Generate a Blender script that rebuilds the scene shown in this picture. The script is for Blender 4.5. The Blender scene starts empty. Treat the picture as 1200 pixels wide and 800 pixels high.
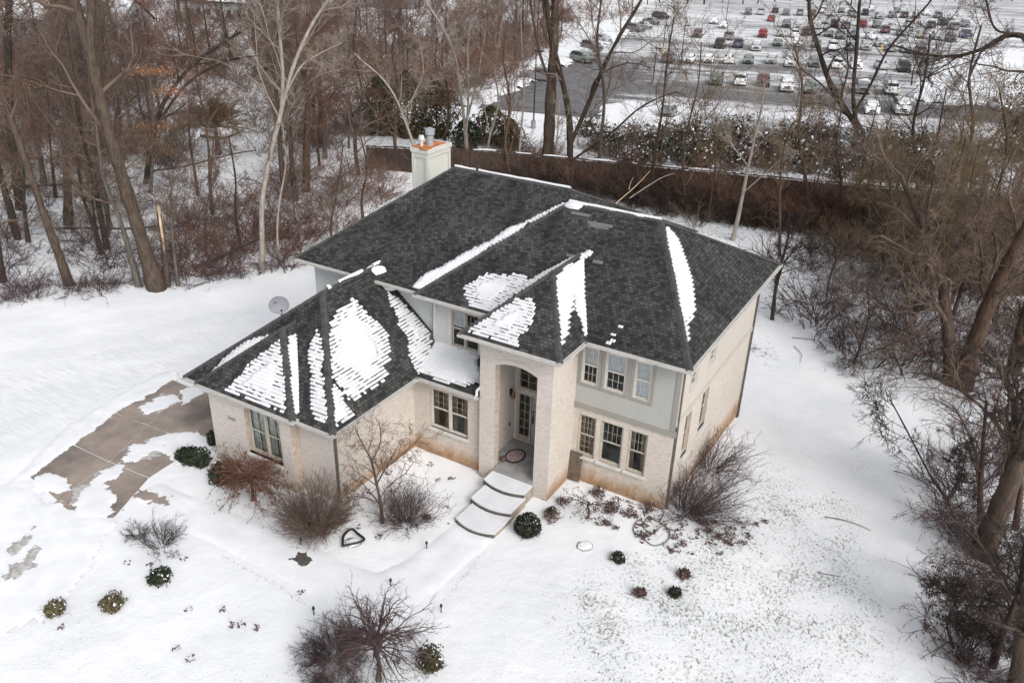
import bpy, bmesh, math, random
import numpy as np
from mathutils import Vector, Matrix, noise as mnoise
random.seed(7); RNG = np.random.default_rng(11)
scene = bpy.context.scene
col = scene.collection

# ------------------------------------------------------------------ camera
CAM = np.array([7.3414, -24.8191, 19.6110]); YAW, PITCH, ROLL, FPX = 0.518536, 0.466534, 0.031703, 974.19
_f = np.array([-math.sin(YAW)*math.cos(PITCH), math.cos(YAW)*math.cos(PITCH), -math.sin(PITCH)])
_r = np.array([math.cos(YAW), math.sin(YAW), 0.0]); _u = np.cross(_r, _f)
_R = _r*math.cos(ROLL)+_u*math.sin(ROLL); _U = _u*math.cos(ROLL)-_r*math.sin(ROLL)
cd = bpy.data.cameras.new('camera'); co = bpy.data.objects.new('camera', cd); col.objects.link(co)
cd.sensor_width = 36; cd.sensor_fit = 'HORIZONTAL'; cd.lens = FPX/1200*36; cd.clip_start = .5; cd.clip_end = 6000
co.matrix_world = Matrix(((_R[0], _U[0], -_f[0], CAM[0]), (_R[1], _U[1], -_f[1], CAM[1]), (_R[2], _U[2], -_f[2], CAM[2]), (0, 0, 0, 1)))
scene.camera = co

# ------------------------------------------------------------------ sky, sun, exposure
SUN_EL, SUN_AZ = math.radians(38), math.radians(118)      # azimuth clockwise from +Y
w = bpy.data.worlds.new('World'); scene.world = w; w.use_nodes = True
nt = w.node_tree; bg = nt.nodes['Background']
sky = nt.nodes.new('ShaderNodeTexSky'); sky.sky_type = 'NISHITA'; sky.sun_disc = False
sky.sun_elevation = SUN_EL; sky.sun_rotation = SUN_AZ; sky.air_density = 1.0; sky.dust_density = 4.0; sky.ozone_density = 1.0
hs = nt.nodes.new('ShaderNodeHueSaturation'); hs.inputs['Saturation'].default_value = 0.24
nt.links.new(sky.outputs[0], hs.inputs['Color']); nt.links.new(hs.outputs[0], bg.inputs[0]); bg.inputs[1].default_value = 0.15
sd = bpy.data.lights.new('sun', 'SUN'); sd.energy = .95; sd.angle = math.radians(26); sd.color = (1, .96, .91)
so = bpy.data.objects.new('sun', sd); col.objects.link(so)
sdir = Vector((math.sin(SUN_AZ)*math.cos(SUN_EL), math.cos(SUN_AZ)*math.cos(SUN_EL), math.sin(SUN_EL)))
so.rotation_euler = sdir.to_track_quat('Z', 'Y').to_euler()
vs = scene.view_settings; vs.view_transform = 'Standard'; vs.look = 'None'; vs.gamma = 1; vs.exposure = 0.43; vs.use_curve_mapping = False
scene.cycles.max_bounces = 6; scene.cycles.transparent_max_bounces = 12

# ------------------------------------------------------------------ terrain and placing helpers
def terr(x, y):
    yc = np.clip(y, -12, 10.5)
    return np.where(yc < 0, -.055*yc, -.08*yc)-.17*np.exp(-((x+5.2)/4.5)**2-((y+4.8)/3.2)**2)
def gz(x, y): return float(terr(np.float64(x), np.float64(y)))
def ray(u, v): return _f+_R*((u-600)/FPX)-_U*((v-400)/FPX)
def at(u, v, off=0.0):
    """the ground point of the place that the photograph shows at (u, v)"""
    d = ray(u, v); z = 0.0
    for _ in range(12):
        p = CAM+d*((z+off-CAM[2])/d[2]); z = gz(p[0], p[1])
    return Vector((p[0], p[1], z+off))
def upright(base, u, v):
    """point on the upright plane through base that faces the camera"""
    n = np.array([CAM[0]-base[0], CAM[1]-base[1], 0]); d = ray(u, v)
    t = np.dot(np.array(base)-CAM, n)/np.dot(d, n)
    return Vector(CAM+d*t)
def on_plane(u, v, pl):
    O, n = pl[:2]; d = ray(u, v); t = np.dot(np.array(O)-CAM, n)/np.dot(d, n); return CAM+d*t

# ------------------------------------------------------------------ object helpers
def tag(o, label=None, cat=None, group=None, kind=None):
    if label: o['label'] = label
    if cat: o['category'] = cat
    if group: o['group'] = group
    if kind: o['kind'] = kind
    return o
def empty(name, loc, label=None, cat=None, group=None, rz=0):
    o = bpy.data.objects.new(name, None); o.location = loc; o.rotation_euler = (0, 0, rz); o.empty_display_size = .3
    col.objects.link(o); return tag(o, label, cat, group)
def raw_mesh(name, V, F, mats, uv=None, smooth=False, midx=None):
    """V (n,3) array, F (m,4) or (m,3) array, or list of lists"""
    me = bpy.data.meshes.new(name)
    V = np.asarray(V, np.float32).reshape(-1, 3)
    if isinstance(F, np.ndarray):
        k = F.shape[1]; me.vertices.add(len(V)); me.vertices.foreach_set('co', V.ravel())
        me.loops.add(F.size); me.loops.foreach_set('vertex_index', F.astype(np.int32).ravel())
        me.polygons.add(len(F)); me.polygons.foreach_set('loop_start', np.arange(0, F.size, k, dtype=np.int32))
        me.update(calc_edges=True)
    else:
        me.from_pydata(V.tolist(), [], F)
    if uv is not None:
        l = me.uv_layers.new(name='UVMap'); l.data.foreach_set('uv', np.asarray(uv, np.float32).ravel())
    for m in (mats if isinstance(mats, (list, tuple)) else [mats]): me.materials.append(m)
    if midx is not None: me.polygons.foreach_set('material_index', np.asarray(midx, np.int32))
    if smooth: me.polygons.foreach_set('use_smooth', np.ones(len(me.polygons), bool))
    me.update(); return me
def link(name, me, parent=None, loc=(0, 0, 0)):
    o = bpy.data.objects.new(name, me); o.location = loc; col.objects.link(o)
    if parent is not None: o.parent = parent
    return o
def world_loc(o):
    v = Vector((0, 0, 0))
    while o is not None: v = v+Vector(o.location); o = o.parent
    return v
class MB:
    """collects faces given in world coordinates, with uv in metres"""
    def __init__(s): s.v = []; s.f = []; s.uv = []; s.m = []
    def face(s, pts, mi=0, uv=None):
        i = len(s.v); s.v += [tuple(map(float, p)) for p in pts]; s.f.append(list(range(i, i+len(pts)))); s.m.append(mi)
        if uv is None:
            P = [Vector(p) for p in pts]; n = (P[1]-P[0]).cross(P[2]-P[0])
            if n.length < 1e-9 and len(P) > 3: n = (P[2]-P[0]).cross(P[3]-P[0])
            n = n.normalized() if n.length > 1e-12 else Vector((0, 0, 1))
            ux = Vector((-n.y, n.x, 0)); ux = ux.normalized() if ux.length > 1e-3 else Vector((1, 0, 0))
            vy = n.cross(ux); uv = [(p.dot(ux), p.dot(vy)) for p in P]
        s.uv += uv
    def box(s, c, d, mi=0, ax=None, az=None):
        """box of full size d about c; ax the local x direction"""
        c = Vector(c); X = Vector(ax).normalized() if ax is not None else Vector((1, 0, 0))
        Z = Vector(az).normalized() if az is not None else Vector((0, 0, 1)); Y = Z.cross(X).normalized(); Z = X.cross(Y)
        a, b, e = X*d[0]/2, Y*d[1]/2, Z*d[2]/2
        q = [c-a-b-e, c+a-b-e, c+a+b-e, c-a+b-e, c-a-b+e, c+a-b+e, c+a+b+e, c-a+b+e]
        for t in ((3, 2, 1, 0), (4, 5, 6, 7), (0, 1, 5, 4), (1, 2, 6, 5), (2, 3, 7, 6), (3, 0, 4, 7)): s.face([q[i] for i in t], mi)
    def bar(s, p, q, wd, ht, mi=0):
        p, q = Vector(p), Vector(q); d = q-p
        up = Vector((0, 0, 1)) if abs(d.normalized().z) < .95 else Vector((0, 1, 0))
        Y = up.cross(d).normalized(); Z = d.normalized().cross(Y)
        s.box((p+q)/2, (d.length, wd, ht), mi, d, Z)
    def tube(s, pts, r, k=6, mi=0, cap=True):
        rr = r if isinstance(r, (list, tuple)) else [r]*len(pts)
        P = [Vector(p) for p in pts]; rings = []
        for i, p in enumerate(P):
            t = (P[min(i+1, len(P)-1)]-P[max(i-1, 0)]).normalized()
            a = t.orthogonal().normalized() if i == 0 else (rings[-1][1]-t*rings[-1][1].dot(t)).normalized()
            b = t.cross(a); rings.append(([p+(a*math.cos(2*math.pi*j/k)+b*math.sin(2*math.pi*j/k))*rr[i] for j in range(k)], a))
        for i in range(len(P)-1):
            A, B = rings[i][0], rings[i+1][0]
            for j in range(k): s.face([A[j], A[(j+1) % k], B[(j+1) % k], B[j]], mi)
        if cap: s.face(rings[0][0][::-1], mi); s.face(rings[-1][0], mi)
    def build(s, name, mats, parent=None, origin=None, smooth=False):
        if parent is not None: off = world_loc(parent); loc = (0, 0, 0)
        else: off = Vector(origin) if origin is not None else Vector((0, 0, 0)); loc = tuple(off)
        V = np.array(s.v, np.float32)-np.array(off, np.float32)
        me = raw_mesh(name, V, s.f, mats, s.uv, smooth, s.m)
        if smooth:
            bm = bmesh.new(); bm.from_mesh(me); bmesh.ops.remove_doubles(bm, verts=bm.verts, dist=1e-4); bm.to_mesh(me); bm.free()
        return link(name, me, parent, loc)

# ------------------------------------------------------------------ materials
def nodes(m): return m.node_tree.nodes, m.node_tree.links
def mat(name, c, rough=.7, spec=.3, metal=0, var=.12, scale=8, bump=0, bscale=40, coat=0):
    m = bpy.data.materials.new(name); m.use_nodes = True; N, L = nodes(m); b = N['Principled BSDF']
    b.inputs['Roughness'].default_value = rough; b.inputs['Specular IOR Level'].default_value = spec; b.inputs['Metallic'].default_value = metal
    if coat: b.inputs['Coat Weight'].default_value = coat
    b.inputs['Base Color'].default_value = (*c, 1)
    tc = N.new('ShaderNodeTexCoord')
    if var:
        n = N.new('ShaderNodeTexNoise'); n.inputs['Scale'].default_value = scale; n.inputs['Detail'].default_value = 6
        L.new(tc.outputs['Object'], n.inputs['Vector'])
        mx = N.new('ShaderNodeMixRGB'); mx.inputs[1].default_value = (*[x*(1-var) for x in c], 1); mx.inputs[2].default_value = (*[min(1, x*(1+var)) for x in c], 1)
        r = N.new('ShaderNodeMapRange'); r.inputs[1].default_value = .3; r.inputs[2].default_value = .7
        L.new(n.outputs[0], r.inputs[0]); L.new(r.outputs[0], mx.inputs[0]); L.new(mx.outputs[0], b.inputs['Base Color'])
    if bump:
        n2 = N.new('ShaderNodeTexNoise'); n2.inputs['Scale'].default_value = bscale; n2.inputs['Detail'].default_value = 5
        L.new(tc.outputs['Object'], n2.inputs['Vector']); bp = N.new('ShaderNodeBump'); bp.inputs['Strength'].default_value = bump; bp.inputs['Distance'].default_value = .02
        L.new(n2.outputs[0], bp.inputs['Height']); L.new(bp.outputs[0], b.inputs['Normal'])
    return m
class G:
    """small node-graph helper"""
    def __init__(s, name):
        s.m = bpy.data.materials.new(name); s.m.use_nodes = True; s.N, s.L = nodes(s.m); s.b = s.N['Principled BSDF']
    def n(s, t, **k):
        x = s.N.new('ShaderNode'+t)
        for a, v in k.items(): setattr(x, a, v)
        return x
    def put(s, x, inp, v):
        if hasattr(v, 'is_output'): s.L.new(v, x.inputs[inp])
        else: x.inputs[inp].default_value = v
    def noise(s, vec, scale, detail=5, rough=.55, dist=0):
        x = s.n('TexNoise'); s.put(x, 'Vector', vec); s.put(x, 'Scale', scale); s.put(x, 'Detail', detail); s.put(x, 'Roughness', rough); s.put(x, 'Distortion', dist); return x.outputs[0]
    def ramp(s, v, a, b, lo=0, hi=1):
        x = s.n('MapRange'); s.put(x, 0, v); s.put(x, 1, a); s.put(x, 2, b); s.put(x, 3, lo); s.put(x, 4, hi); return x.outputs[0]
    def mul(s, a, b): x = s.n('Math', operation='MULTIPLY'); s.put(x, 0, a); s.put(x, 1, b); return x.outputs[0]
    def add(s, a, b): x = s.n('Math', operation='ADD'); s.put(x, 0, a); s.put(x, 1, b); return x.outputs[0]
    def mx(s, a, b): x = s.n('Math', operation='MAXIMUM'); s.put(x, 0, a); s.put(x, 1, b); return x.outputs[0]
    def sub(s, a, b): x = s.n('Math', operation='SUBTRACT'); s.put(x, 0, a); s.put(x, 1, b); return x.outputs[0]
    def mix(s, f, a, b):
        x = s.n('MixRGB'); s.put(x, 0, f)
        for i, c in ((1, a), (2, b)): s.put(x, i, c if hasattr(c, 'is_output') else (*c, 1))
        return x.outputs[0]
    def bump(s, h, st=.5, d=.02):
        x = s.n('Bump'); s.put(x, 'Height', h); s.put(x, 'Strength', st); s.put(x, 'Distance', d); s.L.new(x.outputs[0], s.b.inputs['Normal'])
    def scalev(s, vec, sc, rot=0):
        x = s.n('Mapping'); s.put(x, 'Vector', vec); x.inputs['Scale'].default_value = sc; x.inputs['Rotation'].default_value = (0, 0, rot); return x.outputs[0]

SNOW = (.80, .81, .83)
def snow_ground():
    g = G('snowy_ground'); pos = g.n('NewGeometry').outputs['Position']
    def attr(n): return g.n('Attribute', attribute_name=n).outputs['Fac']
    thin, woods, wear = attr('thin'), attr('woods'), attr('wear')
    # thin snow: grass blades showing through, in streaks
    f1 = g.noise(g.scalev(pos, (11, 7, 9), .5), 1.0, 6, .62); f2 = g.noise(pos, .55, 4, .6); f3 = g.noise(g.scalev(pos, (26, 13, 1), .6), 1.0, 3, .6)
    m = g.add(g.mul(f1, .56), g.add(g.mul(f2, .26), g.mul(f3, .32)))
    thr = g.sub(.86, g.mul(thin, .275))
    grass = g.ramp(g.sub(m, thr), 0, .09)
    gcol = g.mix(g.ramp(g.noise(pos, 3, 4), .35, .65), (.085, .085, .068), (.24, .25, .225))
    # leaf litter under the trees
    l1 = g.noise(pos, 2.6, 9, .72); l2 = g.noise(pos, .4, 3)
    lit = g.ramp(g.add(g.add(g.mul(l1, .75), g.mul(l2, .35)), g.mul(woods, .17)), .75, .88); lit = g.mul(lit, g.ramp(woods, .05, .5))
    lcol = g.mix(g.ramp(g.noise(pos, 7, 4), .35, .65), (.055, .04, .034), (.15, .105, .09))
    sn = g.mix(g.ramp(g.noise(pos, .35, 5), .3, .7), (.70, .72, .755), (.795, .805, .82))
    sn = g.mix(g.mul(g.mul(wear, .6), g.ramp(g.noise(g.scalev(pos, (1, 11, 1), .35), 1.1, 6, .65), .38, .68)), sn, (.52, .54, .575))
    sn = g.mix(g.mul(g.mul(thin, .22), g.ramp(g.add(g.mul(f2, .6), g.mul(g.noise(g.scalev(pos, (.5, 2.6, 1), -.5), 1.0, 6, .65), .4)), .42, .62)), sn, (.50, .53, .50))
    c = g.mix(g.mul(grass, .85), sn, gcol); c = g.mix(g.mul(lit, .85), c, lcol)
    g.L.new(c, g.b.inputs['Base Color']); g.b.inputs['Roughness'].default_value = .75; g.b.inputs['Specular IOR Level'].default_value = .2
    h = g.add(g.noise(pos, 1.3, 6), g.mul(g.noise(pos, 14, 5), .25)); g.bump(h, .55, .10)
    return g.m
M_ground = snow_ground()
def snow_mat(nm='snow', k=1.0):
    g = G(nm); pos = g.n('NewGeometry').outputs['Position']
    g.L.new(g.mix(g.ramp(g.noise(pos, 1.2, 5), .3, .7), (.60*k, .615*k, .645*k), (.71*k, .72*k, .74*k)), g.b.inputs['Base Color'])
    g.b.inputs['Roughness'].default_value = .7; g.b.inputs['Specular IOR Level'].default_value = .2
    g.bump(g.add(g.noise(pos, 5, 5), g.mul(g.noise(pos, 40, 4), .3)), .4, .03); return g.m
M_snow = snow_mat(); M_snow_g = snow_mat('ground_snow', 1.13)
def shingle_mat():
    g = G('asphalt_shingle'); uv = g.n('TexCoord').outputs['UV']
    br = g.n('TexBrick'); g.put(br, 'Vector', uv); br.offset = .45; br.offset_frequency = 2; br.squash = 1.0
    for k, v in (('Color1', (.026, .0261, .0263, 1)), ('Color2', (.074, .074, .072, 1)), ('Mortar', (.016, .016, .0163, 1))): br.inputs[k].default_value = v
    for k, v in (('Scale', 1), ('Mortar Size', .012), ('Mortar Smooth', .3), ('Bias', -.1), ('Brick Width', .17), ('Row Height', .14)): br.inputs[k].default_value = v
    big = g.mul(g.ramp(g.noise(uv, .45, 5), .32, .68, .66, 1.35), g.ramp(g.noise(g.scalev(uv, (2.2, .35, 1)), 1.0, 5, .6), .3, .7, .8, 1.22)); fine = g.ramp(g.noise(uv, 60, 4), .3, .7, .75, 1.25)
    mp = g.n('MixRGB', blend_type='MULTIPLY'); g.put(mp, 0, 1.0); g.L.new(br.outputs[0], mp.inputs[1]); g.L.new(g.mul(big, fine), mp.inputs[2])
    g.L.new(mp.outputs[0], g.b.inputs['Base Color']); g.b.inputs['Roughness'].default_value = .9; g.b.inputs['Specular IOR Level'].default_value = .15
    g.bump(g.sub(g.mul(g.noise(uv, 80, 3), .3), br.outputs['Fac']), .8, .012); return g.m
M_shingle = shingle_mat()
M_cap = mat('shingle_ridge', (0.0632, 0.0647, 0.0632), .9, .15, var=.35, scale=5, bump=.5, bscale=60)
M_newshingle = mat('faded_shingle', (0.136, 0.136, 0.1344), .9, .15, var=.3, scale=14, bump=.4)
def brick_mat(name, c1, c2, mortar, rust):
    g = G(name); uv = g.n('TexCoord').outputs['UV']; pos = g.n('NewGeometry').outputs['Position']
    br = g.n('TexBrick'); g.put(br, 'Vector', uv); br.offset = .5
    for k, v in (('Color1', (*c1, 1)), ('Color2', (*c2, 1)), ('Mortar', (*mortar, 1))): br.inputs[k].default_value = v
    for k, v in (('Scale', 1), ('Mortar Size', .010), ('Mortar Smooth', .2), ('Bias', -.3), ('Brick Width', .21), ('Row Height', .074)): br.inputs[k].default_value = v
    sep = g.n('SeparateXYZ'); g.L.new(uv, sep.inputs[0])
    blot = g.noise(g.scalev(uv, (1, 1, 1)), 1.1, 6, .65)
    c = g.mix(g.ramp(blot, .42, .75, 0, .45), br.outputs[0], mortar)
    spk = g.noise(g.scalev(uv, (5.5, 13, 1)), 1.0, 3, .7); c = g.mix(g.ramp(spk, .54, .70, 0, .55), c, (.24, .215, .21)); c = g.mix(g.ramp(spk, .28, .40, .5, 0), c, (.66, .60, .545))
    # rusty splash-back stain on the foundation courses
    hgt = g.add(sep.outputs[1], g.add(g.mul(g.sub(g.noise(g.scalev(uv, (1.4, .7, 1)), 1.6, 5, .65), .5), 1.3), g.mul(g.sub(g.noise(uv, 9, 4, .7), .5), .5)))
    c = g.mix(g.ramp(hgt, .25, .80, rust, 0), c, (.36, .215, .115))
    c = g.mix(g.mul(g.ramp(hgt, .0, .35, .55, 0), g.ramp(g.noise(uv, 3, 5), .4, .6)), c, (.13, .075, .04))
    g.L.new(c, g.b.inputs['Base Color']); g.b.inputs['Roughness'].default_value = .85; g.b.inputs['Specular IOR Level'].default_value = .2
    g.bump(g.sub(g.mul(g.noise(uv, 30, 4), .5), br.outputs['Fac']), .7, .012); return g.m
M_brick = brick_mat('whitewashed_brick', (.60, .55, .51), (.51, .46, .425), (.46, .415, .38), .15)
M_brick_rust = brick_mat('rust_stained_brick', (.60, .545, .49), (.51, .455, .405), (.46, .41, .365), .85)
M_reveal = mat('tan_brick_reveal', (0.3995, 0.34, 0.2848), .85, .2, var=.25, scale=9, bump=.5)
def siding_mat(name, c, dirt=.35, lap=False):
    g = G(name); pos = g.n('NewGeometry').outputs['Position']
    st = g.noise(g.scalev(pos, (.9, .9, .5)), 1.5, 6, .65)
    c2 = g.mix(g.ramp(st, .45, .8, 0, dirt*.6), c, tuple(x*.55 for x in c)); g.L.new(c2, g.b.inputs['Base Color'])
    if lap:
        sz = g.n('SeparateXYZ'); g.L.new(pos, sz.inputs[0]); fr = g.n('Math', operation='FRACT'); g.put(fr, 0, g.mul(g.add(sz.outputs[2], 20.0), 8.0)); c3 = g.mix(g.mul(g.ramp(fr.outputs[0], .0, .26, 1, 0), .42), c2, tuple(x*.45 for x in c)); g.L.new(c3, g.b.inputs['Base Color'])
    g.b.inputs['Roughness'].default_value = .55; g.b.inputs['Specular IOR Level'].default_value = .3
    g.bump(g.noise(g.scalev(pos, (4, 4, 30)), 3, 4), .15, .01); return g.m
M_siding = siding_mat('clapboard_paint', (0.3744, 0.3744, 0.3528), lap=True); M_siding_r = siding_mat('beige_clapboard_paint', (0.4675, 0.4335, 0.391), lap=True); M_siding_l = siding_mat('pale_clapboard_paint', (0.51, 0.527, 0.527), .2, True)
M_trim = siding_mat('grey_trim_paint', (0.2664, 0.2556, 0.2304)); M_white = mat('white_trim_paint', (0.5491, 0.5419, 0.5202), .5, var=.1, scale=3)
M_gutter = mat('aluminium_gutter', (0.4147, 0.4032, 0.3859), .45, .4, var=.12, scale=4); M_dpipe = mat('brown_downspout', (.10, .095, .085), .5, var=.2)
M_frame = mat('window_frame_vinyl', (0.496, 0.48, 0.44), .45, var=.1); M_taupe = mat('taupe_frame', (.40, .37, .32), .5, var=.15)
M_muntin = mat('muntin', (.36, .31, .24), .5, var=.1)
def glass_mat():
    g = G('window_glass'); out = g.N['Material Output']; tr = g.n('BsdfTransparent'); tr.inputs[0].default_value = (.93, .95, .94, 1)
    gl = g.n('BsdfGlossy'); gl.inputs['Roughness'].default_value = .03; fr = g.n('Fresnel'); fr.inputs[0].default_value = 1.5
    ms = g.n('MixShader'); g.L.new(fr.outputs[0], ms.inputs[0]); g.L.new(tr.outputs[0], ms.inputs[1]); g.L.new(gl.outputs[0], ms.inputs[2]); g.L.new(ms.outputs[0], out.inputs[0]); return g.m
M_glass = glass_mat()
M_blind = mat('white_blind', (.82, .85, .88), .7, var=.06); M_curtain = mat('tan_curtain', (.30, .23, .15), .8, var=.35, scale=3); M_sheer = mat('sage_curtain', (0.63, 0.705, 0.66), .8, var=.25, scale=5)
M_dark = mat('dark_interior', (.05, .048, .045), .9, var=.3, scale=2)
M_concrete = mat('porch_concrete', (0.264, 0.264, 0.256), .85, .2, var=.22, scale=2.5, bump=.3)
M_stepface = mat('dark_step_riser', (.085, .075, .07), .8, .2, var=.35, scale=6, bump=.4); M_stepside = mat('step_brick_side', (.30, .26, .21), .85, var=.25, scale=5, bump=.4)
M_door = mat('entry_door_paint', (.33, .34, .35), .4, var=.1); M_metal = mat('dark_metal', (.04, .04, .042), .4, .5, .6, var=.2); M_lampglass = mat('lantern_shade', (.16, .09, .05), .4, var=.3)
M_rust = mat('rusty_metal', (.42, .16, .06), .85, var=.5, scale=4, bump=.4); M_galv = mat('galvanised_flue', (.42, .45, .48), .4, .5, .5, var=.2)
M_chim = siding_mat('chimney_siding', (0.527, 0.5355, 0.493), .25)
M_dish = mat('dish_grey', (0.2232, 0.2294, 0.2604), .5, var=.1); M_bark = None
def bark(name, c, c2, scale=3):
    g = G(name); tc = g.n('TexCoord').outputs['Object']; v = g.noise(g.scalev(tc, (scale*2.2, scale*2.2, scale*.45)), 1.5, 8, .7, .4); v2 = g.noise(tc, .9, 4)
    cc = g.mix(g.ramp(v, .35, .68), c, c2); cc = g.mix(g.ramp(v2, .5, .75, 0, .45), cc, tuple(x*.6 for x in c)); g.L.new(cc, g.b.inputs['Base Color'])
    g.b.inputs['Roughness'].default_value = .9; g.b.inputs['Specular IOR Level'].default_value = .15; g.bump(v, .8, .05); return g.m
M_bark = bark('brown_bark', (0.0406, 0.0308, 0.025), (0.1277, 0.0958, 0.0743)); M_bark_grey = bark('grey_bark', (0.058, 0.0516, 0.0451), (0.1741, 0.1547, 0.1354)); M_bark_pale = bark('pale_bark', (0.1968, 0.1722, 0.1476), (0.4264, 0.3854, 0.3362))
M_bark_dark = bark('dark_bark', (0.0209, 0.0163, 0.0134), (0.0744, 0.0565, 0.0446)); M_bark_red = bark('reddish_bark', (0.0377, 0.0243, 0.018), (0.1161, 0.0755, 0.0534))
M_twig = mat('brown_twig', (0.1429, 0.1038, 0.0827), .9, .1, var=.35, scale=.6); M_twig_pale = mat('pale_twig', (0.264, 0.224, 0.188), .9, .1, var=.25, scale=.8); M_twig_purple = mat('purple_brown_twig', (0.0857, 0.0603, 0.0603), .9, .1, var=.35, scale=1.5)
M_twig_red = mat('russet_twig', (0.1535, 0.0892, 0.0669), .9, .1, var=.35, scale=1.2); M_twig_dark = mat('dark_twig', (0.0521, 0.0409, 0.0349), .9, .1, var=.3, scale=1); M_twig_olive = mat('olive_brown_twig', (0.1396, 0.1041, 0.0655), .9, .1, var=.35, scale=1.5)
M_orange = mat('orange_leaf', (.30, .155, .085), .8, .1, var=.4, scale=3); M_russet = mat('russet_leaf', (0.1042, 0.0422, 0.0248), .8, .1, var=.45, scale=5)
M_green = mat('dark_green_leaf', (0.024, 0.0315, 0.0165), .6, .25, var=.5, scale=7); M_olive = mat('olive_needle', (.060, .052, .027), .75, .15, var=.5, scale=2); M_boxwood = mat('boxwood_leaf', (0.0154, 0.021, 0.0112), .55, .3, var=.5, scale=9)
M_winterleaf = mat('bronze_green_leaf', (.10, .085, .045), .7, .2, var=.5, scale=9); M_brownleaf = mat('brown_leaf', (.11, .07, .06), .8, .1, var=.4, scale=6)
M_fence = bark('weathered_fence_wood', (0.0413, 0.0285, 0.024), (0.0863, 0.06, 0.0495), 2); M_deadwood = bark('pale_deadwood', (.40, .29, .19), (.66, .53, .38))
M_rock = mat('purple_grey_rock', (.24, .20, .22), .85, var=.3, scale=5, bump=.5); M_grass = mat('winter_grass', (.16, .155, .115), .9, .1, var=.4, scale=1)
def asphalt_mat():
    g = G('snowy_asphalt'); pos = g.n('NewGeometry').outputs['Position']; p = g.scalev(pos, (1, 1, 1), math.radians(-13.9)); sp = g.n('SeparateXYZ'); g.L.new(p, sp.inputs[0])
    s1 = g.noise(g.scalev(p, (.05, .42, 1)), 1.0, 7, .6); s2 = g.noise(g.scalev(p, (.35, 1.2, 1)), 1.0, 6, .65); s3 = g.noise(p, .022, 3)
    bare = g.n('Attribute', attribute_name='bare').outputs['Fac']
    m = g.ramp(g.add(g.add(g.mul(s1, .55), g.mul(s2, .30)), g.sub(g.mul(s3, .25), g.mul(bare, .24))), .49, .69)
    a = g.mix(g.ramp(g.noise(pos, .8, 5), .3, .7), (.085, .082, .083), (.16, .156, .16))
    g.L.new(g.mix(m, a, (.70, .71, .735)), g.b.inputs['Base Color']); g.b.inputs['Roughness'].default_value = .7; return g.m
M_asphalt = asphalt_mat()
M_line = mat('yellow_stall_paint', (.55, .47, .26), .7, var=.3, scale=1); M_slab = None
def slab_mat():
    g = G('driveway_concrete'); pos = g.n('NewGeometry').outputs['Position']; n1 = g.noise(pos, .9, 7, .65); n2 = g.noise(pos, 9, 5, .6)
    c = g.mix(g.ramp(n1, .3, .7), (.215, .178, .155), (.36, .30, .26)); c = g.mix(g.ramp(n2, .45, .75, 0, .3), c, (.20, .17, .155))
    c = g.mix(g.ramp(g.noise(pos, .5, 4), .50, .68, 0, .7), c, (.115, .10, .093))
    g.L.new(c, g.b.inputs['Base Color']); g.b.inputs['Roughness'].default_value = .8; g.b.inputs['Specular IOR Level'].default_value = .25; g.bump(n2, .15, .01); return g.m
M_slab = slab_mat()

# ------------------------------------------------------------------ ground
def smooth(a, b, x): t = np.clip((x-a)/(b-a), 0, 1); return t*t*(3-2*t)
def seg_mask(X, Y, poly, soft):
    """soft inside test of a ground polygon"""
    n = len(poly); ins = np.zeros(X.shape, bool); dist = np.full(X.shape, 1e9)
    for i in range(n):
        x0, y0 = poly[i][:2]; x1, y1 = poly[(i+1) % n][:2]
        c = ((y0 > Y) != (y1 > Y)) & (X < (x1-x0)*(Y-y0)/((y1-y0) if abs(y1-y0) > 1e-9 else 1e-9)+x0); ins ^= c
        dx, dy = x1-x0, y1-y0; t = np.clip(((X-x0)*dx+(Y-y0)*dy)/(dx*dx+dy*dy+1e-12), 0, 1)
        dist = np.minimum(dist, np.hypot(X-x0-t*dx, Y-y0-t*dy))
    sd_ = np.where(ins, dist, -dist); return smooth(-soft, soft, sd_)
def axis(a, b, st, far):
    mid = np.arange(a, b+st/2, st); g = [b]; s = st
    while g[-1] < far: s *= 1.35; g.append(g[-1]+s)
    l = [a]; s = st
    while l[-1] > -far: s *= 1.35; l.append(l[-1]-s)
    return np.array(sorted(set(l[1:]))+list(mid)+g[1:])
gx, gy = axis(-62, 32, .45, 2500), axis(-24, 62, .45, 3500)
X, Y = np.meshgrid(gx, gy, indexing='ij'); Z = terr(X, Y)
wob = .05*np.sin(X*.7+1.3*np.sin(Y*.43))*np.sin(Y*.61+.9*np.sin(X*.37))+.03*np.sin(X*1.9+Y*1.1)*np.sin(Y*2.1-X*.6)
awayhouse = smooth(1.5, 5, np.maximum(np.maximum(-18-X, X-1), np.maximum(-8.5-Y, Y-12)))
rough = .35*np.sin(X*.21+2*np.sin(Y*.13))*np.sin(Y*.19)*smooth(6, 14, np.maximum(Y-10, -X-34))*smooth(60, 40, Y)
Z = Z+(wob*.6+rough*.3)*awayhouse
Z = np.where(Y > 55, np.minimum(Z, -.84), Z)
woodsL = [at(-60, 372), at(0, 355), at(90, 343), at(190, 333), at(352, 314), at(420, 250)]
woods_poly = [(p.x, p.y) for p in woodsL]+[(-22, 19), (-8, 15), (1.5, 14.5)]+[(p.x, p.y) for p in (at(905, 372), at(1000, 425), at(1065, 462), at(1085, 560), at(1075, 660), at(1100, 800))]+[(14, -12), (80, -12), (80, 62), (-300, 62), (-300, -3)]
lot_c = (-52.5, 66.0); A = np.array([.971, .240]); B = np.array([-.240, .971])
woods_far = [(-52, 66), (-85, 190), (-140, 420), (-600, 420), (-600, 40)]
WOODS = np.maximum(seg_mask(X, Y, woods_poly, 1.2), seg_mask(X, Y, woods_far, 2))
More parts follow.
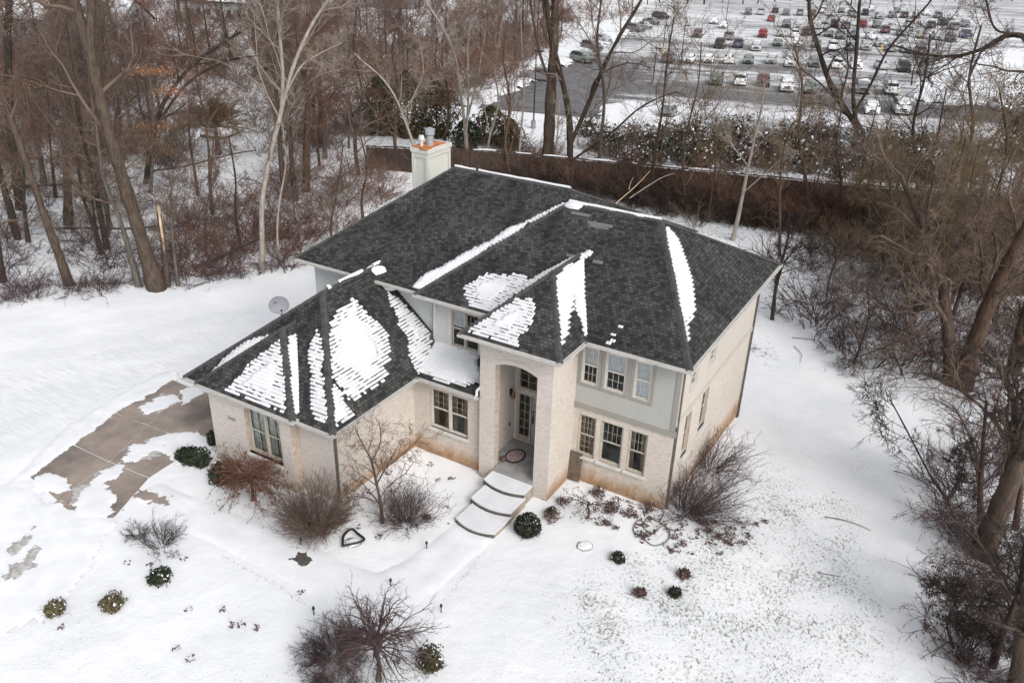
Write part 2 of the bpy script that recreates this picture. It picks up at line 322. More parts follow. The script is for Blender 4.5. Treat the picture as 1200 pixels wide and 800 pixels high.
thin_poly = [(p.x, p.y) for p in (at(600, 660), at(760, 600), at(900, 520), at(1030, 580), at(1120, 800), at(1060, 1000), at(560, 1000), at(600, 760))]
THIN = seg_mask(X, Y, thin_poly, 2.6)
THIN = np.maximum(THIN, .74*seg_mask(X, Y, [(p.x, p.y) for p in (at(-50, 680), at(300, 680), at(420, 740), at(560, 640), at(600, 900), at(-100, 900))], 2.5))
THIN = np.maximum(THIN, .74*seg_mask(X, Y, [(p.x, p.y) for p in (at(880, 400), at(1040, 440), at(1080, 600), at(860, 560))], 2))
WEAR = np.maximum(seg_mask(X, Y, [(p.x, p.y) for p in (at(-80, 460), at(330, 345), at(345, 375), at(230, 440), at(60, 520), at(-80, 560))], 2), .3*seg_mask(X, Y, [(p.x, p.y) for p in (at(870, 480), at(1060, 540), at(1080, 690), at(940, 560))], 2))
nx, ny = X.shape; idx = np.arange(nx*ny).reshape(nx, ny)
F = np.stack([idx[:-1, :-1], idx[1:, :-1], idx[1:, 1:], idx[:-1, 1:]], -1).reshape(-1, 4)
gm = raw_mesh('ground', np.stack([X, Y, Z], -1).reshape(-1, 3), F, M_ground, smooth=True)
for nme, arr in (('thin', THIN), ('woods', WOODS), ('wear', WEAR)):
    a = gm.attributes.new(nme, 'FLOAT', 'POINT'); a.data.foreach_set('value', arr.astype(np.float32).ravel())
tag(link('ground', gm), 'snow covered lawn and woodland floor', kind='structure')

# parking lot sheet
def lot(a, b, z=0.0):
    p = np.array(lot_c)+A*a+B*b; return (float(p[0]), float(p[1]), -.80+z)
na, nb = 60, 90; aa = np.linspace(0, 150, na); bb = np.linspace(-4, 330, nb)
LA, LB = np.meshgrid(aa, bb, indexing='ij'); PX = lot_c[0]+A[0]*LA+B[0]*LB; PY = lot_c[1]+A[1]*LA+B[1]*LB
BARE = np.maximum(smooth(26, 4, LA)*smooth(60, 30, LB), np.maximum(.9*np.exp(-((LB-19.0)/3.4)**2), .6*np.exp(-((LB-47)/3)**2)))
BARE = np.maximum(BARE, .5*np.exp(-((LB-75)/3.5)**2)); BARE = BARE-.30*smooth(25, 50, LB)-.7*np.exp(-((LB-8)/4)**2)*smooth(14, 24, LA)
idx = np.arange(na*nb).reshape(na, nb); F = np.stack([idx[:-1, :-1], idx[1:, :-1], idx[1:, 1:], idx[:-1, 1:]], -1).reshape(-1, 4)
pm = raw_mesh('parking_lot', np.stack([PX, PY, np.full(PX.shape, -.80)], -1).reshape(-1, 3), F, M_asphalt)
a_ = pm.attributes.new('bare', 'FLOAT', 'POINT'); a_.data.foreach_set('value', np.clip(BARE, -1, 1).astype(np.float32).ravel())
tag(link('parking_lot', pm), 'grey asphalt car park streaked with snow', kind='structure')

# ================================================================== the house
ZE = 6.44
house = empty('house', (-6, 3, 0), 'two storey whitewashed brick house with dark hip roofs and arched entry in the snow', 'house')
def part(mb, name, mats, parent=None, **k): return mb.build(name, mats, parent if parent is not None else house, **k)
def V3(p, z): return Vector((p[0], p[1], z))
def wall(name, p0, p1, z0, z1, m=None, holes=(), reveal=.13, zbase=None, rm=None, lap=0, parent=None, top=None):
    """upright wall from p0 to p1 (outside on the right hand), holes (s0,s1,za,zb) with reveals; lap builds clapboards"""
    p0, p1 = Vector((*p0, 0)), Vector((*p1, 0)); d = (p1-p0); Ln = d.length; d.normalize(); n = Vector((d.y, -d.x, 0)); mb = MB()
    zb_ = z0 if zbase is None else zbase
    def P(s, z, o=0): q = p0+d*s+n*o; return (q.x, q.y, z)
    if lap:
        z = z0; k = 0
        while z < z1-1e-4:
            zt = min(z+lap, z1); zm = (z+zt)/2; iv = [(0, Ln)]
            for h in holes:
                if h[2] < zm < h[3]:
                    nv = []
                    for a, b in iv:
                        if h[0] > a: nv.append((a, min(b, h[0])))
                        if h[1] < b: nv.append((max(a, h[1]), b))
                    iv = [q for q in nv if q[1]-q[0] > .01]
            for a, b in iv:
                mb.face([P(a, z, .034), P(b, z, .034), P(b, zt, .0), P(a, zt, .0)])
                mb.face([P(a, z, -.01), P(b, z, -.01), P(b, z, .034), P(a, z, .034)])
            z = zt
    else:
        ss = sorted({0, Ln, *[h[0] for h in holes], *[h[1] for h in holes]}); zz = sorted({z0, z1, *[h[2] for h in holes], *[h[3] for h in holes]})
        for i in range(len(ss)-1):
            for j in range(len(zz)-1):
                sm, zm = (ss[i]+ss[i+1])/2, (zz[j]+zz[j+1])/2
                if any(h[0] < sm < h[1] and h[2] < zm < h[3] for h in holes): continue
                q = [(ss[i], zz[j]), (ss[i+1], zz[j]), (ss[i+1], zz[j+1]), (ss[i], zz[j+1])]
                mb.face([P(*t) for t in q], 0, [(a+p0.x+p0.y, b-zb_) for a, b in q])
    for a, b, za, zt in holes:
        for q, uvq in (([P(a, za), P(a, za, -reveal), P(a, zt, -reveal), P(a, zt)], None), ([P(b, za, -reveal), P(b, za), P(b, zt), P(b, zt, -reveal)], None),
                       ([P(a, zt), P(a, zt, -reveal), P(b, zt, -reveal), P(b, zt)], None), ([P(a, za, -reveal), P(a, za), P(b, za), P(b, za, -reveal)], None)): mb.face(q, 1)
    return part(mb, name, [m or M_brick, rm or M_reveal], parent)

def window(p0, p1, s0, s1, za, zb, sashes=1, grid=(0, 0, 0, 0), inset=.10, fw=.055, mf=None, blind=None, curtain=None, casing=0, cm=None, arch=0, name='window', label=None, sill=True):
    """double-hung window set in a wall; grid = (columns, rows) of the upper and of the lower sash"""
    p0, p1 = Vector((*p0, 0)), Vector((*p1, 0)); d = (p1-p0).normalized(); n = Vector((d.y, -d.x, 0)); mf = mf or M_frame
    def P(s, z, o=0): q = p0+d*s+n*o; return Vector((q.x, q.y, z))
    fr = MB(); o = -inset
    if casing:
        c = casing; o = .035
        fr.box(P((s0+s1)/2, zb+c/2, .02), (s1-s0+2*c, .05, c), 1, d); fr.box(P((s0+s1)/2, za-c/2, .02), (s1-s0+2*c, .05, c), 1, d)
        for s in (s0-c/2, s1+c/2): fr.box(P(s, (za+zb)/2, .02), (c, .05, zb-za-.002), 1, d)
        o = -.02
    fr.box(P(s0+fw/2, (za+zb)/2, o), (fw, .08, zb-za), 0, d); fr.box(P(s1-fw/2, (za+zb)/2, o), (fw, .08, zb-za), 0, d)
    fr.box(P((s0+s1)/2, zb-fw/2, o), (s1-s0-2*fw, .078, fw), 0, d); fr.box(P((s0+s1)/2, za+fw/2, o), (s1-s0-2*fw, .078, fw), 0, d)
    ww = (s1-s0)/sashes
    for i in range(1, sashes): fr.box(P(s0+i*ww, (za+zb)/2, o+.005), (fw*1.5, .085, zb-za-2*fw), 0, d)
    w_ = fr.build(name, [mf, cm or M_trim], house)
    if label: w_['label'] = label
    if sill and not casing:
        sl = MB(); sl.box(P((s0+s1)/2, za-.035, .0), (s1-s0+.10, .26, .07), 0, d); sl.build('sill', M_white, w_)
    zm = (za+zb)/2
    for i in range(sashes):
        a, b = s0+i*ww+(fw if i == 0 else fw*.75), s0+(i+1)*ww-(fw if i == sashes-1 else fw*.75)
        for k, (z0, z1, oo) in enumerate(((zm, zb-fw, o-.012), (za+fw, zm, o-.03))):
            sb = MB(); t = .04
            sb.box(P(a+t/2, (z0+z1)/2, oo), (t, .035, z1-z0), 0, d); sb.box(P(b-t/2, (z0+z1)/2, oo), (t, .035, z1-z0), 0, d)
            sb.box(P((a+b)/2, z1-t/2, oo), (b-a-2*t, .033, t), 0, d); sb.box(P((a+b)/2, z0+t/2, oo), (b-a-2*t, .033, t), 0, d)
            gc, gr = grid[0 if k == 0 else 2], grid[1 if k == 0 else 3]
            for j in range(1, gc): sb.box(P(a+t+(b-a-2*t)*j/gc, (z0+z1)/2, oo), (.012, .02, z1-z0-2*t), 1, d)
            for j in range(1, gr): sb.box(P((a+b)/2, z0+t+(z1-z0-2*t)*j/gr, oo), (b-a-2*t, .018, .012), 1, d)
            sb.build('sash', [mf, M_muntin if not blind else M_frame], w_)
            g = MB(); g.face([P(a+t, z0+t, oo-.002), P(b-t, z0+t, oo-.002), P(b-t, z1-t, oo-.002), P(a+t, z1-t, oo-.002)]); g.build('pane', M_glass, w_)
        if blind and blind[i % len(blind)]:
            bl = MB(); zlow = zb-fw-(zb-za-2*fw)*blind[i % len(blind)]; nsl = max(4, int((zb-fw-zlow)/.05))
            for j in range(nsl):
                z = zlow+(zb-fw-zlow)*(j+.5)/nsl; bl.box(P((a+b)/2, z, o-.055), (b-a, .02, .043), 0, d, (Vector((0, 0, 1))+n*.35))
            bl.build('blind', M_blind, w_)
        if curtain:
            cb = MB(); side, frac, cmat = curtain; N_ = 9; cw = (b-a)*frac
            for sgn in ((1, -1) if side == 'both' else (1,)):
                for j in range(N_):
                    q0, q1 = j/N_*cw, (j+1)/N_*cw; e0, e1 = .02*math.sin(j*2.4), .02*math.sin((j+1)*2.4)
                    x0, x1 = (a+q0, a+q1) if sgn > 0 else (b-q0, b-q1)
                    cb.face([P(x0, za, o-.09+e0), P(x1, za, o-.09+e1), P(x1, zb-fw, o-.09+e1), P(x0, zb-fw, o-.09+e0)])
            cb.build('curtain', cmat, w_)
    return w_

# --- right wing, front (y = 0)
LW = [(-3.80, -3.04, 1.19, 3.02), (-2.86, -1.93, 1.19, 3.02), (-1.73, -.96, 1.19, 3.02)]
UW = [(-3.80, -3.13, 4.39, 5.94), (-2.87, -2.04, 4.39, 5.94), (-1.73, -1.07, 4.39, 5.94)]
wall('front_brick_wall', (-4.1, 0), (0, 0), -.45, 3.30, M_brick_rust, holes=[(a+4.1, b+4.1, c, e) for a, b, c, e in LW], zbase=.02)
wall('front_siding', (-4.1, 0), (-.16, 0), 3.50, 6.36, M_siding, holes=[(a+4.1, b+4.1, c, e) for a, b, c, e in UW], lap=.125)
t = MB(); t.box((-2.03, -.02, 3.41), (4.2, .09, .22)); t.box((-.08, -.012, 4.95), (.17, .07, 2.84)); t.box((-2.1, -.02, 6.22), (4.1, .06, .2)); part(t, 'skirt_board', M_trim)
for i, (a, b, c, e) in enumerate(LW):
    window((-4.1, 0), (0, 0), a+4.1, b+4.1, c, e, grid=(4, 3, 3, 3) if i == 0 else (4, 2, 0, 0), mf=M_taupe, curtain=('both', .28, M_curtain) if i != 1 else None)
for i, (a, b, c, e) in enumerate(UW):
    window((-4.1, 0), (0, 0), a+4.1, b+4.1, c, e, grid=(3, 2, 3, 2), casing=.12, blind=[(.5, .48, .97)[i]], mf=M_frame)
# --- right wall (x = 0)
RL = [(1.18, 1.86, 1.65, 3.5), (3.05, 3.86, 1.85, 3.64)]; RU = [(1.10, 1.78, 4.70, 5.36), (3.20, 3.90, 4.76, 5.37)]
wall('side_brick_wall', (0, 0), (0, 9.57), -1.3, 3.72, M_brick_rust, holes=RL, zbase=-.35)
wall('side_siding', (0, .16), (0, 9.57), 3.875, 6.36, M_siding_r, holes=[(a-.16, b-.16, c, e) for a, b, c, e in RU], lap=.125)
t = MB(); t.box((.02, 4.8, 3.82), (.09, 9.6, .2)); t.box((.012, .08, 5.14), (.07, .17, 2.44)); part(t, 'skirt_board', M_siding_r)
for a, b, c, e in RL: window((0, 0), (0, 9.57), a, b, c, e, grid=(2, 3, 2, 3), mf=M_taupe)
for a, b, c, e in RU: window((0, 0), (0, 9.57), a, b, c, e, grid=(2, 2, 0, 0), casing=.09, cm=M_siding_r)
t = MB(); t.box((.04, 8.1, 5.55), (.06, .22, .22)); t.box((.055, 8.1, 5.55), (.06, .15, .15), 1); part(t, 'wall_vent', [M_siding_r, M_metal])
# --- remaining walls of the main block
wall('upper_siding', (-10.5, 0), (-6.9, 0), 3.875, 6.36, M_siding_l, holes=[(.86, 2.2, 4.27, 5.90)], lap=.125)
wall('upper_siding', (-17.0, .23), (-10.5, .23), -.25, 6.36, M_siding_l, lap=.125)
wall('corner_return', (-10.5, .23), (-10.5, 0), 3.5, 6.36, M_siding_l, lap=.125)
t = MB(); t.box((-10.42, -.015, 5.1), (.16, .07, 2.5)); t.box((-10.62, .2, 5.3), (.09, .10, 2.2), 1); part(t, 'corner_board', [M_white, M_dpipe])
window((-10.5, 0), (-6.9, 0), .86, 2.2, 4.27, 5.90, sashes=2, grid=(3, 2, 0, 0), casing=.11, cm=M_white, mf=M_taupe, blind=[.45, 0])
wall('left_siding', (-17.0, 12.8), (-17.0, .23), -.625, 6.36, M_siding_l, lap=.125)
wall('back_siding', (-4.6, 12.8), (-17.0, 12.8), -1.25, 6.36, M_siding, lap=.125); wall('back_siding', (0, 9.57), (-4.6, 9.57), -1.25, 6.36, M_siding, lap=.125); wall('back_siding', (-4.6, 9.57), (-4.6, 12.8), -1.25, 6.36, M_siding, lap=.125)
# --- garage wing
gw = (-14.2+16.05, -12.42+16.05, 1.40, 3.28)
def arched(name, p0, p1, z0, z1, s0, s1, za, zs, rise, depth, zbase, seg=10, m=None):
    """wall with one opening under a flat segmental arch"""
    p0, p1 = Vector((*p0, 0)), Vector((*p1, 0)); d = p1-p0; Ln = d.length; d.normalize(); n = Vector((d.y, -d.x, 0)); mb = MB()
    def P(s, z, o=0): q = p0+d*s+n*o; return (q.x, q.y, z)
    def quad(q, mi=0): mb.face([P(*t) for t in q], mi, [(a+p0.x+p0.y, b-zbase) for a, b in q])
    quad([(0, z0), (s0, z0), (s0, z1), (0, z1)]); quad([(s1, z0), (Ln, z0), (Ln, z1), (s1, z1)])
    if za > z0: quad([(s0, z0), (s1, z0), (s1, za), (s0, za)])
    zc = lambda t: zs+rise*(1-(2*t-1)**2)
    for i in range(seg):
        a, b = i/seg, (i+1)/seg; sa, sb = s0+(s1-s0)*a, s0+(s1-s0)*b
        quad([(sa, zc(a)), (sb, zc(b)), (sb, z1), (sa, z1)])
        mb.face([P(sa, zc(a)), P(sa, zc(a), -depth), P(sb, zc(b), -depth), P(sb, zc(b))], 1)
        # soldier course round the arch, proud of the wall
        mb.face([P(sa, zc(a)+.012, .012), P(sb, zc(b)+.012, .012), P(sb, zc(b)+.2, .012), P(sa, zc(a)+.2, .012)], 0, [(zc(a), sa), (zc(b), sb), (zc(b)+.2, sb), (zc(a)+.2, sa)])
    mb.face([P(s0, za), P(s0, za, -depth), P(s0, zs, -depth), P(s0, zs)], 1); mb.face([P(s1, za, -depth), P(s1, za), P(s1, zs), P(s1, zs, -depth)], 1)
    mb.face([P(s0, za, -depth), P(s0, za), P(s1, za), P(s1, za, -depth)], 1)
    return part(mb, name, [m or M_brick, M_reveal])
arched('garage_front_wall', (-16.05, -6.95), (-11.9, -6.95), -.1, 3.78, gw[0], gw[1], gw[2], gw[3], .2, .22, .35)
window((-16.05, -6.95), (-11.9, -6.95), gw[0]+.02, gw[1]-.02, gw[2], gw[3]+.02, sashes=2, grid=(2, 2, 2, 2), inset=.2, mf=M_taupe, curtain=('both', .46, M_sheer))
t = MB()
for i in range(10):
    a, b = i/10, (i+1)/10; zc = lambda q: gw[3]+.2*(1-(2*q-1)**2); xa, xb = -16.05+gw[0]+(gw[1]-gw[0])*a, -16.05+gw[0]+(gw[1]-gw[0])*b
    t.face([(xa, -6.76, gw[3]), (xb, -6.76, gw[3]), (xb, -6.76, zc(b)), (xa, -6.76, zc(a))])
ap = part(t, 'arch_window', M_glass); t = MB(); t.tube([(-16.05+gw[0]+(gw[1]-gw[0])*i/10, -6.77, gw[3]-.0+.2*(1-(2*i/10-1)**2)) for i in range(11)], .035, 6); t.tube([((-14.2-12.42)/2, -6.77, gw[3]), ((-14.2-12.42)/2, -6.77, gw[3]+.2)], .03, 6); t.build('arch_frame', M_taupe, ap)
wall('garage_jog_wall', (-11.9, -6.95), (-11.9, -6.5), -.1, 3.78, M_reveal, zbase=.3); wall('garage_front_wall', (-11.9, -6.5), (-10.31, -6.5), -.1, 3.7, zbase=.3)
wall('garage_side_wall', (-10.31, -6.5), (-10.31, -1.7), -.2, 3.7, M_brick_rust, zbase=.1)
wall('garage_left_wall', (-16.05, .23), (-16.05, -6.95), -.2, 3.75, holes=[(1.0, 6.0, .0, 2.5)], zbase=.2)
for k in range(4):
    for j in range(4):
        t = MB(); t.box((-15.96, -.8-1.25*j-.62, .36+.60*k), (.06, 1.22, .57)); t.box((-16.0, -.8-1.25*j-.62, .36+.60*k), (.03, .95, .34)); part(t, 'garage_door_panel', M_white)
# house number on the garage front: small illegible metal figures
cu = bpy.data.curves.new('house_number', 'FONT'); cu.body = '2462'; cu.size = .22; cu.extrude = .008; cu.align_x = 'CENTER'
tmp = bpy.data.objects.new('t', cu); col.objects.link(tmp); dg = bpy.context.evaluated_depsgraph_get(); nm = bpy.data.meshes.new_from_object(tmp.evaluated_get(dg)); bpy.data.objects.remove(tmp)
nm.transform(Matrix.Translation((-14.92, -6.965, 2.55)) @ Matrix.Rotation(math.pi/2, 4, 'X')); nm.transform(Matrix.Translation(-Vector(house.location))); nm.materials.clear(); nm.materials.append(mat('grey_figures', (.22, .21, .21), .5, var=.1)); link('house_number', nm, house)
# --- porch room wall with the double window
wall('porch_room_wall', (-10.31, -1.7), (-7.03, -1.7), -.25, 3.7, M_brick_rust, holes=[(.80, 2.60, 1.36, 3.16)], zbase=.08)
window((-10.31, -1.7), (-7.03, -1.7), .80, 2.60, 1.36, 3.16, sashes=2, grid=(3, 3, 0, 0), mf=M_frame, curtain=('both', .30, M_curtain))
# --- entry portico
arched('portico_front_wall', (-7.03, -1.95), (-3.99, -1.95), -.2, 6.36, .66, 2.42, -.2, 5.20, .2, .36, -.02)
wall('portico_side_wall', (-3.99, -1.95), (-3.99, .1), -.2, 6.36, M_brick_rust, zbase=-.02); wall('portico_side_wall', (-7.03, .1), (-7.03, -1.95), -.2, 6.36, zbase=-.02)
t = MB(); t.face([(-6.77, -1.6, .68), (-6.77, .25, .68), (-6.77, .25, 5.7), (-6.77, -1.6, 5.7)][::-1]); t.face([(-4.5, -1.6, .68), (-4.5, .25, .68), (-4.5, .25, 5.7), (-4.5, -1.6, 5.7)]); part(t, 'porch_inner_wall', M_brick)
t = MB(); t.face([(-6.77, -1.6, 5.6), (-4.5, -1.6, 5.6), (-4.5, .25, 5.6), (-6.77, .25, 5.6)][::-1]); part(t, 'porch_ceiling', M_white)
wall('porch_back_wall', (-6.77, .25), (-4.5, .25), .6, 5.7, M_brick, holes=[(.15, 1.73, .74, 2.93), (.15, 1.73, 3.12, 4.5)], zbase=-3, reveal=.1)
t = MB(); t.box((-5.63, -.66, .61), (2.26, 1.82, .18)); t.box((-5.46, -1.76, .61), (1.74, .36, .18)); t.box((-5.46, -1.93, .42), (1.76, .16, .50)); part(t, 'porch_floor', M_concrete)
def frame_rect(mb, x0, x1, z0, z1, y, tk, dp, mi=0):
    mb.box((x0+tk/2, y, (z0+z1)/2), (tk, dp, z1-z0), mi); mb.box((x1-tk/2, y, (z0+z1)/2), (tk, dp, z1-z0), mi); mb.box(((x0+x1)/2, y, z1-tk/2), (x1-x0-2*tk, dp, tk), mi); mb.box(((x0+x1)/2, y, z0+tk/2), (x1-x0-2*tk, dp, tk), mi)
X0 = -6.62
t = MB(); frame_rect(t, X0, X0+.62, .72, 2.93, .33, .07, .09); side = part(t, 'sidelight', M_taupe)
t = MB(); t.face([(X0+.07, .33, .95), (X0+.55, .33, .95), (X0+.55, .33, 2.86), (X0+.07, .33, 2.86)]); t.build('pane', M_glass, side)
t = MB()
for j in range(1, 5): t.box((X0+.31, .325, .95+1.9*j/5), (.48, .03, .022))
t.box((X0+.31, .326, 1.9), (.022, .028, 1.9)); t.box((X0+.31, .33, .87), (.48, .06, .16)); t.build('grille', M_muntin, side)
t = MB(); t.box((X0+1.10, .35, 1.83), (.94, .06, 2.16)); dr = part(t, 'front_door', M_door)
t = MB()
for zc, hh in ((1.12, .45), (2.1, .85)):
    for xc in (X0+.86, X0+1.32): t.box((xc, .315, zc), (.30, .03, hh))
t.build('door_panel', M_door, dr)
t = MB(); t.box((X0+.72, .30, 1.85), (.05, .03, .42)); t.tube([(X0+.72, .28, 1.70), (X0+.72, .23, 1.74), (X0+.72, .23, 1.96), (X0+.72, .28, 2.0)], .016); t.box((X0+.72, .30, 2.2), (.07, .04, .09)); t.build('handle', M_metal, dr)
t = MB(); frame_rect(t, X0, X0+1.58, 3.12, 4.5, .33, .07, .09); tr_ = part(t, 'transom_window', M_taupe)
t = MB(); t.face([(X0+.07, .33, 3.19), (X0+1.51, .33, 3.19), (X0+1.51, .33, 4.43), (X0+.07, .33, 4.43)]); t.build('pane', M_glass, tr_)
t = MB(); [t.box((X0+.79, .325, 3.19+1.24*j/4), (1.44, .03, .022)) for j in (1, 2, 3)]; [t.box((X0+.07+1.44*j/4, .326, 3.81), (.022, .028, 1.24)) for j in (1, 2, 3)]; t.build('grille', M_muntin, tr_)
t = MB(); t.box((-6.74, -.10, 3.05), (.05, .14, .3)); t.tube([(-6.71, -.10, 3.10), (-6.62, -.10, 3.16), (-6.61, -.10, 3.10)], .015); lan = part(t, 'wall_lantern', M_metal)
t = MB(); t.tube([(-6.62, -.10, 2.78), (-6.62, -.10, 2.85), (-6.62, -.10, 3.02), (-6.62, -.10, 3.10)], [.04, .09, .08, .03], 8); t.build('shade', M_lampglass, lan)
t = MB(); t.box((-6.755, -.10, 1.55), (.03, .08, .13)); part(t, 'doorbell_plate', M_metal)

# --- roofs
def roof(name, eave, z, tops, faces, th=.12, fascia=True):
    """hip roof block: eave outline, top points, faces given as strings like 'e0 e1 t1 t0'"""
    pt = {f'e{i}': Vector((x, y, z)) for i, (x, y) in enumerate(eave)}; pt.update({f't{i}': Vector(p) for i, p in enumerate(tops)}); mb = MB()
    for f in faces:
        P = [pt[k] for k in f.split()]; e = P[1]-P[0]; e.z = 0; e.normalize(); n = (P[1]-P[0]).cross(P[-1]-P[0]).normalized()
        up = n.cross(e); o = P[0]
        mb.face(P, 0, [((p-o).dot(e)+o.x*.7, (p-o).dot(up)) for p in P])
    n_ = len(eave)
    for i in range(n_):
        a, b = pt[f'e{i}'], pt[f'e{(i+1) % n_}']; dz = Vector((0, 0, th)); mb.face([a-dz, b-dz, b, a], 1)
    mb.face([pt[f'e{i}']-Vector((0, 0, th)) for i in range(n_)][::-1], 1)
    return part(mb, name, [M_shingle, M_white]), pt
def caps(r, segs, wd=.125):
    mb = MB()
    for p, q in segs:
        p, q = Vector(p), Vector(q); d = (q-p); L = d.length; d.normalize(); s = d.cross(Vector((0, 0, 1))).normalized(); n = max(1, int(L/.17)); drop = Vector((0, 0, -.075))
        for i in range(n):
            a = p+d*(L*i/n)+Vector((0, 0, .040)); b = p+d*(L*(i+1)/n+.02)+Vector((0, 0, .022))
            mb.face([a, b, b+s*wd+drop, a+s*wd+drop]); mb.face([b, a, a-s*wd+drop, b-s*wd+drop])
    mb.build('ridge_cap', M_cap, r)
def gutter(pts, name='gutter', m=None, w_=.10):
    mb = MB()
    for p, q in zip(pts[:-1], pts[1:]):
        p, q = Vector(p), Vector(q); d = (q-p).normalized(); n = Vector((d.y, -d.x, 0)); c = n*.053-Vector((0, 0, .062))
        mb.bar(p+c-d*.0, q+c+d*.09, w_, .085)
    return part(mb, name, m or M_gutter)
RM, pm_ = roof('main_roof', [(-17.52, -.43), (-4.16, -.43), (-4.16, 13.2), (-17.52, 13.2)], ZE, [(-13.82, 6.4, 9.53), (-7.86, 6.4, 9.53)], ['e0 e1 t1 t0', 'e1 e2 t1', 'e2 e3 t0 t1', 'e3 e0 t0'])
caps(RM, [(pm_['e0'], pm_['t0']), (pm_['t0'], pm_['t1']), (pm_['e2'], pm_['t1']), (pm_['e3'], pm_['t0'])])
RW, pw = roof('wing_roof', [(-10.98, -.66), (.42, -.66), (.42, 11.1), (-10.98, 11.1)], ZE, [(-7.31, 5.22, 9.34), (-3.25, 5.22, 9.34)], ['e0 e1 t1 t0', 'e1 e2 t1', 'e2 e3 t0 t1', 'e3 e0 t0'])
caps(RW, [(pw['e0'], pw['t0']), (pw['t0'], pw['t1']), (pw['e1'], pw['t1']), (pw['e2'], pw['t1'])], .14)
RP, pp = roof('portico_roof', [(-7.56, -2.6), (-3.46, -2.6), (-3.46, 3.3), (-7.56, 3.3)], ZE, [(-5.51, .52, 8.23), (-5.51, 3.3, 8.23)], ['e0 e1 t0', 'e1 e2 t1 t0', 'e3 e0 t0 t1'])
caps(RP, [(pp['e0'], pp['t0']), (pp['e1'], pp['t0']), (pp['t0'], (-5.51, 3.0, 8.23))])
RG, pg = roof('garage_roof', [(-17.27, -7.02), (-9.78, -7.02), (-9.78, .1), (-17.27, .1)], 3.747, [(-13.52, -3.06, 6.785), (-13.52, .33, 6.785)], ['e0 e1 t0', 'e1 e2 t1 t0', 'e3 e0 t0 t1'])
caps(RG, [(pg['e0'], pg['t0']), (pg['e1'], pg['t0']), (pg['t0'], pg['t1'])])
RB, pb = roof('garage_bay_roof', [(-16.4, -7.2), (-11.45, -7.2), (-11.45, -4.0), (-16.4, -4.0)], 3.82, [(-13.9, -4.93, 5.87), (-13.9, -4.0, 5.87)], ['e0 e1 t0', 'e1 e2 t1 t0', 'e3 e0 t0 t1'])
caps(RB, [(pb['e0'], pb['t0']), (pb['e1'], pb['t0']), (pb['t0'], (-13.9, -4.15, 5.87))])
t = MB(); q = [(-10.9, -2.14, 3.747), (-7.03, -2.14, 3.747), (-7.03, .03, 4.21), (-10.9, .03, 4.21)]
t.face(q, 0, [(0, 0), (3.87, 0), (3.87, 2.2), (0, 2.2)]); t.face([(-10.3, -2.14, 3.58), (-7.03, -2.14, 3.58), q[1], (-10.3, -2.14, 3.747)], 1); t.face([(-10.3, -2.14, 3.58), (-10.3, -1.7, 3.58), (-7.03, -1.7, 3.58), (-7.03, -2.14, 3.58)], 1); part(t, 'porch_room_roof', [M_shingle, M_white])
# gutters
gutter([(-17.45, -.43, ZE), (-10.98, -.43, ZE)]); gutter([(-10.98, -.66, ZE), (-7.3, -.66, ZE)]); gutter([(-3.46, -.66, ZE), (.42, -.66, ZE)]); gutter([(.42, -.66, ZE), (.42, 11.1, ZE)])
gutter([(-7.56, -2.6, ZE), (-3.46, -2.6, ZE), (-3.46, -.66, ZE)]); gutter([(-17.27, -7.02, 3.747), (-16.45, -7.02, 3.747)]); gutter([(-16.4, -7.2, 3.82), (-11.45, -7.2, 3.82), (-11.45, -6.9, 3.82)])
gutter([(-11.4, -7.02, 3.747), (-9.78, -7.02, 3.747), (-9.78, -2.2, 3.747)]); gutter([(-9.78, -2.14, 3.747), (-7.1, -2.14, 3.747)])
t = MB(); t.tube([(-7.12, -2.2, 3.68), (-7.0, -2.22, 3.86), (-7.06, -2.12, 3.98), (-7.1, -1.6, 4.02)], .055, 8); part(t, 'gutter_elbow', M_white)
t = MB(); t.tube([(-10.6, .1, 4.6), (-10.6, -.06, 4.45), (-10.5, -.25, 4.4)], .06, 8); part(t, 'gutter_elbow', M_dpipe)
def downspout(x, y, z0, z1, m=M_dpipe): mb = MB(); mb.box((x, y, (z0+z1)/2), (.08, .08, z1-z0)); mb.box((x, y-.07, z0+.06), (.08, .2, .07)); part(mb, 'downspout', m)
downspout(.06, .06, -.05, 6.3); downspout(.07, 9.5, -.8, 6.3); downspout(-10.24, -6.44, .2, 3.6)
# replacement shingle strips and ridge patches
def strip(plane, uv0, uv1, r, h=.15):
    a, b = [Vector(on_plane(*q, plane)) for q in (uv0, uv1)]; n = Vector(plane[1]).normalized(); e = b-a; e.z = 0; up = n.cross(e.normalized()); b = a+e
    mb = MB(); k = .02
    mb.face([a+n*k, b+n*k, b+n*k+up*h, a+n*k+up*h]); mb.face([a, b, b+n*k, a+n*k]); mb.face([b, b+up*h, b+n*k+up*h, b+n*k]); mb.face([a+up*h, a, a+n*k, a+n*k+up*h]); mb.build('faded_shingle_strip', M_newshingle, r)
def plane_of(pt, f): P = [pt[k] for k in f.split()]; return (np.array(P[0]), np.array((P[1]-P[0]).cross(P[-1]-P[0]).normalized()), [np.array(p) for p in P])
PLW = plane_of(pw, 'e0 e1 t1 t0')
strip(PLW, (669, 251), (695, 255), RW, .17); strip(PLW, (688, 262), (717, 267), RW, .16); strip(PLW, (690, 265.5), (712, 269.5), RW, .14); strip(PLW, (694, 308), (717, 311), RW, .16); strip(PLW, (663, 300), (676, 303), RW, .14)
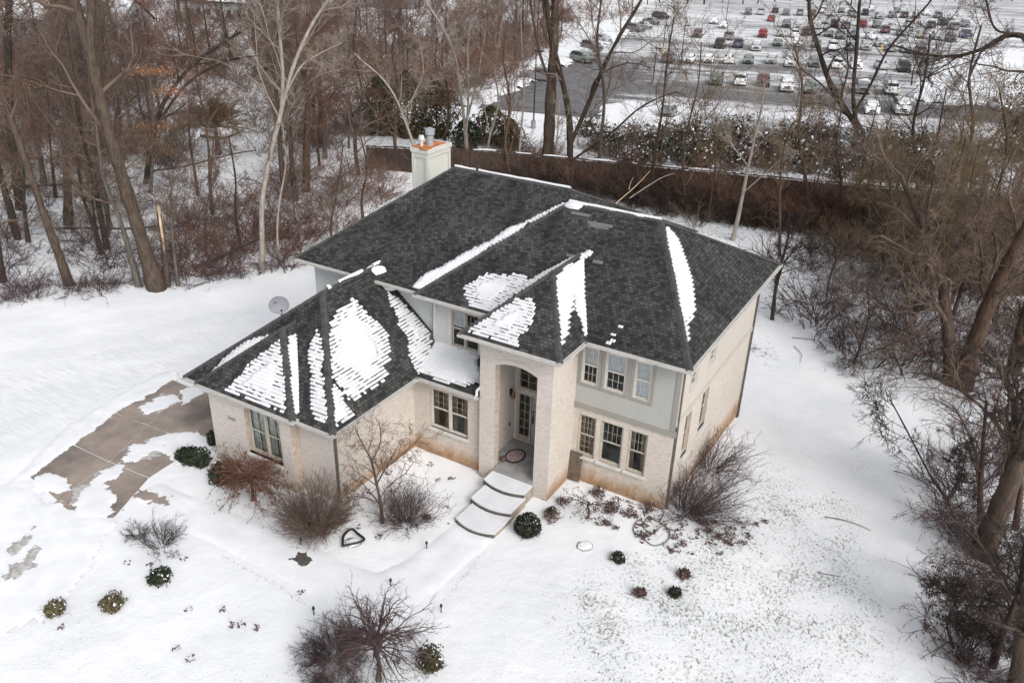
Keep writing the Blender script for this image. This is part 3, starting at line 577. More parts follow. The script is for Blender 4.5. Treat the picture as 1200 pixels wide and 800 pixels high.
# --- chimney on the left end
ch = MB(); cx0, cx1, cy0, cy1, ct = -17.86, -17.03, 8.75, 10.62, 9.28
for z in np.arange(-.5, ct-.3, .16):
    for (xa, ya, xb, yb) in ((cx0, cy0, cx1, cy0), (cx1, cy0, cx1, cy1), (cx1, cy1, cx0, cy1), (cx0, cy1, cx0, cy0)):
        d = Vector((xb-xa, yb-ya, 0)).normalized(); n = Vector((d.y, -d.x, 0)); z2 = z+.16
        ch.face([Vector((xa, ya, z))+n*.02, Vector((xb, yb, z))+n*.02, Vector((xb, yb, z2)), Vector((xa, ya, z2))])
chim = part(ch, 'chimney', M_chim)
t = MB()
for xx, yy in ((cx0, cy0), (cx1, cy0), (cx1, cy1), (cx0, cy1)): t.box((xx, yy, ct/2-.4), (.16, .16, ct+.5))
t.box(((cx0+cx1)/2, (cy0+cy1)/2, ct-.22), (cx1-cx0+.14, cy1-cy0+.14, .24)); t.build('corner_board', M_chim, chim)
t = MB(); t.box(((cx0+cx1)/2, (cy0+cy1)/2, ct), (cx1-cx0+.26, cy1-cy0+.26, .2)); t.build('chimney_crown', M_white, chim)
t = MB(); t.box(((cx0+cx1)/2-.06, (cy0+cy1)/2-.1, ct+.115), (cx1-cx0+.10, cy1-cy0-.1, .04)); t.box((cx1-.12, cy0+.02, ct+.112), (.45, .4, .045)); t.build('chimney_pan', M_rust, chim)
t = MB(); t.tube([(-17.42, 9.55, ct+.13), (-17.42, 9.55, ct+.62)], .19, 12); t.tube([(-17.42, 9.55, ct+.66), (-17.42, 9.55, ct+.92)], .25, 12); t.tube([(-17.42, 9.55, ct+.92), (-17.42, 9.55, ct+1.0)], [.27, .10], 12)
for a in range(4): t.box((-17.42+.2*math.cos(a*1.57), 9.55+.2*math.sin(a*1.57), ct+.64), (.03, .03, .1))
t.build('flue_pipe', M_galv, chim)
t = MB(); t.tube([(-17.62, 9.1, ct+.13), (-17.62, 9.1, ct+.40)], .08, 8); t.tube([(-17.62, 9.1, ct+.44), (-17.62, 9.1, ct+.66)], [.16, .13], 10); t.build('vent_pipe', M_white, chim)

# --- satellite dish behind the garage ridge
dp = upright((-14.9, -3.1, 0), 330, 366); dish = empty('satellite_dish', dp, 'round grey satellite dish on a short mast behind the garage roof', 'satellite dish')
t = MB(); t.tube([dp-Vector((0, 0, .75)), dp, dp+Vector((0, 0, .12))], .035); t.build('mast', M_metal, dish)
c = dp+Vector((-.05, -.05, .32)); nn = (Vector(CAM)-c); nn.z = 0; nn = (nn.normalized()+Vector((.25, 0, .28))).normalized(); uu = nn.orthogonal().normalized(); uu = (Vector((0, 0, 1))-nn*nn.z).normalized(); rr = uu.cross(nn)
t = MB(); rings = [(0, -.10)]; 
def dpt(r_, a, zo): return c+rr*(math.cos(a)*r_*.40)+uu*(math.sin(a)*r_*.36)+nn*zo
for k in range(4):
    r0, r1 = k/4, (k+1)/4
    for j in range(20):
        a0, a1 = j*math.pi/10, (j+1)*math.pi/10
        t.face([dpt(r0, a0, .09*r0*r0-.09), dpt(r1, a0, .09*r1*r1-.09), dpt(r1, a1, .09*r1*r1-.09), dpt(r0, a1, .09*r0*r0-.09)]); t.face([dpt(r0, a1, .09*r0*r0-.11), dpt(r1, a1, .09*r1*r1-.11), dpt(r1, a0, .09*r1*r1-.11), dpt(r0, a0, .09*r0*r0-.11)])
rf = t.build('reflector', M_dish, dish)
t = MB(); [t.box(c-rr*(.16-.05*k)+uu*(.13-.02*(k % 2))-nn*.055, (.035, .02, .07), 0, rr, uu) for k in range(3)]; t.build('maker_mark', mat('dish_mark', (.10, .10, .13), .5), rf)
t = MB(); t.tube([c-uu*.36, c-uu*.30+rr*.2+nn*.35, c-uu*.22+rr*.36+nn*.42], .018); t.build('arm', M_dish, dish)
t = MB(); t.box(c-uu*.20+rr*.38+nn*.42, (.10, .12, .10), 0, rr, uu); t.build('receiver', M_galv, dish)

# --- entry steps, three curved treads under snow
st = empty('entry_steps', (-5.4, -3.4, .3), 'three curved snow covered front steps with dark risers below the arched entry', 'steps')
def step(x0, x1, yb, yf, bow, zt, zb0, k, shift):
    n = 12; fr = []; bk = []
    for i in range(n+1):
        u = i/n; x = x0+(x1-x0)*u; fr.append((x+shift, yf-bow*(1-(2*u-1)**2))); bk.append((x, yb))
    t = MB()
    for i in range(n): t.face([V3(bk[i], zt), V3(fr[i], zt), V3(fr[i+1], zt), V3(bk[i+1], zt)], 0); t.face([V3(fr[i], zb0), V3(fr[i+1], zb0), V3(fr[i+1], zt), V3(fr[i], zt)], 1)
    for a, b, fl in ((bk[0], fr[0], 1), (bk[-1], fr[-1], 0)):
        q = [V3(a, zb0), V3(b, zb0), V3(b, zt), V3(a, zt)]; t.face(q if fl else q[::-1], 2)
    s = t.build('step', [M_concrete, M_stepface, M_stepside], st)
    t = MB(); top = zt+.03
    for i in range(n):
        a, b, c_, d_ = [Vector((q[0], q[1], 0)) for q in (bk[i], fr[i], fr[i+1], bk[i+1])]; e = (b-a)*.03
        lo = lambda q, z: Vector((q.x, q.y, z))
        t.face([lo(a, top), lo(b-e, top), lo(c_-e, top), lo(d_, top)]); t.face([lo(b-e, zt+.002), lo(c_-e, zt+.002), lo(c_-e, top), lo(b-e, top)])
        if i == 0: t.face([lo(a, zt), lo(b-e, zt), lo(b-e, top), lo(a, top)])
        if i == n-1: t.face([lo(c_-e, zt), lo(d_, zt), lo(d_, top), lo(c_-e, top)])
    t.build('snow_layer', M_snow, s)
step(-6.36, -4.56, -2.02, -2.68, .22, .55, -.1, 0, 0); step(-6.24, -4.50, -2.66, -3.74, .20, .39, -.1, 1, -.02); step(-6.14, -4.48, -3.72, -4.88, .22, .24, -.2, 2, -.03)
# doormat
mp = at(601, 533, .0); t = MB(); cz = .707
mx_, my_ = -6.02, -.85
for i in range(16):
    a0, a1 = i*math.pi/8, (i+1)*math.pi/8; P2 = lambda r_, a, z: (mx_+r_*math.cos(a)*.40, my_+r_*math.sin(a)*.52, z)
    t.face([P2(0, a0, cz+.014), P2(.82, a0, cz+.014), P2(.82, a1, cz+.014), P2(0, a1, cz+.014)] if 0 else [P2(0, a0, cz+.014), P2(.82, a0, cz+.014), P2(.82, a1, cz+.014)], 0); t.face([P2(.82, a0, cz+.02), P2(1, a0, cz+.02), P2(1, a1, cz+.02), P2(.82, a1, cz+.02)], 1); t.face([P2(1, a0, cz-.004), P2(1, a1, cz-.004), P2(1, a1, cz+.02), P2(1, a0, cz+.02)], 1)
tag(t.build('doormat', [mat('frosted_mat', (.34, .25, .24), .9, var=.4, scale=7), mat('mat_rim', (.05, .03, .03), .8)], origin=(mx_, my_, cz)), 'oval dark rimmed doormat with frost on the porch floor', 'doormat')
t = MB(); t.tube([(-6.28, -1.38, .70), (-6.27, -1.38, .80), (-6.27, -1.38, .92)], [.10, .13, .05], 8); tag(t.build('flower_pot', M_brownleaf, origin=(-6.28, -1.38, .7)), 'small dark pot at the left corner of the porch floor', 'pot')
# board leaning in the corner beside the portico
t = MB(); t.box((-3.78, -.14, .68), (.62, .05, 1.25), 0, (1, 0, 0), (0.0, .10, 1)); t.box((-3.78, -.17, .68), (.46, .03, 1.05), 0, (1, 0, 0), (0.0, .10, 1)); tag(t.build('shutter', mat('weathered_shutter', (.12, .095, .07), .85, var=.35, scale=5, bump=.3), origin=(-3.78, -.14, .05)), 'dark weathered shutter leaning in the corner right of the portico', 'shutter')
# splash block and black drain hose at the right corner
sp = at(780, 598); t = MB(); n = 14
for i in range(n):
    a0, a1 = 2*math.pi*i/n, 2*math.pi*(i+1)/n; c0 = Vector((sp.x+.25, sp.y+.05, sp.z+.12)); q0 = c0+Vector((.36*math.cos(a0), .30*math.sin(a0), -.04)); q1 = c0+Vector((.36*math.cos(a1), .30*math.sin(a1), -.04)); t.face([c0, q0, q1]); t.face([q0-Vector((0, 0, .2)), q1-Vector((0, 0, .2)), q1, q0])
tag(t.build('splash_block', M_snow, origin=sp), 'snow capped round splash block at the front right house corner', 'splash block')
def ground_curve(px, h=.04): return [at(u, v)+Vector((0, 0, h)) for u, v in px]
def smooth_pts(P, n=6):
    P = [Vector(p) for p in P]; out = []
    for i in range(len(P)-1):
        a, b, c_, d_ = P[max(i-1, 0)], P[i], P[i+1], P[min(i+2, len(P)-1)]
        for k in range(n):
            s = k/n; out.append(.5*((2*b)+(c_-a)*s+(2*a-5*b+4*c_-d_)*s*s+(3*b-a-3*c_+d_)*s**3))
    return out+[P[-1]]
hp = smooth_pts(ground_curve([(778, 600), (772, 612), (760, 606), (754, 618), (765, 625), (776, 617), (784, 622), (782, 634), (766, 640), (752, 630), (742, 622), (748, 610), (758, 616)]), 6)
t = MB(); t.tube(hp, .018, 5); tag(t.build('garden_hose', M_dpipe, origin=at(770, 615), smooth=True), 'black hose coiled loosely on the snow at the front right house corner', 'hose')

# ------------------------------------------------------------------ snow lying on the roofs
def roof_snow(label, pl, eave_dir, poly, soft=.25, bias=0.0, amp=.55, th=.045, seed=0, deep=1.0, cell=.095, course=.14, hipgap=.13):
    O, n = np.array(pl[0], float), np.array(pl[1], float); n = n/np.linalg.norm(n); e = np.array(eave_dir, float); e -= n*e.dot(n); e /= np.linalg.norm(e); up = np.cross(n, e); soft *= .72; amp *= .95
    if up[2] < 0: up = -up; e = -e
    Q = np.array([on_plane(u, v, (O, n)) for u, v in poly]); S = (Q-O)@e; T = (Q-O)@up
    s0, s1, t0, t1 = S.min()-.3, S.max()+.3, T.min()-.2, T.max()+.2
    k0 = math.floor(t0/course); rows = np.arange(k0, math.ceil(t1/course)); ncol = int((s1-s0)/cell); V = []; F = []; cells = {}; FC = []
    pts = list(zip(S, T)); FP = [(float((p-O)@e), float((p-O)@up)) for p in pl[2]] if len(pl) > 2 else []
    fsgn = 1.0
    if FP: ar = sum(FP[i][0]*FP[(i+1) % len(FP)][1]-FP[(i+1) % len(FP)][0]*FP[i][1] for i in range(len(FP))); fsgn = 1.0 if ar > 0 else -1.0
    for r in rows:
        tb = r*course; off = 0; sc = s0+off+(np.arange(ncol)+.5)*cell; ni = len(pts)
        X_, Y_ = sc, np.full(ncol, tb+course*.5); ins = np.zeros(ncol, bool); dist = np.full(ncol, 1e9)
        for i in range(ni):
            x0, y0 = pts[i]; x1, y1 = pts[(i+1) % ni]
            ins ^= ((y0 > Y_) != (y1 > Y_)) & (X_ < (x1-x0)*(Y_-y0)/((y1-y0) if abs(y1-y0) > 1e-9 else 1e-9)+x0)
            dx, dy = x1-x0, y1-y0; tt = np.clip(((X_-x0)*dx+(Y_-y0)*dy)/(dx*dx+dy*dy+1e-12), 0, 1); dist = np.minimum(dist, np.hypot(X_-x0-tt*dx, Y_-y0-tt*dy))
        sdv = np.where(ins, dist, -dist); tab = np.floor((sc+(r*.377 % 1.0)*.3)/.19); edge = np.full(ncol, 9.)
        for i in range(len(FP)):
            x0, y0 = FP[i]; x1, y1 = FP[(i+1) % len(FP)]; Lf = math.hypot(x1-x0, y1-y0); edge = np.minimum(edge, ((x1-x0)*(Y_-y0)-(y1-y0)*(X_-x0))/Lf*fsgn)
        for i in range(ncol):
            nz = mnoise.noise((sc[i]*1.3+seed, tb*1.3, seed*3.1))*.9+mnoise.noise((tab[i]*3.7+seed, r*5.3, seed))*.95+mnoise.noise((sc[i]*6, tb*6, seed))*.35
            if edge[i] < hipgap: continue
            big = mnoise.noise((sc[i]*.9+seed*7, tb*.9, seed)); f = (sdv[i]+.16*big)/soft+bias+amp*nz; sm_ = mnoise.noise((sc[i]*.8, tb*.8, seed+3))
            if f < .30 or (f < 1.0 and mnoise.noise((sc[i]*9.1, tb*8.3, seed*2.2)) > .28+.5*f): continue
            full = f > deep; hsh = math.sin(tab[i]*127.1+r*311.7+seed*74.7)*43758.5; hsh -= math.floor(hsh); fr = 1.0 if full or hsh > .86-.74*min(1, f/deep) else .70+.20*hsh; fr = fr if not (not full and fr == 1.0 and f < .45) else .8
            if not full and hsh < .30-.55*f: continue
            a, b = sc[i]-cell/2, sc[i]+cell/2; z0, z1 = tb, tb+course*fr-(0 if full else .008)
            hgt = th*(.5+.5*min(1, max(0, f)))*(1+.25*sm_); hg2 = hgt*(1. if full else .6)
            hh = lambda x_, y_: th*(1+.35*mnoise.noise((x_*.9, y_*.9, seed+3))); rl = .011 if full else 0; bs = 1.0 if full else (.45+.5*min(1, f)); e_ = 0 if full else .012
            q = [(a, z0, 0), (b, z0, 0), (b, z1, 0), (a, z1, 0), (a+e_, z0+e_*.5, hh(a, z0)*bs+rl), (b-e_, z0+e_*.5, hh(b, z0)*bs+rl), (b-e_, z1, hh(b, z1)*bs*(1 if full else .6)-rl), (a+e_, z1, hh(a, z1)*bs*(1 if full else .6)-rl)]
            i0 = len(V); V += [O+e*s_+up*t_+n*(h_+.004) for s_, t_, h_ in q]
            cells[(r, i)] = full; FC.append((r, i, i0))
    for r, i, i0 in FC:
        me_ = cells[(r, i)]; F.append((i0+4, i0+5, i0+6, i0+7))
        for dr, di, fc in ((-1, 0, (0, 1, 5, 4)), (0, 1, (1, 2, 6, 5)), (1, 0, (2, 3, 7, 6)), (0, -1, (3, 0, 4, 7))):
            if dr == -1 or not (me_ and cells.get((r+dr, i+di), False)): F.append(tuple(i0+k for k in fc))
    if not V: return
    V = np.array(V); c = V.mean(0); o = link('roof_snow', raw_mesh('roof_snow', V-c, np.array(F), M_snow), None, tuple(c)); tag(o, label, 'snow', 'snow patches left on the roofs')
ED = (1, 0, 0); EY = (0, 1, 0)
PG_R = plane_of(pg, 'e1 e2 t1 t0'); PG_F = plane_of(pg, 'e0 e1 t0'); PB_F = plane_of(pb, 'e0 e1 t0'); PB_R = plane_of(pb, 'e1 e2 t1 t0'); PP_F = plane_of(pp, 'e0 e1 t0'); PP_R = plane_of(pp, 'e1 e2 t1 t0'); PW_R = plane_of(pw, 'e1 e2 t1'); PM_F = plane_of(pm_, 'e0 e1 t1 t0')
PR = (np.array(q[0]), np.cross(np.array(q[1])-np.array(q[0]), np.array(q[3])-np.array(q[0])))
roof_snow('large snow field on the right slope of the garage roof', PG_R, EY, [(384, 376), (414, 349), (430, 366), (453, 398), (456, 412), (450, 437), (442, 452), (424, 452), (404, 440), (385, 446)], .42, .45, .6, seed=1, deep=2.4)
roof_snow('snow wedge low beside the garage corner hip', PG_R, EY, [(386, 440), (396, 458), (405, 476), (413, 485), (396, 499), (388.5, 504)], .25, .35, .5, seed=2)
roof_snow('broken snow courses low on the right slope of the garage roof', PG_R, EY, [(396, 440), (442, 448), (432, 462), (414, 478), (400, 462)], .8, .15, .75, seed=21)
roof_snow('ragged snow band along the house wall above the garage', PG_R, EY, [(452, 340), (473, 356), (489, 371), (503, 388), (503, 420), (489, 438), (481, 420), (476, 395), (463, 367)], .45, .4, .6, seed=3, deep=1.9)
roof_snow('broad snow sheet on the low roof between garage and portico', PR, ED, [(478, 440), (492, 394), (512, 398), (563, 416), (562, 446), (546, 452), (520, 447), (496, 436)], .20, .55, .5, .06, seed=4)
roof_snow('striped snow triangle on the front slope of the garage bay', PB_F, ED, [(266, 457), (290, 426), (328, 396), (333, 396), (337, 482), (328, 484), (297, 470)], .35, .42, .55, seed=5, deep=2.6)
roof_snow('solid snow strip right of the garage bay hip', PB_R, EY, [(341, 490), (338, 396), (346, 390), (353, 418), (362, 432), (362, 480), (348, 491)], .16, .5, .35, .05, seed=6)
roof_snow('snow strip left of the garage corner hip', PG_F, ED, [(371, 386), (364, 424), (364, 470), (371, 490), (383, 492), (380, 440), (376, 400)], .30, .35, .7, seed=7, deep=1.8)
roof_snow('thin snow line beside the left hip of the garage bay', PG_F, ED, [(246, 437), (268, 417), (300, 396), (318, 390), (316, 396), (280, 420), (252, 440)], .18, .5, .6, seed=8)
roof_snow('long snow strip in the valley left of the wing roof', PM_F, ED, [(478, 341), (500, 322), (545, 298), (600, 268), (652, 242), (660, 239), (610, 268), (560, 299), (505, 333), (488, 344)], .13, .7, .4, .06, seed=9)
roof_snow('ragged snow patch on the wing slope left of the portico roof', PLW, ED, [(541, 337), (572, 319), (606, 322), (622, 332), (596, 350), (574, 364), (558, 362)], .38, .5, .6, seed=10, deep=2.2)
roof_snow('thin snow ridge line behind the portico roof', PLW, ED, [(574, 364), (600, 344), (640, 317), (668, 303), (692, 294), (692, 299), (664, 310), (636, 325)], .14, .6, .35, .07, seed=11)
roof_snow('ragged snow patch on the front slope of the portico roof', PP_F, ED, [(543, 388), (592, 354), (620, 350), (624, 364), (618, 384), (606, 408), (572, 396)], .45, .5, .65, seed=12, deep=2.2)
roof_snow('forked white snow tongue on the right slope of the portico roof', PP_R, EY, [(651, 322), (688, 297), (687, 330), (687, 360), (689, 394), (683, 392), (674, 346), (670, 352), (667, 386), (660, 402), (654, 408), (652, 350)], .13, .55, .4, .055, seed=13)
roof_snow('tapering snow strip behind the right hip of the wing roof', PW_R, EY, [(779, 262), (794, 279), (811, 328), (813, 362), (806, 380), (809, 402), (804, 398), (795, 345), (785, 300)], .14, .5, .4, .055, seed=14)
roof_snow('few snow crumbs low on the wing slope above the upper windows', PLW, ED, [(704, 402), (704, 384), (724, 378), (726, 406)], 1.4, -.25, .95, seed=15)
def ridge_snow(label, p, q, wd, th, seed):
    p, q = Vector(p), Vector(q); d = q-p; L = d.length; d.normalize(); s = d.cross(Vector((0, 0, 1))).normalized(); t = MB(); n = int(L/.16); pv = None
    for i in range(n+1):
        w2 = wd*(.6+.6*mnoise.noise((i*.23, seed, 0))+.15*random.random()); c0 = p+d*(L*i/n)+Vector((0, 0, .05)); h = th*(.8+.5*mnoise.noise((i*.3, seed, 5)))
        cur = [c0-s*w2-Vector((0, 0, .09)), c0-s*w2*.6+Vector((0, 0, h*.5)), c0+Vector((0, 0, h)), c0+s*w2*.6+Vector((0, 0, h*.5)), c0+s*w2-Vector((0, 0, .09))]
        if pv and mnoise.noise((i*.17, seed, 9)) > -.34:
            for k in range(4): t.face([pv[k], cur[k], cur[k+1], pv[k+1]])
        pv = cur
    tag(t.build('ridge_snow', M_snow, origin=p), label, 'snow', 'snow patches left on the roofs')
up_ = Vector((0, .08, .0))
ridge_snow('thin snow line along the highest main roof ridge', Vector(pm_['t0'])+up_, Vector(pm_['t1'])+up_, .12, .05, 3.3); ridge_snow('thin snow line along the wing roof ridge', Vector(pw['t0'])+up_, Vector(pw['t1'])+up_, .14, .06, 7.7)
ridge_snow('snow line on the short garage ridge', Vector(pg['t0'])+Vector((-.06, .3, 0)), Vector(pg['t1'])+Vector((-.06, .2, 0)), .15, .06, 1.2)
def heap(label, c, rx, ry, rz, seed, ax=0):
    t = MB(); n, m_ = 14, 6; c = Vector(c)
    def q(i, j):
        a, e = 6.2832*i/n, 1.45*j/m_; k = 1+.35*mnoise.noise((math.cos(a)*1.4+seed, math.sin(a)*1.4, e*1.3)); x, y = rx*math.cos(a)*math.cos(e)*k, ry*math.sin(a)*math.cos(e)*k
        return c+Vector((x*math.cos(ax)-y*math.sin(ax), x*math.sin(ax)+y*math.cos(ax), rz*math.sin(e)*k-.3*(j == 0)))
    for j in range(m_):
        for i in range(n): t.face([q(i, j), q(i+1, j), q(i+1, j+1), q(i, j+1)])
    t.face([q(i, m_) for i in range(n)]); tag(t.build('snow_heap', M_snow, origin=c, smooth=True), label, 'snow', 'snow patches left on the roofs')
heap('small snow heap where the garage ridge meets the main eave', Vector(pg['t1'])+Vector((.12, -.30, -.10)), .50, .30, .12, 2.5, .4); heap('flat snow heap sliding off the main eave above the garage', Vector(pg['t1'])+Vector((.62, -.42, -.42)), .52, .26, .16, 4.1, -.1)
heap('small snow wedge at the left end of the wing ridge', Vector(pw['t0'])+Vector((.30, -.12, -.06)), .42, .20, .13, 4.5)

# ------------------------------------------------------------------ driveway slabs, walk, bare patches
dw = tag(empty('driveway', (-19.5, -6, .3)), 'tan concrete driveway of large slabs half cleared of snow', kind='structure')
Lp = [at(205, 441), at(132, 482.5), at(85, 521), at(33, 558), at(-32, 606)]; Lp[0] = Lp[1]+(Lp[1]-Lp[2])*1.35
Cp = [None, at(173, 498), at(128, 541), at(67.5, 586), at(0, 640)]; Cp[0] = Cp[1]+(Cp[1]-Cp[2])*1.25
Rp = [Vector((-16.2, -3.3, .2)), Vector((-17.35, -6.7, .37)), at(175, 560), at(135, 605), at(72, 668)]
for i in range(4):
    for a, b in ((Lp, Cp), (Cp, Rp)):
        P = [a[i], a[i+1], b[i+1], b[i]]; c = sum(P, Vector())/4; P = [c+(p-c)*(1-.035/(p-c).length) for p in P]; P = [Vector((p.x, p.y, gz(p.x, p.y)+.03)) for p in P]
        t = MB(); t.face(P); [t.face([P[k]-Vector((0, 0, .12)), P[(k+1) % 4]-Vector((0, 0, .12)), P[(k+1) % 4], P[k]]) for k in range(4)]
        if i < 3 or a is Cp: t.build('concrete_slab', M_slab, dw)
M_ice = mat('grey_slush', (.40, .385, .375), .35, .4, var=.45, scale=6, bump=.3)
def ground_patch(poly, m, h=.03, rag=.10, seed=0, name='snow_patch', step_=.12, holes=0, sub=0):
    """low ragged sheet lying on the ground inside an outline given as ground points"""
    P = [(p[0], p[1]) for p in poly]; xs = [p[0] for p in P]; ys = [p[1] for p in P]; gx_, gy_ = np.arange(min(xs)-.4, max(xs)+.4, step_), np.arange(min(ys)-.4, max(ys)+.4, step_)
    Xp, Yp = np.meshgrid(gx_, gy_, indexing='ij'); n = len(P); ins = np.zeros(Xp.shape, bool); dist = np.full(Xp.shape, 1e9)
    for i in range(n):
        x0, y0 = P[i]; x1, y1 = P[(i+1) % n]; ins ^= ((y0 > Yp) != (y1 > Yp)) & (Xp < (x1-x0)*(Yp-y0)/((y1-y0) if abs(y1-y0) > 1e-9 else 1e-9)+x0)
        dx, dy = x1-x0, y1-y0; tt = np.clip(((Xp-x0)*dx+(Yp-y0)*dy)/(dx*dx+dy*dy+1e-12), 0, 1); dist = np.minimum(dist, np.hypot(Xp-x0-tt*dx, Yp-y0-tt*dy))
    sdv = np.where(ins, dist, -dist); NZ = np.array([[mnoise.noise((x*1.7, y*1.7, seed))+.6*mnoise.noise((x*4.5, y*4.5, seed+4))+.4*mnoise.noise((x*11, y*11, seed)) for y in gy_] for x in gx_])
    f = sdv+rag*NZ*3; H = np.clip(f/.25, 0, 1)*h*(1+.3*NZ)-.02*(f <= 0); keep = f > -step_*.8
    if holes: keep &= (NZ > -holes)
    Zp = terr(Xp, Yp)+H+sub; id_ = np.arange(Xp.size).reshape(Xp.shape); Fq = np.stack([id_[:-1, :-1], id_[1:, :-1], id_[1:, 1:], id_[:-1, 1:]], -1).reshape(-1, 4)
    ok = (keep[:-1, :-1] & keep[1:, :-1] & keep[1:, 1:] & keep[:-1, 1:]).reshape(-1); Fq = Fq[ok]
    used, inv = np.unique(Fq, return_inverse=True); V = np.stack([Xp, Yp, Zp], -1).reshape(-1, 3)[used]; c = V.mean(0)
    return link(name, raw_mesh(name, V-c, inv.reshape(-1, 4), m, smooth=True), None, tuple(c))
pxs = lambda *q: [at(u, v) for u, v in q]
for k, (pl, lb) in enumerate([(pxs((162, 478), (180, 466), (205, 462), (212, 470), (196, 480), (170, 488)), 'thin icy snow patch on the upper left driveway slab'),
     (pxs((208, 460), (222, 452), (241, 456), (240, 462), (215, 474)), 'snow wedge on the driveway slab nearest the garage corner'),
     (pxs((146, 532), (160, 520), (185, 510), (206, 508), (214, 511), (198, 522), (188, 534), (165, 540), (150, 546)), 'slushy snow streak across the middle driveway slab'),
     (pxs((187, 520), (205, 508), (232, 504), (252, 520), (225, 548), (198, 540)), 'snow covering the driveway edge beside the evergreen shrub'),
     (pxs((38, 560), (55, 554), (80, 560), (82, 574), (66, 580), (40, 574)), 'snow patch on the lower left driveway slab'),
     (pxs((85, 585), (110, 556), (138, 545), (150, 552), (128, 566), (136, 572), (134, 600), (110, 612), (90, 606)), 'slushy snow patch on the lower right driveway slab'),
     (pxs((-40, 590), (20, 562), (52, 590), (74, 586), (96, 608), (140, 604), (120, 640), (60, 720), (-40, 760)), 'snow covered lower end of the driveway')]):
    k in (0, 2, 5) and tag(ground_patch(pl, M_ice, .004, .17, k*5.1+1, 'ice_patch', .075, sub=.032), ['thin grey ice round the snow on the upper left driveway slab', '', 'grey slush round the streak on the middle driveway slab', '', '', 'grey slush round the lower right driveway snow'][k], 'ice', 'slush on the driveway'); tag(ground_patch(pl, M_snow_g, .022 if k < 6 else .03, .10 if k in (2, 5) else .06, k*3.3, sub=.03, step_=.075 if k < 6 else .15, holes=.75 if k in (0, 2, 4, 5) else 0), lb, 'snow', 'snow patches lying on the driveway')
tag(ground_patch(pxs((212, 446), (205, 445), (180, 461), (134, 485), (87, 523), (36, 560), (14, 566), (60, 516), (118, 474), (180, 440), (205, 434)), M_snow_g, .03, .035, 9.7, sub=.028, step_=.075), 'ragged snow rim along the far driveway edge', 'snow', 'snow patches lying on the driveway')
# snow covered front walk from the driveway to the steps
wk = pxs((148, 583), (188, 566), (330, 622), (400, 655), (440, 672), (478, 655), (520, 622), (536, 612), (580, 632), (555, 655), (515, 690), (470, 722), (420, 735), (388, 706), (300, 662), (220, 622))
g_ = ground_patch(wk, M_snow_g, .035, .02, 5.5, 'path', .2, sub=.004); tag(g_, 'front walk under smooth snow from driveway to steps', kind='structure')
for k, (pl, lb) in enumerate([(pxs((154, 582), (170, 574), (200, 582), (196, 596), (178, 590)), 'bare wet concrete spot at the driveway end of the walk'), (pxs((341, 656), (350, 649), (356, 653), (366, 656), (366, 663), (352, 664)), 'bare brown concrete spot on the snowy walk below the brown shrub'), (pxs((0, 668), (12, 646), (30, 630), (38, 610), (46, 612), (40, 632), (16, 656), (2, 672)), 'dark tyre track across the driveway snow'), (pxs((0, 678), (26, 660), (44, 640), (52, 642), (40, 662), (6, 684)), 'second wider tyre track across the driveway snow')]):
    tag(ground_patch(pl, M_slab if k == 0 else M_stepface if k == 1 else M_ice, .006, .10 if k < 2 else .12, k*7.1+2, 'bare_patch', .07, sub=.042 if k < 2 else .064, holes=.8), lb, 'bare patch', 'bare spots in the snow')

# ================================================================== trees, shrubs, brush
def nrm(a): return a/np.maximum(np.linalg.norm(a, axis=-1, keepdims=True), 1e-9)
def tubes(P, R, k):
    """P (B,n,3) centre lines, R (B,n) radii -> verts, quads"""
    B, n, _ = P.shape; T = np.empty_like(P); T[:, 1:-1] = P[:, 2:]-P[:, :-2]; T[:, 0] = P[:, 1]-P[:, 0]; T[:, -1] = P[:, -1]-P[:, -2]; T = nrm(T)
    m = nrm(T.mean(1)); ref = np.where(np.abs(m[:, 2:3]) < .8, np.array([[0, 0, 1.]]), np.array([[1., 0, 0]]))
    U = nrm(np.cross(T, ref[:, None, :])); W = np.cross(T, U); a = np.arange(k)*2*np.pi/k
    V = P[:, :, None, :]+R[:, :, None, None]*(np.cos(a)[None, None, :, None]*U[:, :, None, :]+np.sin(a)[None, None, :, None]*W[:, :, None, :])
    i = np.arange(B*n*k).reshape(B, n, k); j = np.roll(i, -1, 2)
    F = np.stack([i[:, :-1], j[:, :-1], j[:, 1:], i[:, 1:]], -1).reshape(-1, 4); return V.reshape(-1, 3), F
def merge(parts):
    Vs, Fs, o = [], [], 0
    for V, F in parts: Vs.append(V); Fs.append(F+o); o += len(V)
    return np.concatenate(Vs), np.concatenate(Fs)
def grow(S, D, Ls, Rs, n, rng, wig=.25, up=.0, taper=.25):
    """branches from starts S along D: n points each, wandering, pulled up (or down) by up"""
    B = len(S); P = np.empty((B, n, 3)); P[:, 0] = S; d = nrm(D); st = (Ls/(n-1))[:, None]
    for i in range(1, n):
        d = nrm(d+rng.normal(0, wig, (B, 3))+np.array([0, 0, up])); P[:, i] = P[:, i-1]+d*st
    R = Rs[:, None]*np.linspace(1, taper, n)[None, :]; return P, R
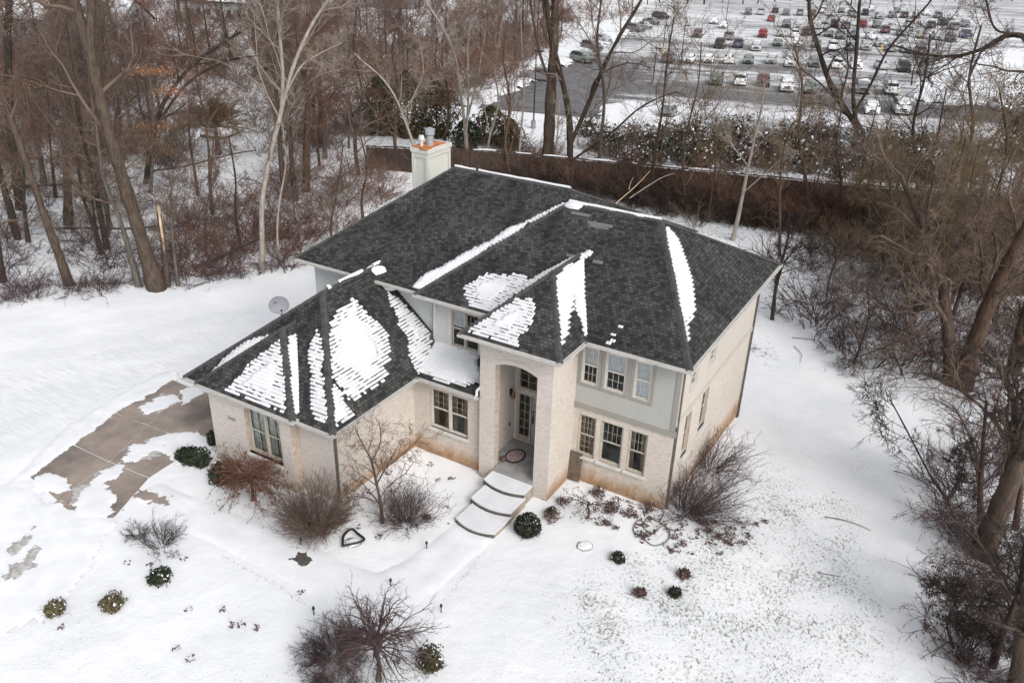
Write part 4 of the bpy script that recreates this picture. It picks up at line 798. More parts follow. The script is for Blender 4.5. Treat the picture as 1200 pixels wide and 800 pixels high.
def kids(P, R, per, rng, t0=.3, t1=1.0, ang=.9, lf=.5, rf=.6, lmin=.15, L0=None, shrink=.5):
    B, n, _ = P.shape; t = t0+(t1-t0)*((np.arange(per)[None, :]+rng.random((B, per)))/per); q = t*(n-1); i = np.minimum(q.astype(int), n-2); f = (q-i)[..., None]
    b = np.arange(B)[:, None]; S = P[b, i]*(1-f)+P[b, i+1]*f; T = nrm(P[b, i+1]-P[b, i]); r = R[b, i]*(1-f[..., 0])+R[b, i+1]*f[..., 0]
    U = nrm(np.cross(T, np.array([.31, .17, .93]))); W = np.cross(T, U); az = rng.random((B, per))*2*np.pi; a = ang*(.65+.7*rng.random((B, per)))
    D = T*np.cos(a)[..., None]+(U*np.cos(az)[..., None]+W*np.sin(az)[..., None])*np.sin(a)[..., None]
    L = np.linalg.norm(np.diff(P, axis=1), axis=2).sum(1)[:, None] if L0 is None else L0
    Ls = np.maximum(L*lf*(1-shrink*t)*(.6+.8*rng.random((B, per))), lmin)
    return S.reshape(-1, 3), D.reshape(-1, 3), Ls.reshape(-1), (r*rf).reshape(-1)
def crown_from(P, R, rng, spec):
    """spec: list of dicts per level; returns merged tubes of all levels"""
    out = []; lastP, lastR = P, R
    for s in spec:
        S, D, Ls, Rs = kids(lastP, lastR, s['per'], rng, s.get('t0', .3), s.get('t1', 1), s.get('ang', .8), s.get('lf', .5), s.get('rf', .6), s.get('lmin', .15), None, s.get('shrink', .5))
        Rs = np.clip(Rs, s.get('rmin', .006), s.get('rmax', 9))
        lastP, lastR = grow(S, D, Ls, Rs, s.get('n', 4), rng, s.get('wig', .2), s.get('up', .05), s.get('taper', .3)); out.append(tubes(lastP, lastR, s.get('k', 3)))
    return out
BARE = lambda d=1.0, up=.08: [dict(per=int(9*d), t0=.28, ang=.75, lf=.48, rf=.55, n=7, k=5, wig=.20, up=up, taper=.2), dict(per=6, t0=.2, ang=.75, lf=.55, rf=.6, n=5, k=4, wig=.22, up=up*.7), dict(per=5, t0=.2, ang=.8, lf=.6, rf=.6, n=4, k=3, wig=.25, up=up*.5, rmin=.012), dict(per=3, t0=.25, ang=.7, lf=.65, rf=.7, n=3, k=3, wig=.25, up=0, rmin=.009)]
def trunk_mesh(pts, r0, r1, k=8, flare=1.5):
    P = np.array([[*p] for p in smooth_pts(pts, 5)])[None]; n = P.shape[1]; t = np.linspace(0, 1, n); R = (r0*(1-t)+r1*t)*(1+(flare-1)*np.exp(-t*n/4))*(1+.07*np.sin(np.arange(n)*1.7+r0*90)+.05*np.sin(np.arange(n)*.63+r1*200)); return P, R[None]
def make_tree(name, base, trunks, spec, mt, mtw, label, cat='tree', group=None, seed=0, leaves=None):
    """trunks: list of (points in world, r0, r1); first is the main stem"""
    rng = np.random.default_rng(seed); root = empty(name, base, label, cat, group); b = np.array(base); tv = []; cv = []
    for pts, r0, r1 in trunks:
        P, R = trunk_mesh(pts, r0, r1, 8, 1.5 if pts is trunks[0][0] else 1.0); P = P-b; tv.append(tubes(P, R, 8)); cv += crown_from(P, R, rng, spec)
    V, F = merge(tv); link('trunk', raw_mesh('trunk', V, F, mt, smooth=True), root)
    V, F = merge(cv); link('crown', raw_mesh('crown', V, F, mtw), root)
    return root
def px_trunk(pts, sway=0.0, rng=random):
    """a stem followed in the photo: first pixel is the foot on the ground, the rest rise from it"""
    b = at(*pts[0]); b.z -= .15; out = [b]
    for i, p in enumerate(pts[1:]):
        q = upright(b, *p); dv = Vector((CAM[0]-b.x, CAM[1]-b.y, 0)).normalized(); out.append(q+dv*sway*(i+1))
    return b, out
def hero(name, stems, mt, mtw, label, spec=None, seed=1, group=None, extra_top=3.0, cat='tree'):
    base = None; T = []
    for px, r0, r1, sway in stems:
        if base is None: b, P = px_trunk(px, sway); base = b
        else:
            P = [upright(base, *p)+Vector((CAM[0]-base.x, CAM[1]-base.y, 0)).normalized()*sway*i for i, p in enumerate(px)]
        if px[-1][1] <= 5:
            d = (P[-1]-P[-2]).normalized(); P = P+[P[-1]+d*extra_top*.5+Vector((0, 0, extra_top*.2)), P[-1]+d*extra_top*.8+Vector((0, 0, extra_top*.7))]
        T.append((P, r0, r1))
    return make_tree(name, base, T, spec or BARE(), mt, mtw, label, cat, group, seed)

HB = lambda per=7, up=.10, lf=.40, t0=.35: [dict(per=per+2, t0=t0, ang=.8, lf=lf, rf=.45, n=7, k=4, wig=.20, up=up, taper=.2), dict(per=6, t0=.15, ang=.75, lf=.55, rf=.6, n=5, k=3, wig=.24, up=up*.6, rmin=.016), dict(per=6, t0=.15, ang=.8, lf=.55, rf=.6, n=3, k=3, wig=.25, up=.03, rmin=.012), dict(per=4, t0=.2, ang=.7, lf=.65, rf=.75, n=2, k=3, wig=.2, up=0, rmin=.009)]
# --- large trunks left
hero('oak_tree', [([(184, 339), (172, 300), (160, 262), (142, 203), (122, 135), (108, 72), (88, 5)], .40, .22, 0), ([(112, 90), (106, 50), (107, 4)], .24, .16, .2)], M_bark, M_twig, 'largest left tree, thick brown leaning trunk forking high above the snow edge', HB(5, .12, .34, .45), 3)
hero('leaning_tree', [([(163, 336), (152, 296), (140, 255), (127, 225), (118, 190), (112, 140)], .16, .06, .1)], M_bark_grey, M_twig, 'slim grey trunk leaning close against the largest left trunk', HB(4), 4)
hero('ash_tree', [([(82, 334), (68, 296), (54, 258), (38, 212), (20, 160), (3, 112), (-20, 60)], .24, .14, 0)], M_bark, M_twig, 'bare tree leaning left out of the frame at the left snow edge', HB(5, .1, .35, .5), 5)
hero('ash_tree', [([(80, 262), (79, 220), (77, 170), (76, 130), (68, 85), (64, 40), (62, 4)], .26, .16, 0), ([(77, 130), (86, 90), (84, 60)], .13, .08, 0)], M_bark, M_twig, 'upright brown trunk with a short side fork standing deeper in the left woods', HB(6, .1, .33, .4), 6)
hero('ash_tree', [([(21, 280), (13, 245), (4, 215), (-6, 180), (-14, 120)], .18, .12, 0)], M_bark_dark, M_twig, 'dark thin trunk slanting out of the left edge', HB(5), 7)
hero('ash_tree', [([(25, 246), (18, 200), (12, 150), (10, 90), (9, 40), (10, 4)], .30, .2, 0)], M_bark_dark, M_twig, 'tall dark trunk rising straight along the left edge', HB(6, .1, .3, .4), 8)
hero('ash_tree', [([(52, 218), (46, 180), (36, 140), (30, 100), (28, 60)], .20, .10, 0)], M_bark, M_twig, 'brown trunk between the two leftmost tall trunks', HB(6), 9)
hero('ash_tree', [([(2, 330), (-3, 290), (-12, 240), (-18, 180)], .2, .12, 0)], M_bark_dark, M_twig, 'dark trunk foot cut by the left edge above the snow', HB(4), 10)
hero('birch_tree', [([(307, 316), (307, 285), (307, 240), (314, 195), (326, 145), (334, 112), (346, 72), (365, 30), (382, 3)], .17, .07, .0), ([(330, 130), (331, 90), (328, 50), (324, 3)], .12, .06, .3), ([(334, 112), (352, 80), (372, 66), (402, 52)], .07, .03, -.2)], M_bark_pale, M_twig_pale, 'pale forked birch rising from the snow edge left of the house', HB(7, .10, .42, .3), 11)
hero('oak_tree', [([(358, 226), (359, 180), (360, 130), (357, 90), (350, 55), (346, 20)], .27, .15, 0)], M_bark_red, M_twig, 'reddish straight trunk just right of the pale birch', HB(6, .1, .34, .4), 12)
hero('maple_tree', [([(172, 214), (174, 190), (182, 150), (195, 115), (226, 76), (262, 50), (300, 28)], .22, .10, 0), ([(182, 150), (214, 102), (250, 76), (290, 64), (332, 62)], .12, .05, .4)], M_bark_dark, M_twig_dark, 'dark crooked maple whose boughs reach far to the right', HB(6, .03, .3, .3), 13)
for k, (px, r, mt, lb) in enumerate([([(116, 230), (113, 205), (106, 160), (100, 110)], .14, M_bark, 'thin leaning trunk left of the broken snag'), ([(120, 298), (108, 262), (96, 225), (90, 180)], .13, M_bark_dark, 'dark thin trunk left of the largest trunk'), ([(33, 283), (29, 250), (28, 215), (27, 160)], .13, M_bark_dark, 'dark thin trunk near the left edge'), ([(126, 277), (126, 240), (120, 200), (118, 150)], .12, M_bark, 'slender brown trunk left of the thick leaning trunk'), ([(209, 335), (203, 290), (200, 240), (203, 200)], .09, M_bark_grey, 'thin grey trunk right of the broken snag'), ([(330, 312), (325, 280), (327, 240), (335, 190), (330, 140)], .08, M_bark_pale, 'thin pale trunk right of the birch foot'), ([(242, 300), (240, 260), (246, 220), (250, 160)], .08, M_bark, 'thin trunk in the brush above the fallen log'), ([(282, 290), (276, 250), (276, 210), (268, 160)], .09, M_bark_dark, 'thin dark trunk left of the birch'), ([(390, 300), (388, 262), (396, 220), (402, 170)], .09, M_bark, 'slim trunk behind the left house corner'), ([(426, 262), (424, 232), (430, 196), (420, 150)], .10, M_bark_red, 'reddish slim trunk in front of the wooden wall'), ([(65, 232), (62, 200), (58, 160), (56, 110)], .12, M_bark_dark, 'dark slim trunk in the left wood'), ([(232, 230), (228, 200), (222, 160), (224, 120)], .12, M_bark_red, 'reddish slim trunk under the orange leaves')]):
    hero('young_tree', [(px, r, r*.45, 0)], mt, M_twig, lb, HB(6, .12, .38, .3), 30+k)
# broken snag with pale wood
b, P = px_trunk([(196, 336), (194, 310), (191, 282), (188, 262), (186, 246)]); sn = empty('broken_snag', b, 'broken dead tree stump with pale torn wood beside the largest trunk', 'dead tree'); Pn, R = trunk_mesh(P, .17, .12); V, F = tubes(Pn-np.array(b), R, 8); link('trunk', raw_mesh('trunk', V, F, M_bark, smooth=True), sn)
dv = Vector((CAM[0]-b.x, CAM[1]-b.y, 0)).normalized(); t = MB(); top = P[-1]
for k in range(5): a = k*1.25; t.tube([top+Vector((.09*math.cos(a), .09*math.sin(a), -.2)), top+Vector((.07*math.cos(a), .07*math.sin(a), .18+.12*(k % 3)))], [.05, .006], 4)
t.tube([P[1]+dv*.10, P[2]+dv*.10, P[3]+dv*.09, P[4]+dv*.09], [.03, .08, .09, .05], 6); t.build('torn_wood', M_deadwood, sn)
# fallen logs
for k, (px, r, m, lb) in enumerate([([(228, 318), (250, 311), (278, 300), (305, 289)], .15, M_bark_dark, 'dark fallen log at the snow edge below the birch'), ([(66, 272), (100, 273), (152, 275), (196, 273)], .10, M_bark_dark, 'thin fallen log lying level in the left woods'), ([(27, 222), (60, 222), (124, 219)], .12, M_bark_dark, 'fallen log deeper in the left woods'), ([(172, 204), (215, 200), (270, 187), (300, 183)], .11, M_bark, 'long fallen stem beyond the dome shaped tree'), ([(236, 162), (262, 166), (282, 160)], .16, M_bark_dark, 'short dark log under the brown dome tree')]):
    P = [at(u, v)+Vector((0, 0, .25+.1*i)) for i, (u, v) in enumerate(px)]; t = MB(); t.tube(smooth_pts(P, 4), [r*(1-.5*i/(4*(len(P)-1))) for i in range(4*(len(P)-1)+1)], 8); tag(t.build('fallen_log', m, origin=P[0], smooth=True), lb, 'log', 'fallen logs')
# --- centre trees between house and car park
hero('cottonwood_tree', [([(640, 210), (643, 165), (645, 120), (648, 70), (650, 30), (651, 3)], .52, .26, 0), ([(646, 100), (632, 60), (622, 3)], .13, .06, .3)], M_bark, M_twig, 'thickest trunk behind the main roof ridge, splitting against the car park', HB(6, .12, .30, .4), 50)
hero('cottonwood_tree', [([(664, 216), (668, 178), (666, 130), (655, 80), (645, 40), (640, 3)], .30, .14, 0), ([(668, 170), (690, 120), (706, 80), (726, 40), (748, 3)], .22, .08, .3), ([(668, 190), (690, 175), (720, 155), (752, 128), (790, 112), (806, 116)], .13, .04, -.3), ([(690, 120), (700, 92), (735, 76), (764, 82)], .08, .03, -.4)], M_bark_dark, M_twig, 'dark many stemmed tree with wide boughs just right of the thickest trunk', HB(6, .06, .36, .3), 51)
hero('birch_tree', [([(548, 190), (545, 150), (540, 110), (534, 70), (520, 35), (500, 3)], .15, .06, 0), ([(546, 160), (549, 110), (548, 60), (552, 20)], .12, .06, .3), ([(545, 150), (560, 90), (568, 40), (572, 3)], .10, .05, -.2)], M_bark_pale, M_twig_pale, 'pale birch clump behind the chimney', HB(8, .12, .42, .25), 52)
hero('birch_tree', [([(566, 200), (574, 160), (584, 120), (580, 80), (588, 30), (590, 3)], .10, .05, 0), ([(574, 160), (566, 120), (556, 96)], .06, .03, 0)], M_bark_pale, M_twig_pale, 'thin pale birch right of the chimney', HB(7, .12, .4, .3), 53)
hero('birch_tree', [([(606, 206), (610, 160), (614, 110), (612, 60), (610, 10)], .09, .05, 0)], M_bark_pale, M_twig_pale, 'thin pale stem left of the thickest trunk', HB(6, .12, .3, .4), 54)
hero('birch_tree', [([(649, 212), (652, 180), (654, 145), (656, 110)], .10, .05, .5)], M_bark_pale, M_twig_pale, 'short pale stem between the two big dark trunks', HB(4), 55)
hero('sycamore_tree', [([(494, 205), (486, 175), (474, 140), (462, 112), (446, 90), (425, 72), (404, 52)], .13, .05, 0), ([(470, 135), (486, 110), (496, 80), (490, 40)], .06, .03, .2)], M_bark_pale, M_twig_pale, 'pale crooked sycamore left of the chimney', HB(8, .05, .45, .2), 56)
hero('leaning_tree', [([(858, 282), (866, 250), (876, 200), (886, 155), (892, 128), (896, 100)], .14, .05, 0), ([(878, 196), (858, 170), (848, 150)], .05, .02, 0), ([(872, 225), (905, 195), (925, 178)], .05, .02, .2)], M_bark_pale, M_twig_pale, 'pale leaning trunk standing behind the right roof corner', HB(5, .1, .3, .4), 57)
hero('young_tree', [([(914, 300), (914, 260), (914, 215), (918, 180), (926, 150)], .10, .05, 0)], M_bark, M_twig_olive, 'upright slim trunk in front of the dark wall right of the roof', HB(7, .12, .42, .3), 58)
hero('young_tree', [([(830, 262), (834, 225), (838, 196), (840, 160)], .08, .04, 0)], M_bark_red, M_twig_olive, 'reddish slim trunk against the wall behind the wing roof', HB(7, .12, .42, .3), 59)
hero('young_tree', [([(905, 374), (908, 345), (913, 320), (922, 285), (928, 260)], .10, .05, 0), ([(908, 345), (918, 310), (934, 290), (944, 285)], .06, .02, .1)], M_bark_dark, M_twig_dark, 'dark crooked young tree at the back right corner of the lawn', HB(6, .06, .4, .3), 60)
# fallen pale branches behind the ridge
for k, (px, lb) in enumerate([([(722, 238), (745, 218), (762, 200)], 'pale broken branch lying behind the wing ridge'), ([(738, 232), (772, 210), (790, 203)], 'second pale branch crossing behind the wing ridge'), ([(737, 222), (739, 214), (742, 208)], 'short pale stub behind the wing ridge')]):
    P = [upright(at(738, 262), u, v) for u, v in px]; t = MB(); t.tube(smooth_pts(P, 3), [.045*(1-.6*i/(3*(len(P)-1))) for i in range(3*(len(P)-1)+1)], 6); tag(t.build('broken_branch', M_deadwood if k == 0 else M_bark_pale, origin=P[0]), lb, 'branch', 'pale fallen branches')
# --- trees before and beside the car park, right side
hero('honey_locust_tree', [([(1010, 172), (1006, 150), (990, 128), (972, 96), (960, 60), (950, 25), (948, 3)], .38, .12, 0), ([(1004, 148), (1000, 110), (1004, 60), (1008, 3)], .24, .10, .4), ([(1000, 140), (978, 128), (955, 122), (936, 128)], .10, .03, -.3), ([(990, 128), (962, 98), (938, 78), (930, 60)], .13, .04, .3), ([(1002, 130), (1020, 100), (1040, 60), (1070, 25), (1090, 3)], .16, .05, -.2)], M_bark_dark, M_twig_dark, 'large dark spreading tree standing before the parked car rows', HB(7, .06, .36, .25), 61)
hero('maple_tree', [([(1232, 225), (1225, 150), (1214, 90), (1205, 48), (1180, 42), (1150, 58), (1118, 66), (1085, 64), (1050, 54)], .34, .07, 0), ([(1206, 60), (1196, 42), (1168, 34), (1158, 3)], .12, .06, .3), ([(1118, 66), (1096, 72), (1088, 96)], .06, .03, .2), ([(1214, 90), (1218, 40), (1225, -20)], .2, .1, .1)], M_bark_dark, M_twig_dark, 'dark tree outside the right edge reaching one long bough over the car park', HB(7, .02, .34, .2), 62)
hero('oak_tree', [([(1116, 449), (1114, 420), (1110, 380), (1104, 335), (1095, 300), (1080, 262), (1064, 225), (1056, 205)], .34, .10, 0), ([(1104, 330), (1090, 290), (1090, 240), (1100, 190)], .14, .05, .3), ([(1100, 318), (1126, 285), (1150, 240)], .12, .04, -.3), ([(1112, 400), (1080, 388), (1040, 400), (1000, 412)], .09, .02, .4)], M_bark, M_twig, 'left of the twin brown trunks at the right lawn edge', HB(8, .05, .40, .25), 63)
hero('oak_tree', [([(1128, 453), (1140, 410), (1154, 368), (1172, 325), (1190, 292), (1210, 250), (1230, 200)], .38, .20, 0), ([(1158, 360), (1150, 330), (1152, 300), (1146, 260)], .10, .04, .2)], M_bark_red, M_twig, 'right of the twin brown trunks, slanting towards the right edge', HB(7, .06, .36, .3), 64)
hero('oak_tree', [([(1150, 650), (1166, 610), (1182, 570), (1196, 520), (1212, 470), (1225, 400), (1240, 300)], .36, .2, 0), ([(1182, 572), (1176, 545), (1184, 515), (1178, 480)], .07, .03, .2)], M_bark, M_twig_dark, 'thick leaning trunk low at the right edge of the lawn', HB(7, .05, .34, .35), 65)
hero('maple_tree', [([(1192, 500), (1190, 470), (1180, 440), (1172, 420), (1154, 395)], .16, .06, .3), ([(1180, 440), (1196, 420), (1216, 400)], .08, .04, 0)], M_bark_dark, M_twig_dark, 'crooked grey stem bending left at the right edge', HB(7, .04, .5, .2), 66)
hero('oak_tree', [([(1188, 436), (1194, 400), (1202, 370), (1215, 330)], .30, .2, 0)], M_bark_red, M_twig, 'reddish trunk cut by the right edge behind the twin trunks', HB(6), 67)
hero('young_tree', [([(1163, 780), (1172, 750), (1186, 715), (1196, 680), (1200, 640)], .11, .05, 0), ([(1186, 715), (1160, 700), (1130, 690), (1100, 682)], .04, .015, .1), ([(1180, 730), (1150, 730), (1140, 760)], .03, .012, .2)], M_bark_dark, M_twig_dark, 'thin dark sapling near the lower right corner', HB(7, .03, .5, .2), 68)
hero('oak_tree', [([(1196, 815), (1200, 760), (1208, 700), (1222, 620)], .26, .18, 0)], M_bark, M_twig_dark, 'brown trunk foot in the lower right corner', HB(5), 69)
hero('young_tree', [([(1126, 620), (1110, 585), (1092, 555), (1070, 510), (1050, 470), (1046, 462)], .05, .02, .1), ([(1110, 585), (1125, 560), (1132, 530)], .03, .012, 0), ([(1122, 570), (1098, 610), (1090, 625)], .025, .012, 0)], M_bark_dark, M_twig_dark, 'thin dark stem arching left over the right lawn', HB(6, .0, .5, .15), 70)
hero('young_tree', [([(1150, 610), (1149, 570), (1152, 520), (1156, 470)], .10, .05, 0)], M_bark_red, M_twig_purple, 'slim reddish trunk behind the thin arching stem', HB(7, .08, .5, .2), 71)
hero('young_tree', [([(1000, 425), (1010, 400), (1018, 370), (1016, 340)], .05, .02, 0)], M_bark_dark, M_twig_purple, 'thin bare sapling at the back edge of the right lawn', HB(7, .08, .6, .15), 72)
hero('young_tree', [([(1060, 440), (1044, 418), (1010, 450), (985, 478), (978, 500)], .05, .015, .0), ([(1044, 425), (1000, 440), (990, 465)], .03, .01, .3)], M_bark_dark, M_twig_dark, 'low bough drooping over the right lawn', HB(6, -.02, .5, .15), 73)
hero('ash_tree', [([(1032, 300), (1040, 270), (1050, 225), (1060, 190)], .16, .07, 0), ([(1040, 270), (1020, 235), (1006, 215)], .08, .03, .2)], M_bark, M_twig_olive, 'ivy brown bushy tree in front of the right end of the wall', HB(9, .06, .5, .15), 74)

SCR = lambda lf=.5: [dict(per=13, t0=.15, ang=.75, lf=lf, rf=.5, n=6, k=4, wig=.22, up=.08, taper=.2), dict(per=7, t0=.12, ang=.75, lf=.55, rf=.6, n=4, k=3, wig=.25, up=.05, rmin=.020), dict(per=6, t0=.12, ang=.8, lf=.55, rf=.7, n=3, k=3, wig=.25, up=.02, rmin=.015), dict(per=3, t0=.2, ang=.7, lf=.65, rf=.8, n=2, k=3, wig=.2, up=0, rmin=.012)]
for k, (px, r, mt, mw, lb) in enumerate([
 ([(700, 222), (704, 170), (708, 110), (700, 50), (704, 5)], .16, M_bark, M_twig, 'tall bare tree right of the many stemmed tree behind the ridge'),
 ([(762, 240), (766, 190), (776, 130), (782, 70), (790, 20)], .13, M_bark_dark, M_twig, 'slim dark tree screening the left car rows'),
 ([(806, 250), (800, 200), (806, 150), (818, 100), (822, 50)], .11, M_bark, M_twig_olive, 'slim brown tree behind the wing ridge end'),
 ([(948, 262), (944, 210), (936, 160), (940, 100), (930, 50)], .15, M_bark, M_twig, 'brown tree before the wall, left of the large dark tree'),
 ([(978, 268), (986, 220), (980, 170), (988, 120)], .12, M_bark_red, M_twig, 'reddish tree before the wall below the large dark tree'),
 ([(1068, 262), (1076, 210), (1070, 150), (1084, 90), (1090, 40)], .15, M_bark_dark, M_twig_dark, 'dark tree rising through the thicket right of the large dark tree'),
 ([(1130, 270), (1128, 210), (1140, 150), (1136, 90), (1150, 30)], .17, M_bark, M_twig, 'brown tree in the thicket under the long bough'),
 ([(1176, 290), (1170, 230), (1180, 170), (1172, 110)], .14, M_bark_dark, M_twig_olive, 'dark tree in the thicket near the upper right evergreens'),
 ([(1040, 330), (1034, 280), (1044, 230), (1036, 190)], .11, M_bark, M_twig_olive, 'bushy brown tree over the thicket left of the twin trunks'),
 ([(1090, 350), (1094, 300), (1080, 250), (1086, 200)], .12, M_bark_red, M_twig, 'reddish bushy tree just behind the twin trunks'),
 ([(1170, 390), (1160, 340), (1168, 290), (1150, 240)], .12, M_bark, M_twig, 'brown bushy tree behind the right twin trunk'),
 ([(600, 214), (592, 170), (598, 120), (590, 70), (596, 20)], .12, M_bark, M_twig_red, 'slim brown tree left of the thickest trunk'),
 ([(470, 200), (462, 160), (468, 110), (460, 60), (470, 10)], .14, M_bark, M_twig_red, 'brown tree left of the pale crooked sycamore'),
 ([(420, 205), (416, 160), (424, 110), (414, 60), (418, 8)], .15, M_bark_dark, M_twig, 'dark tree at the left end of the wooden wall'),
 ([(520, 170), (526, 120), (518, 70), (524, 10)], .13, M_bark, M_twig_red, 'brown tree behind the pale birch clump')]):
    hero('screen_tree', [(px, r, r*.4, 0)], mt, mw, lb, SCR(), 400+k)
TAN = lambda: [dict(per=9, t0=.15, ang=.7, lf=.55, rf=.55, n=6, k=4, wig=.24, up=-.02, taper=.2), dict(per=7, t0=.12, ang=.75, lf=.55, rf=.6, n=4, k=3, wig=.28, up=-.02, rmin=.010), dict(per=5, t0=.12, ang=.8, lf=.55, rf=.7, n=3, k=3, wig=.28, up=-.02, rmin=.007)]
for k, (px, r, mt, mw, lb) in enumerate([
 ([(1140, 470), (1120, 440), (1090, 420), (1050, 410), (1010, 408)], .07, M_bark, M_twig, 'low tan limb reaching left before the twin trunks'),
 ([(1196, 560), (1170, 500), (1130, 460), (1090, 440), (1060, 436)], .09, M_bark_dark, M_twig, 'long tan limb arching from the right over the lawn edge'),
 ([(1180, 690), (1150, 640), (1120, 610), (1094, 596)], .06, M_bark_dark, M_twig_purple, 'thin arching stem below the thick leaning trunk'),
 ([(1200, 740), (1180, 690), (1146, 664), (1116, 660)], .06, M_bark, M_twig_purple, 'thin leaning stem above the lower right sapling'),
 ([(1150, 560), (1140, 520), (1120, 480), (1100, 466)], .06, M_bark, M_twig, 'tan bent sapling left of the thick leaning trunk'),
 ([(1190, 620), (1196, 560), (1180, 500), (1186, 450)], .10, M_bark_red, M_twig, 'reddish sapling behind the thick leaning trunk'),
 ([(1070, 400), (1064, 350), (1050, 310), (1030, 280)], .08, M_bark, M_twig, 'tan leaning sapling left of the twin trunks'),
 ([(968, 350), (974, 320), (986, 295), (1004, 275)], .06, M_bark_dark, M_twig, 'low bent sapling at the back edge of the right lawn'),
 ([(1120, 760), (1110, 730), (1120, 700), (1112, 676)], .04, M_bark_dark, M_twig_purple, 'small bare sapling at the lower right lawn edge'),
 ([(1196, 330), (1160, 300), (1120, 290), (1080, 288), (1040, 296)], .09, M_bark, M_twig_olive, 'long tan limb sweeping left above the twin trunks')]):
    hero('leaning_sapling', [(px, r, r*.25, 0)], mt, mw, lb, TAN(), 440+k)

# --- prototypes for the many background trees, saplings and bushes
def tree_proto(h, r, seed, spec, lean=.06):
    rng = np.random.default_rng(seed); pts = [Vector((0, 0, -.2))]; x = y = 0
    for i in range(1, 6): x += rng.normal(0, lean)*h/5; y += rng.normal(0, lean)*h/5; pts.append(Vector((x, y, h*i/5)))
    P, R = trunk_mesh(pts, r, r*.25, 7, 1.4); V, F = tubes(P, R, 7); CV, CF = merge(crown_from(P, R, rng, spec)); return (V, F), (CV, CF)
SP_T = lambda up: [dict(per=13, t0=.16, ang=.85, lf=.40, rf=.5, n=6, k=4, wig=.2, up=up, taper=.2), dict(per=7, t0=.15, ang=.75, lf=.55, rf=.6, n=4, k=3, wig=.22, up=up*.6, rmin=.019), dict(per=7, t0=.15, ang=.8, lf=.55, rf=.65, n=3, k=3, wig=.25, up=.02, rmin=.015), dict(per=4, t0=.2, ang=.7, lf=.7, rf=.8, n=2, k=3, wig=.2, up=0, rmin=.012)]
TP = []
for k, (h, r, up) in enumerate([(15, .20, .14), (13, .17, .06), (17, .22, .16), (11, .13, .10), (14, .18, .02)]):
    (V, F), (CV, CF) = tree_proto(h, r, 200+k, SP_T(up)); TP.append((raw_mesh('trunk', V, F, M_bark, smooth=True), raw_mesh('crown', CV, CF, M_twig)))
def objmat(o, m):
    o.material_slots[0].link = 'OBJECT'; o.material_slots[0].material = m
def put_tree(k, p, s, rz, mt, mc, name, label, group):
    r = empty(name, p, label, 'tree', group, rz); r.scale = (s, s, s*(.9+.25*random.random()))
    a = link('trunk', TP[k][0], r); objmat(a, mt); b = link('crown', TP[k][1], r); objmat(b, mc); return r
ONES = ['first', 'second', 'third', 'fourth', 'fifth', 'sixth', 'seventh', 'eighth', 'ninth', 'tenth', 'eleventh', 'twelfth', 'thirteenth', 'fourteenth', 'fifteenth', 'sixteenth', 'seventeenth', 'eighteenth', 'nineteenth']
def nth(i):
    if i < 19: return ONES[i]
    t_, o_ = divmod(i+1, 10); n_ = ['twenty', 'thirty', 'forty', 'fifty', 'sixty', 'seventy', 'eighty', 'ninety'][t_-2]
    return n_[:-1]+'ieth' if o_ == 0 else n_+' '+ONES[o_-1]
def sample_px(polys, n, rng):
    out = []
    while len(out) < n:
        pl = polys[rng.integers(len(polys))] if isinstance(polys[0][0], (list, tuple)) else polys; us = [q[0] for q in pl]; vs_ = [q[1] for q in pl]; u, v = rng.uniform(min(us), max(us)), rng.uniform(min(vs_), max(vs_)); c = False
        for i in range(len(pl)):
            (x0, y0), (x1, y1) = pl[i], pl[(i+1) % len(pl)]
            if (y0 > v) != (y1 > v) and u < (x1-x0)*(v-y0)/(y1-y0)+x0: c = not c
        if c: out.append((u, v))
    return out
rg = np.random.default_rng(5)
woods_left = [(-60, 320), (60, 318), (150, 300), (350, 270), (420, 200), (470, 165), (520, 150), (565, 100), (640, 62), (720, 20), (640, 6), (300, 2), (-60, 30)]
for u, v in sample_px(woods_left, 150, rg)+sample_px([(-60, 130), (560, 100), (740, 16), (720, 2), (-60, 2)], 60, rg):
    far = v < 110
    if (428 < u < 540 and v > 100) or (190 < u < 325 and 110 < v < 230) or v > 215 and rg.random() < .7 or (u < 200 and v < 110 and rg.random() < .55): continue
    k = int(rg.integers(5)); dense = rg.random()
    put_tree(k, at(u, v)-Vector((0, 0, .1)), rg.uniform(.6, 1.1), rg.uniform(0, 6.3), [M_bark, M_bark_dark, M_bark_grey][int(rg.integers(3))], [M_twig, M_twig, M_twig_red, M_twig_purple][int(rg.integers(4))], 'woodland_tree', 'bare brown woodland tree among its neighbours left of the car park', 'woodland trees left of the car park')
for u, v in sample_px([(1010, 235), (1240, 215), (1240, 430), (1060, 380), (960, 290)], 26, rg):
    put_tree(int(rg.integers(5)), at(u, v)-Vector((0, 0, .1)), rg.uniform(.35, .7), rg.uniform(0, 6.3), M_bark_dark, [M_twig, M_twig_olive][int(rg.integers(2))], 'woodland_tree', 'THICKET', 'thicket trees right of the house')
for k, u in enumerate(np.linspace(735, 1190, 22)):
    p = at(u+rg.uniform(-6, 6), rg.uniform(1, 7)); put_tree(int(rg.integers(5)), p, rg.uniform(.7, 1.1), rg.uniform(0, 6.3), M_bark_dark, M_twig_dark, 'street_tree', f'bare dark tree along the far side of the car park, {nth(k)} from the left', 'trees along the far side of the car park')
for ki, (u, v) in enumerate([(1062, 50), (1068, 100), (1078, 80), (1090, 92), (1100, 75), (1112, 60)]):
    put_tree(int(rg.integers(5)), at(u, v), rg.uniform(.35, .5), rg.uniform(0, 6.3), M_bark_dark, M_twig_purple, 'lot_tree', f'small leafless tree on the snowy car park island, {nth(ki)} from the left', 'trees on the car park island')

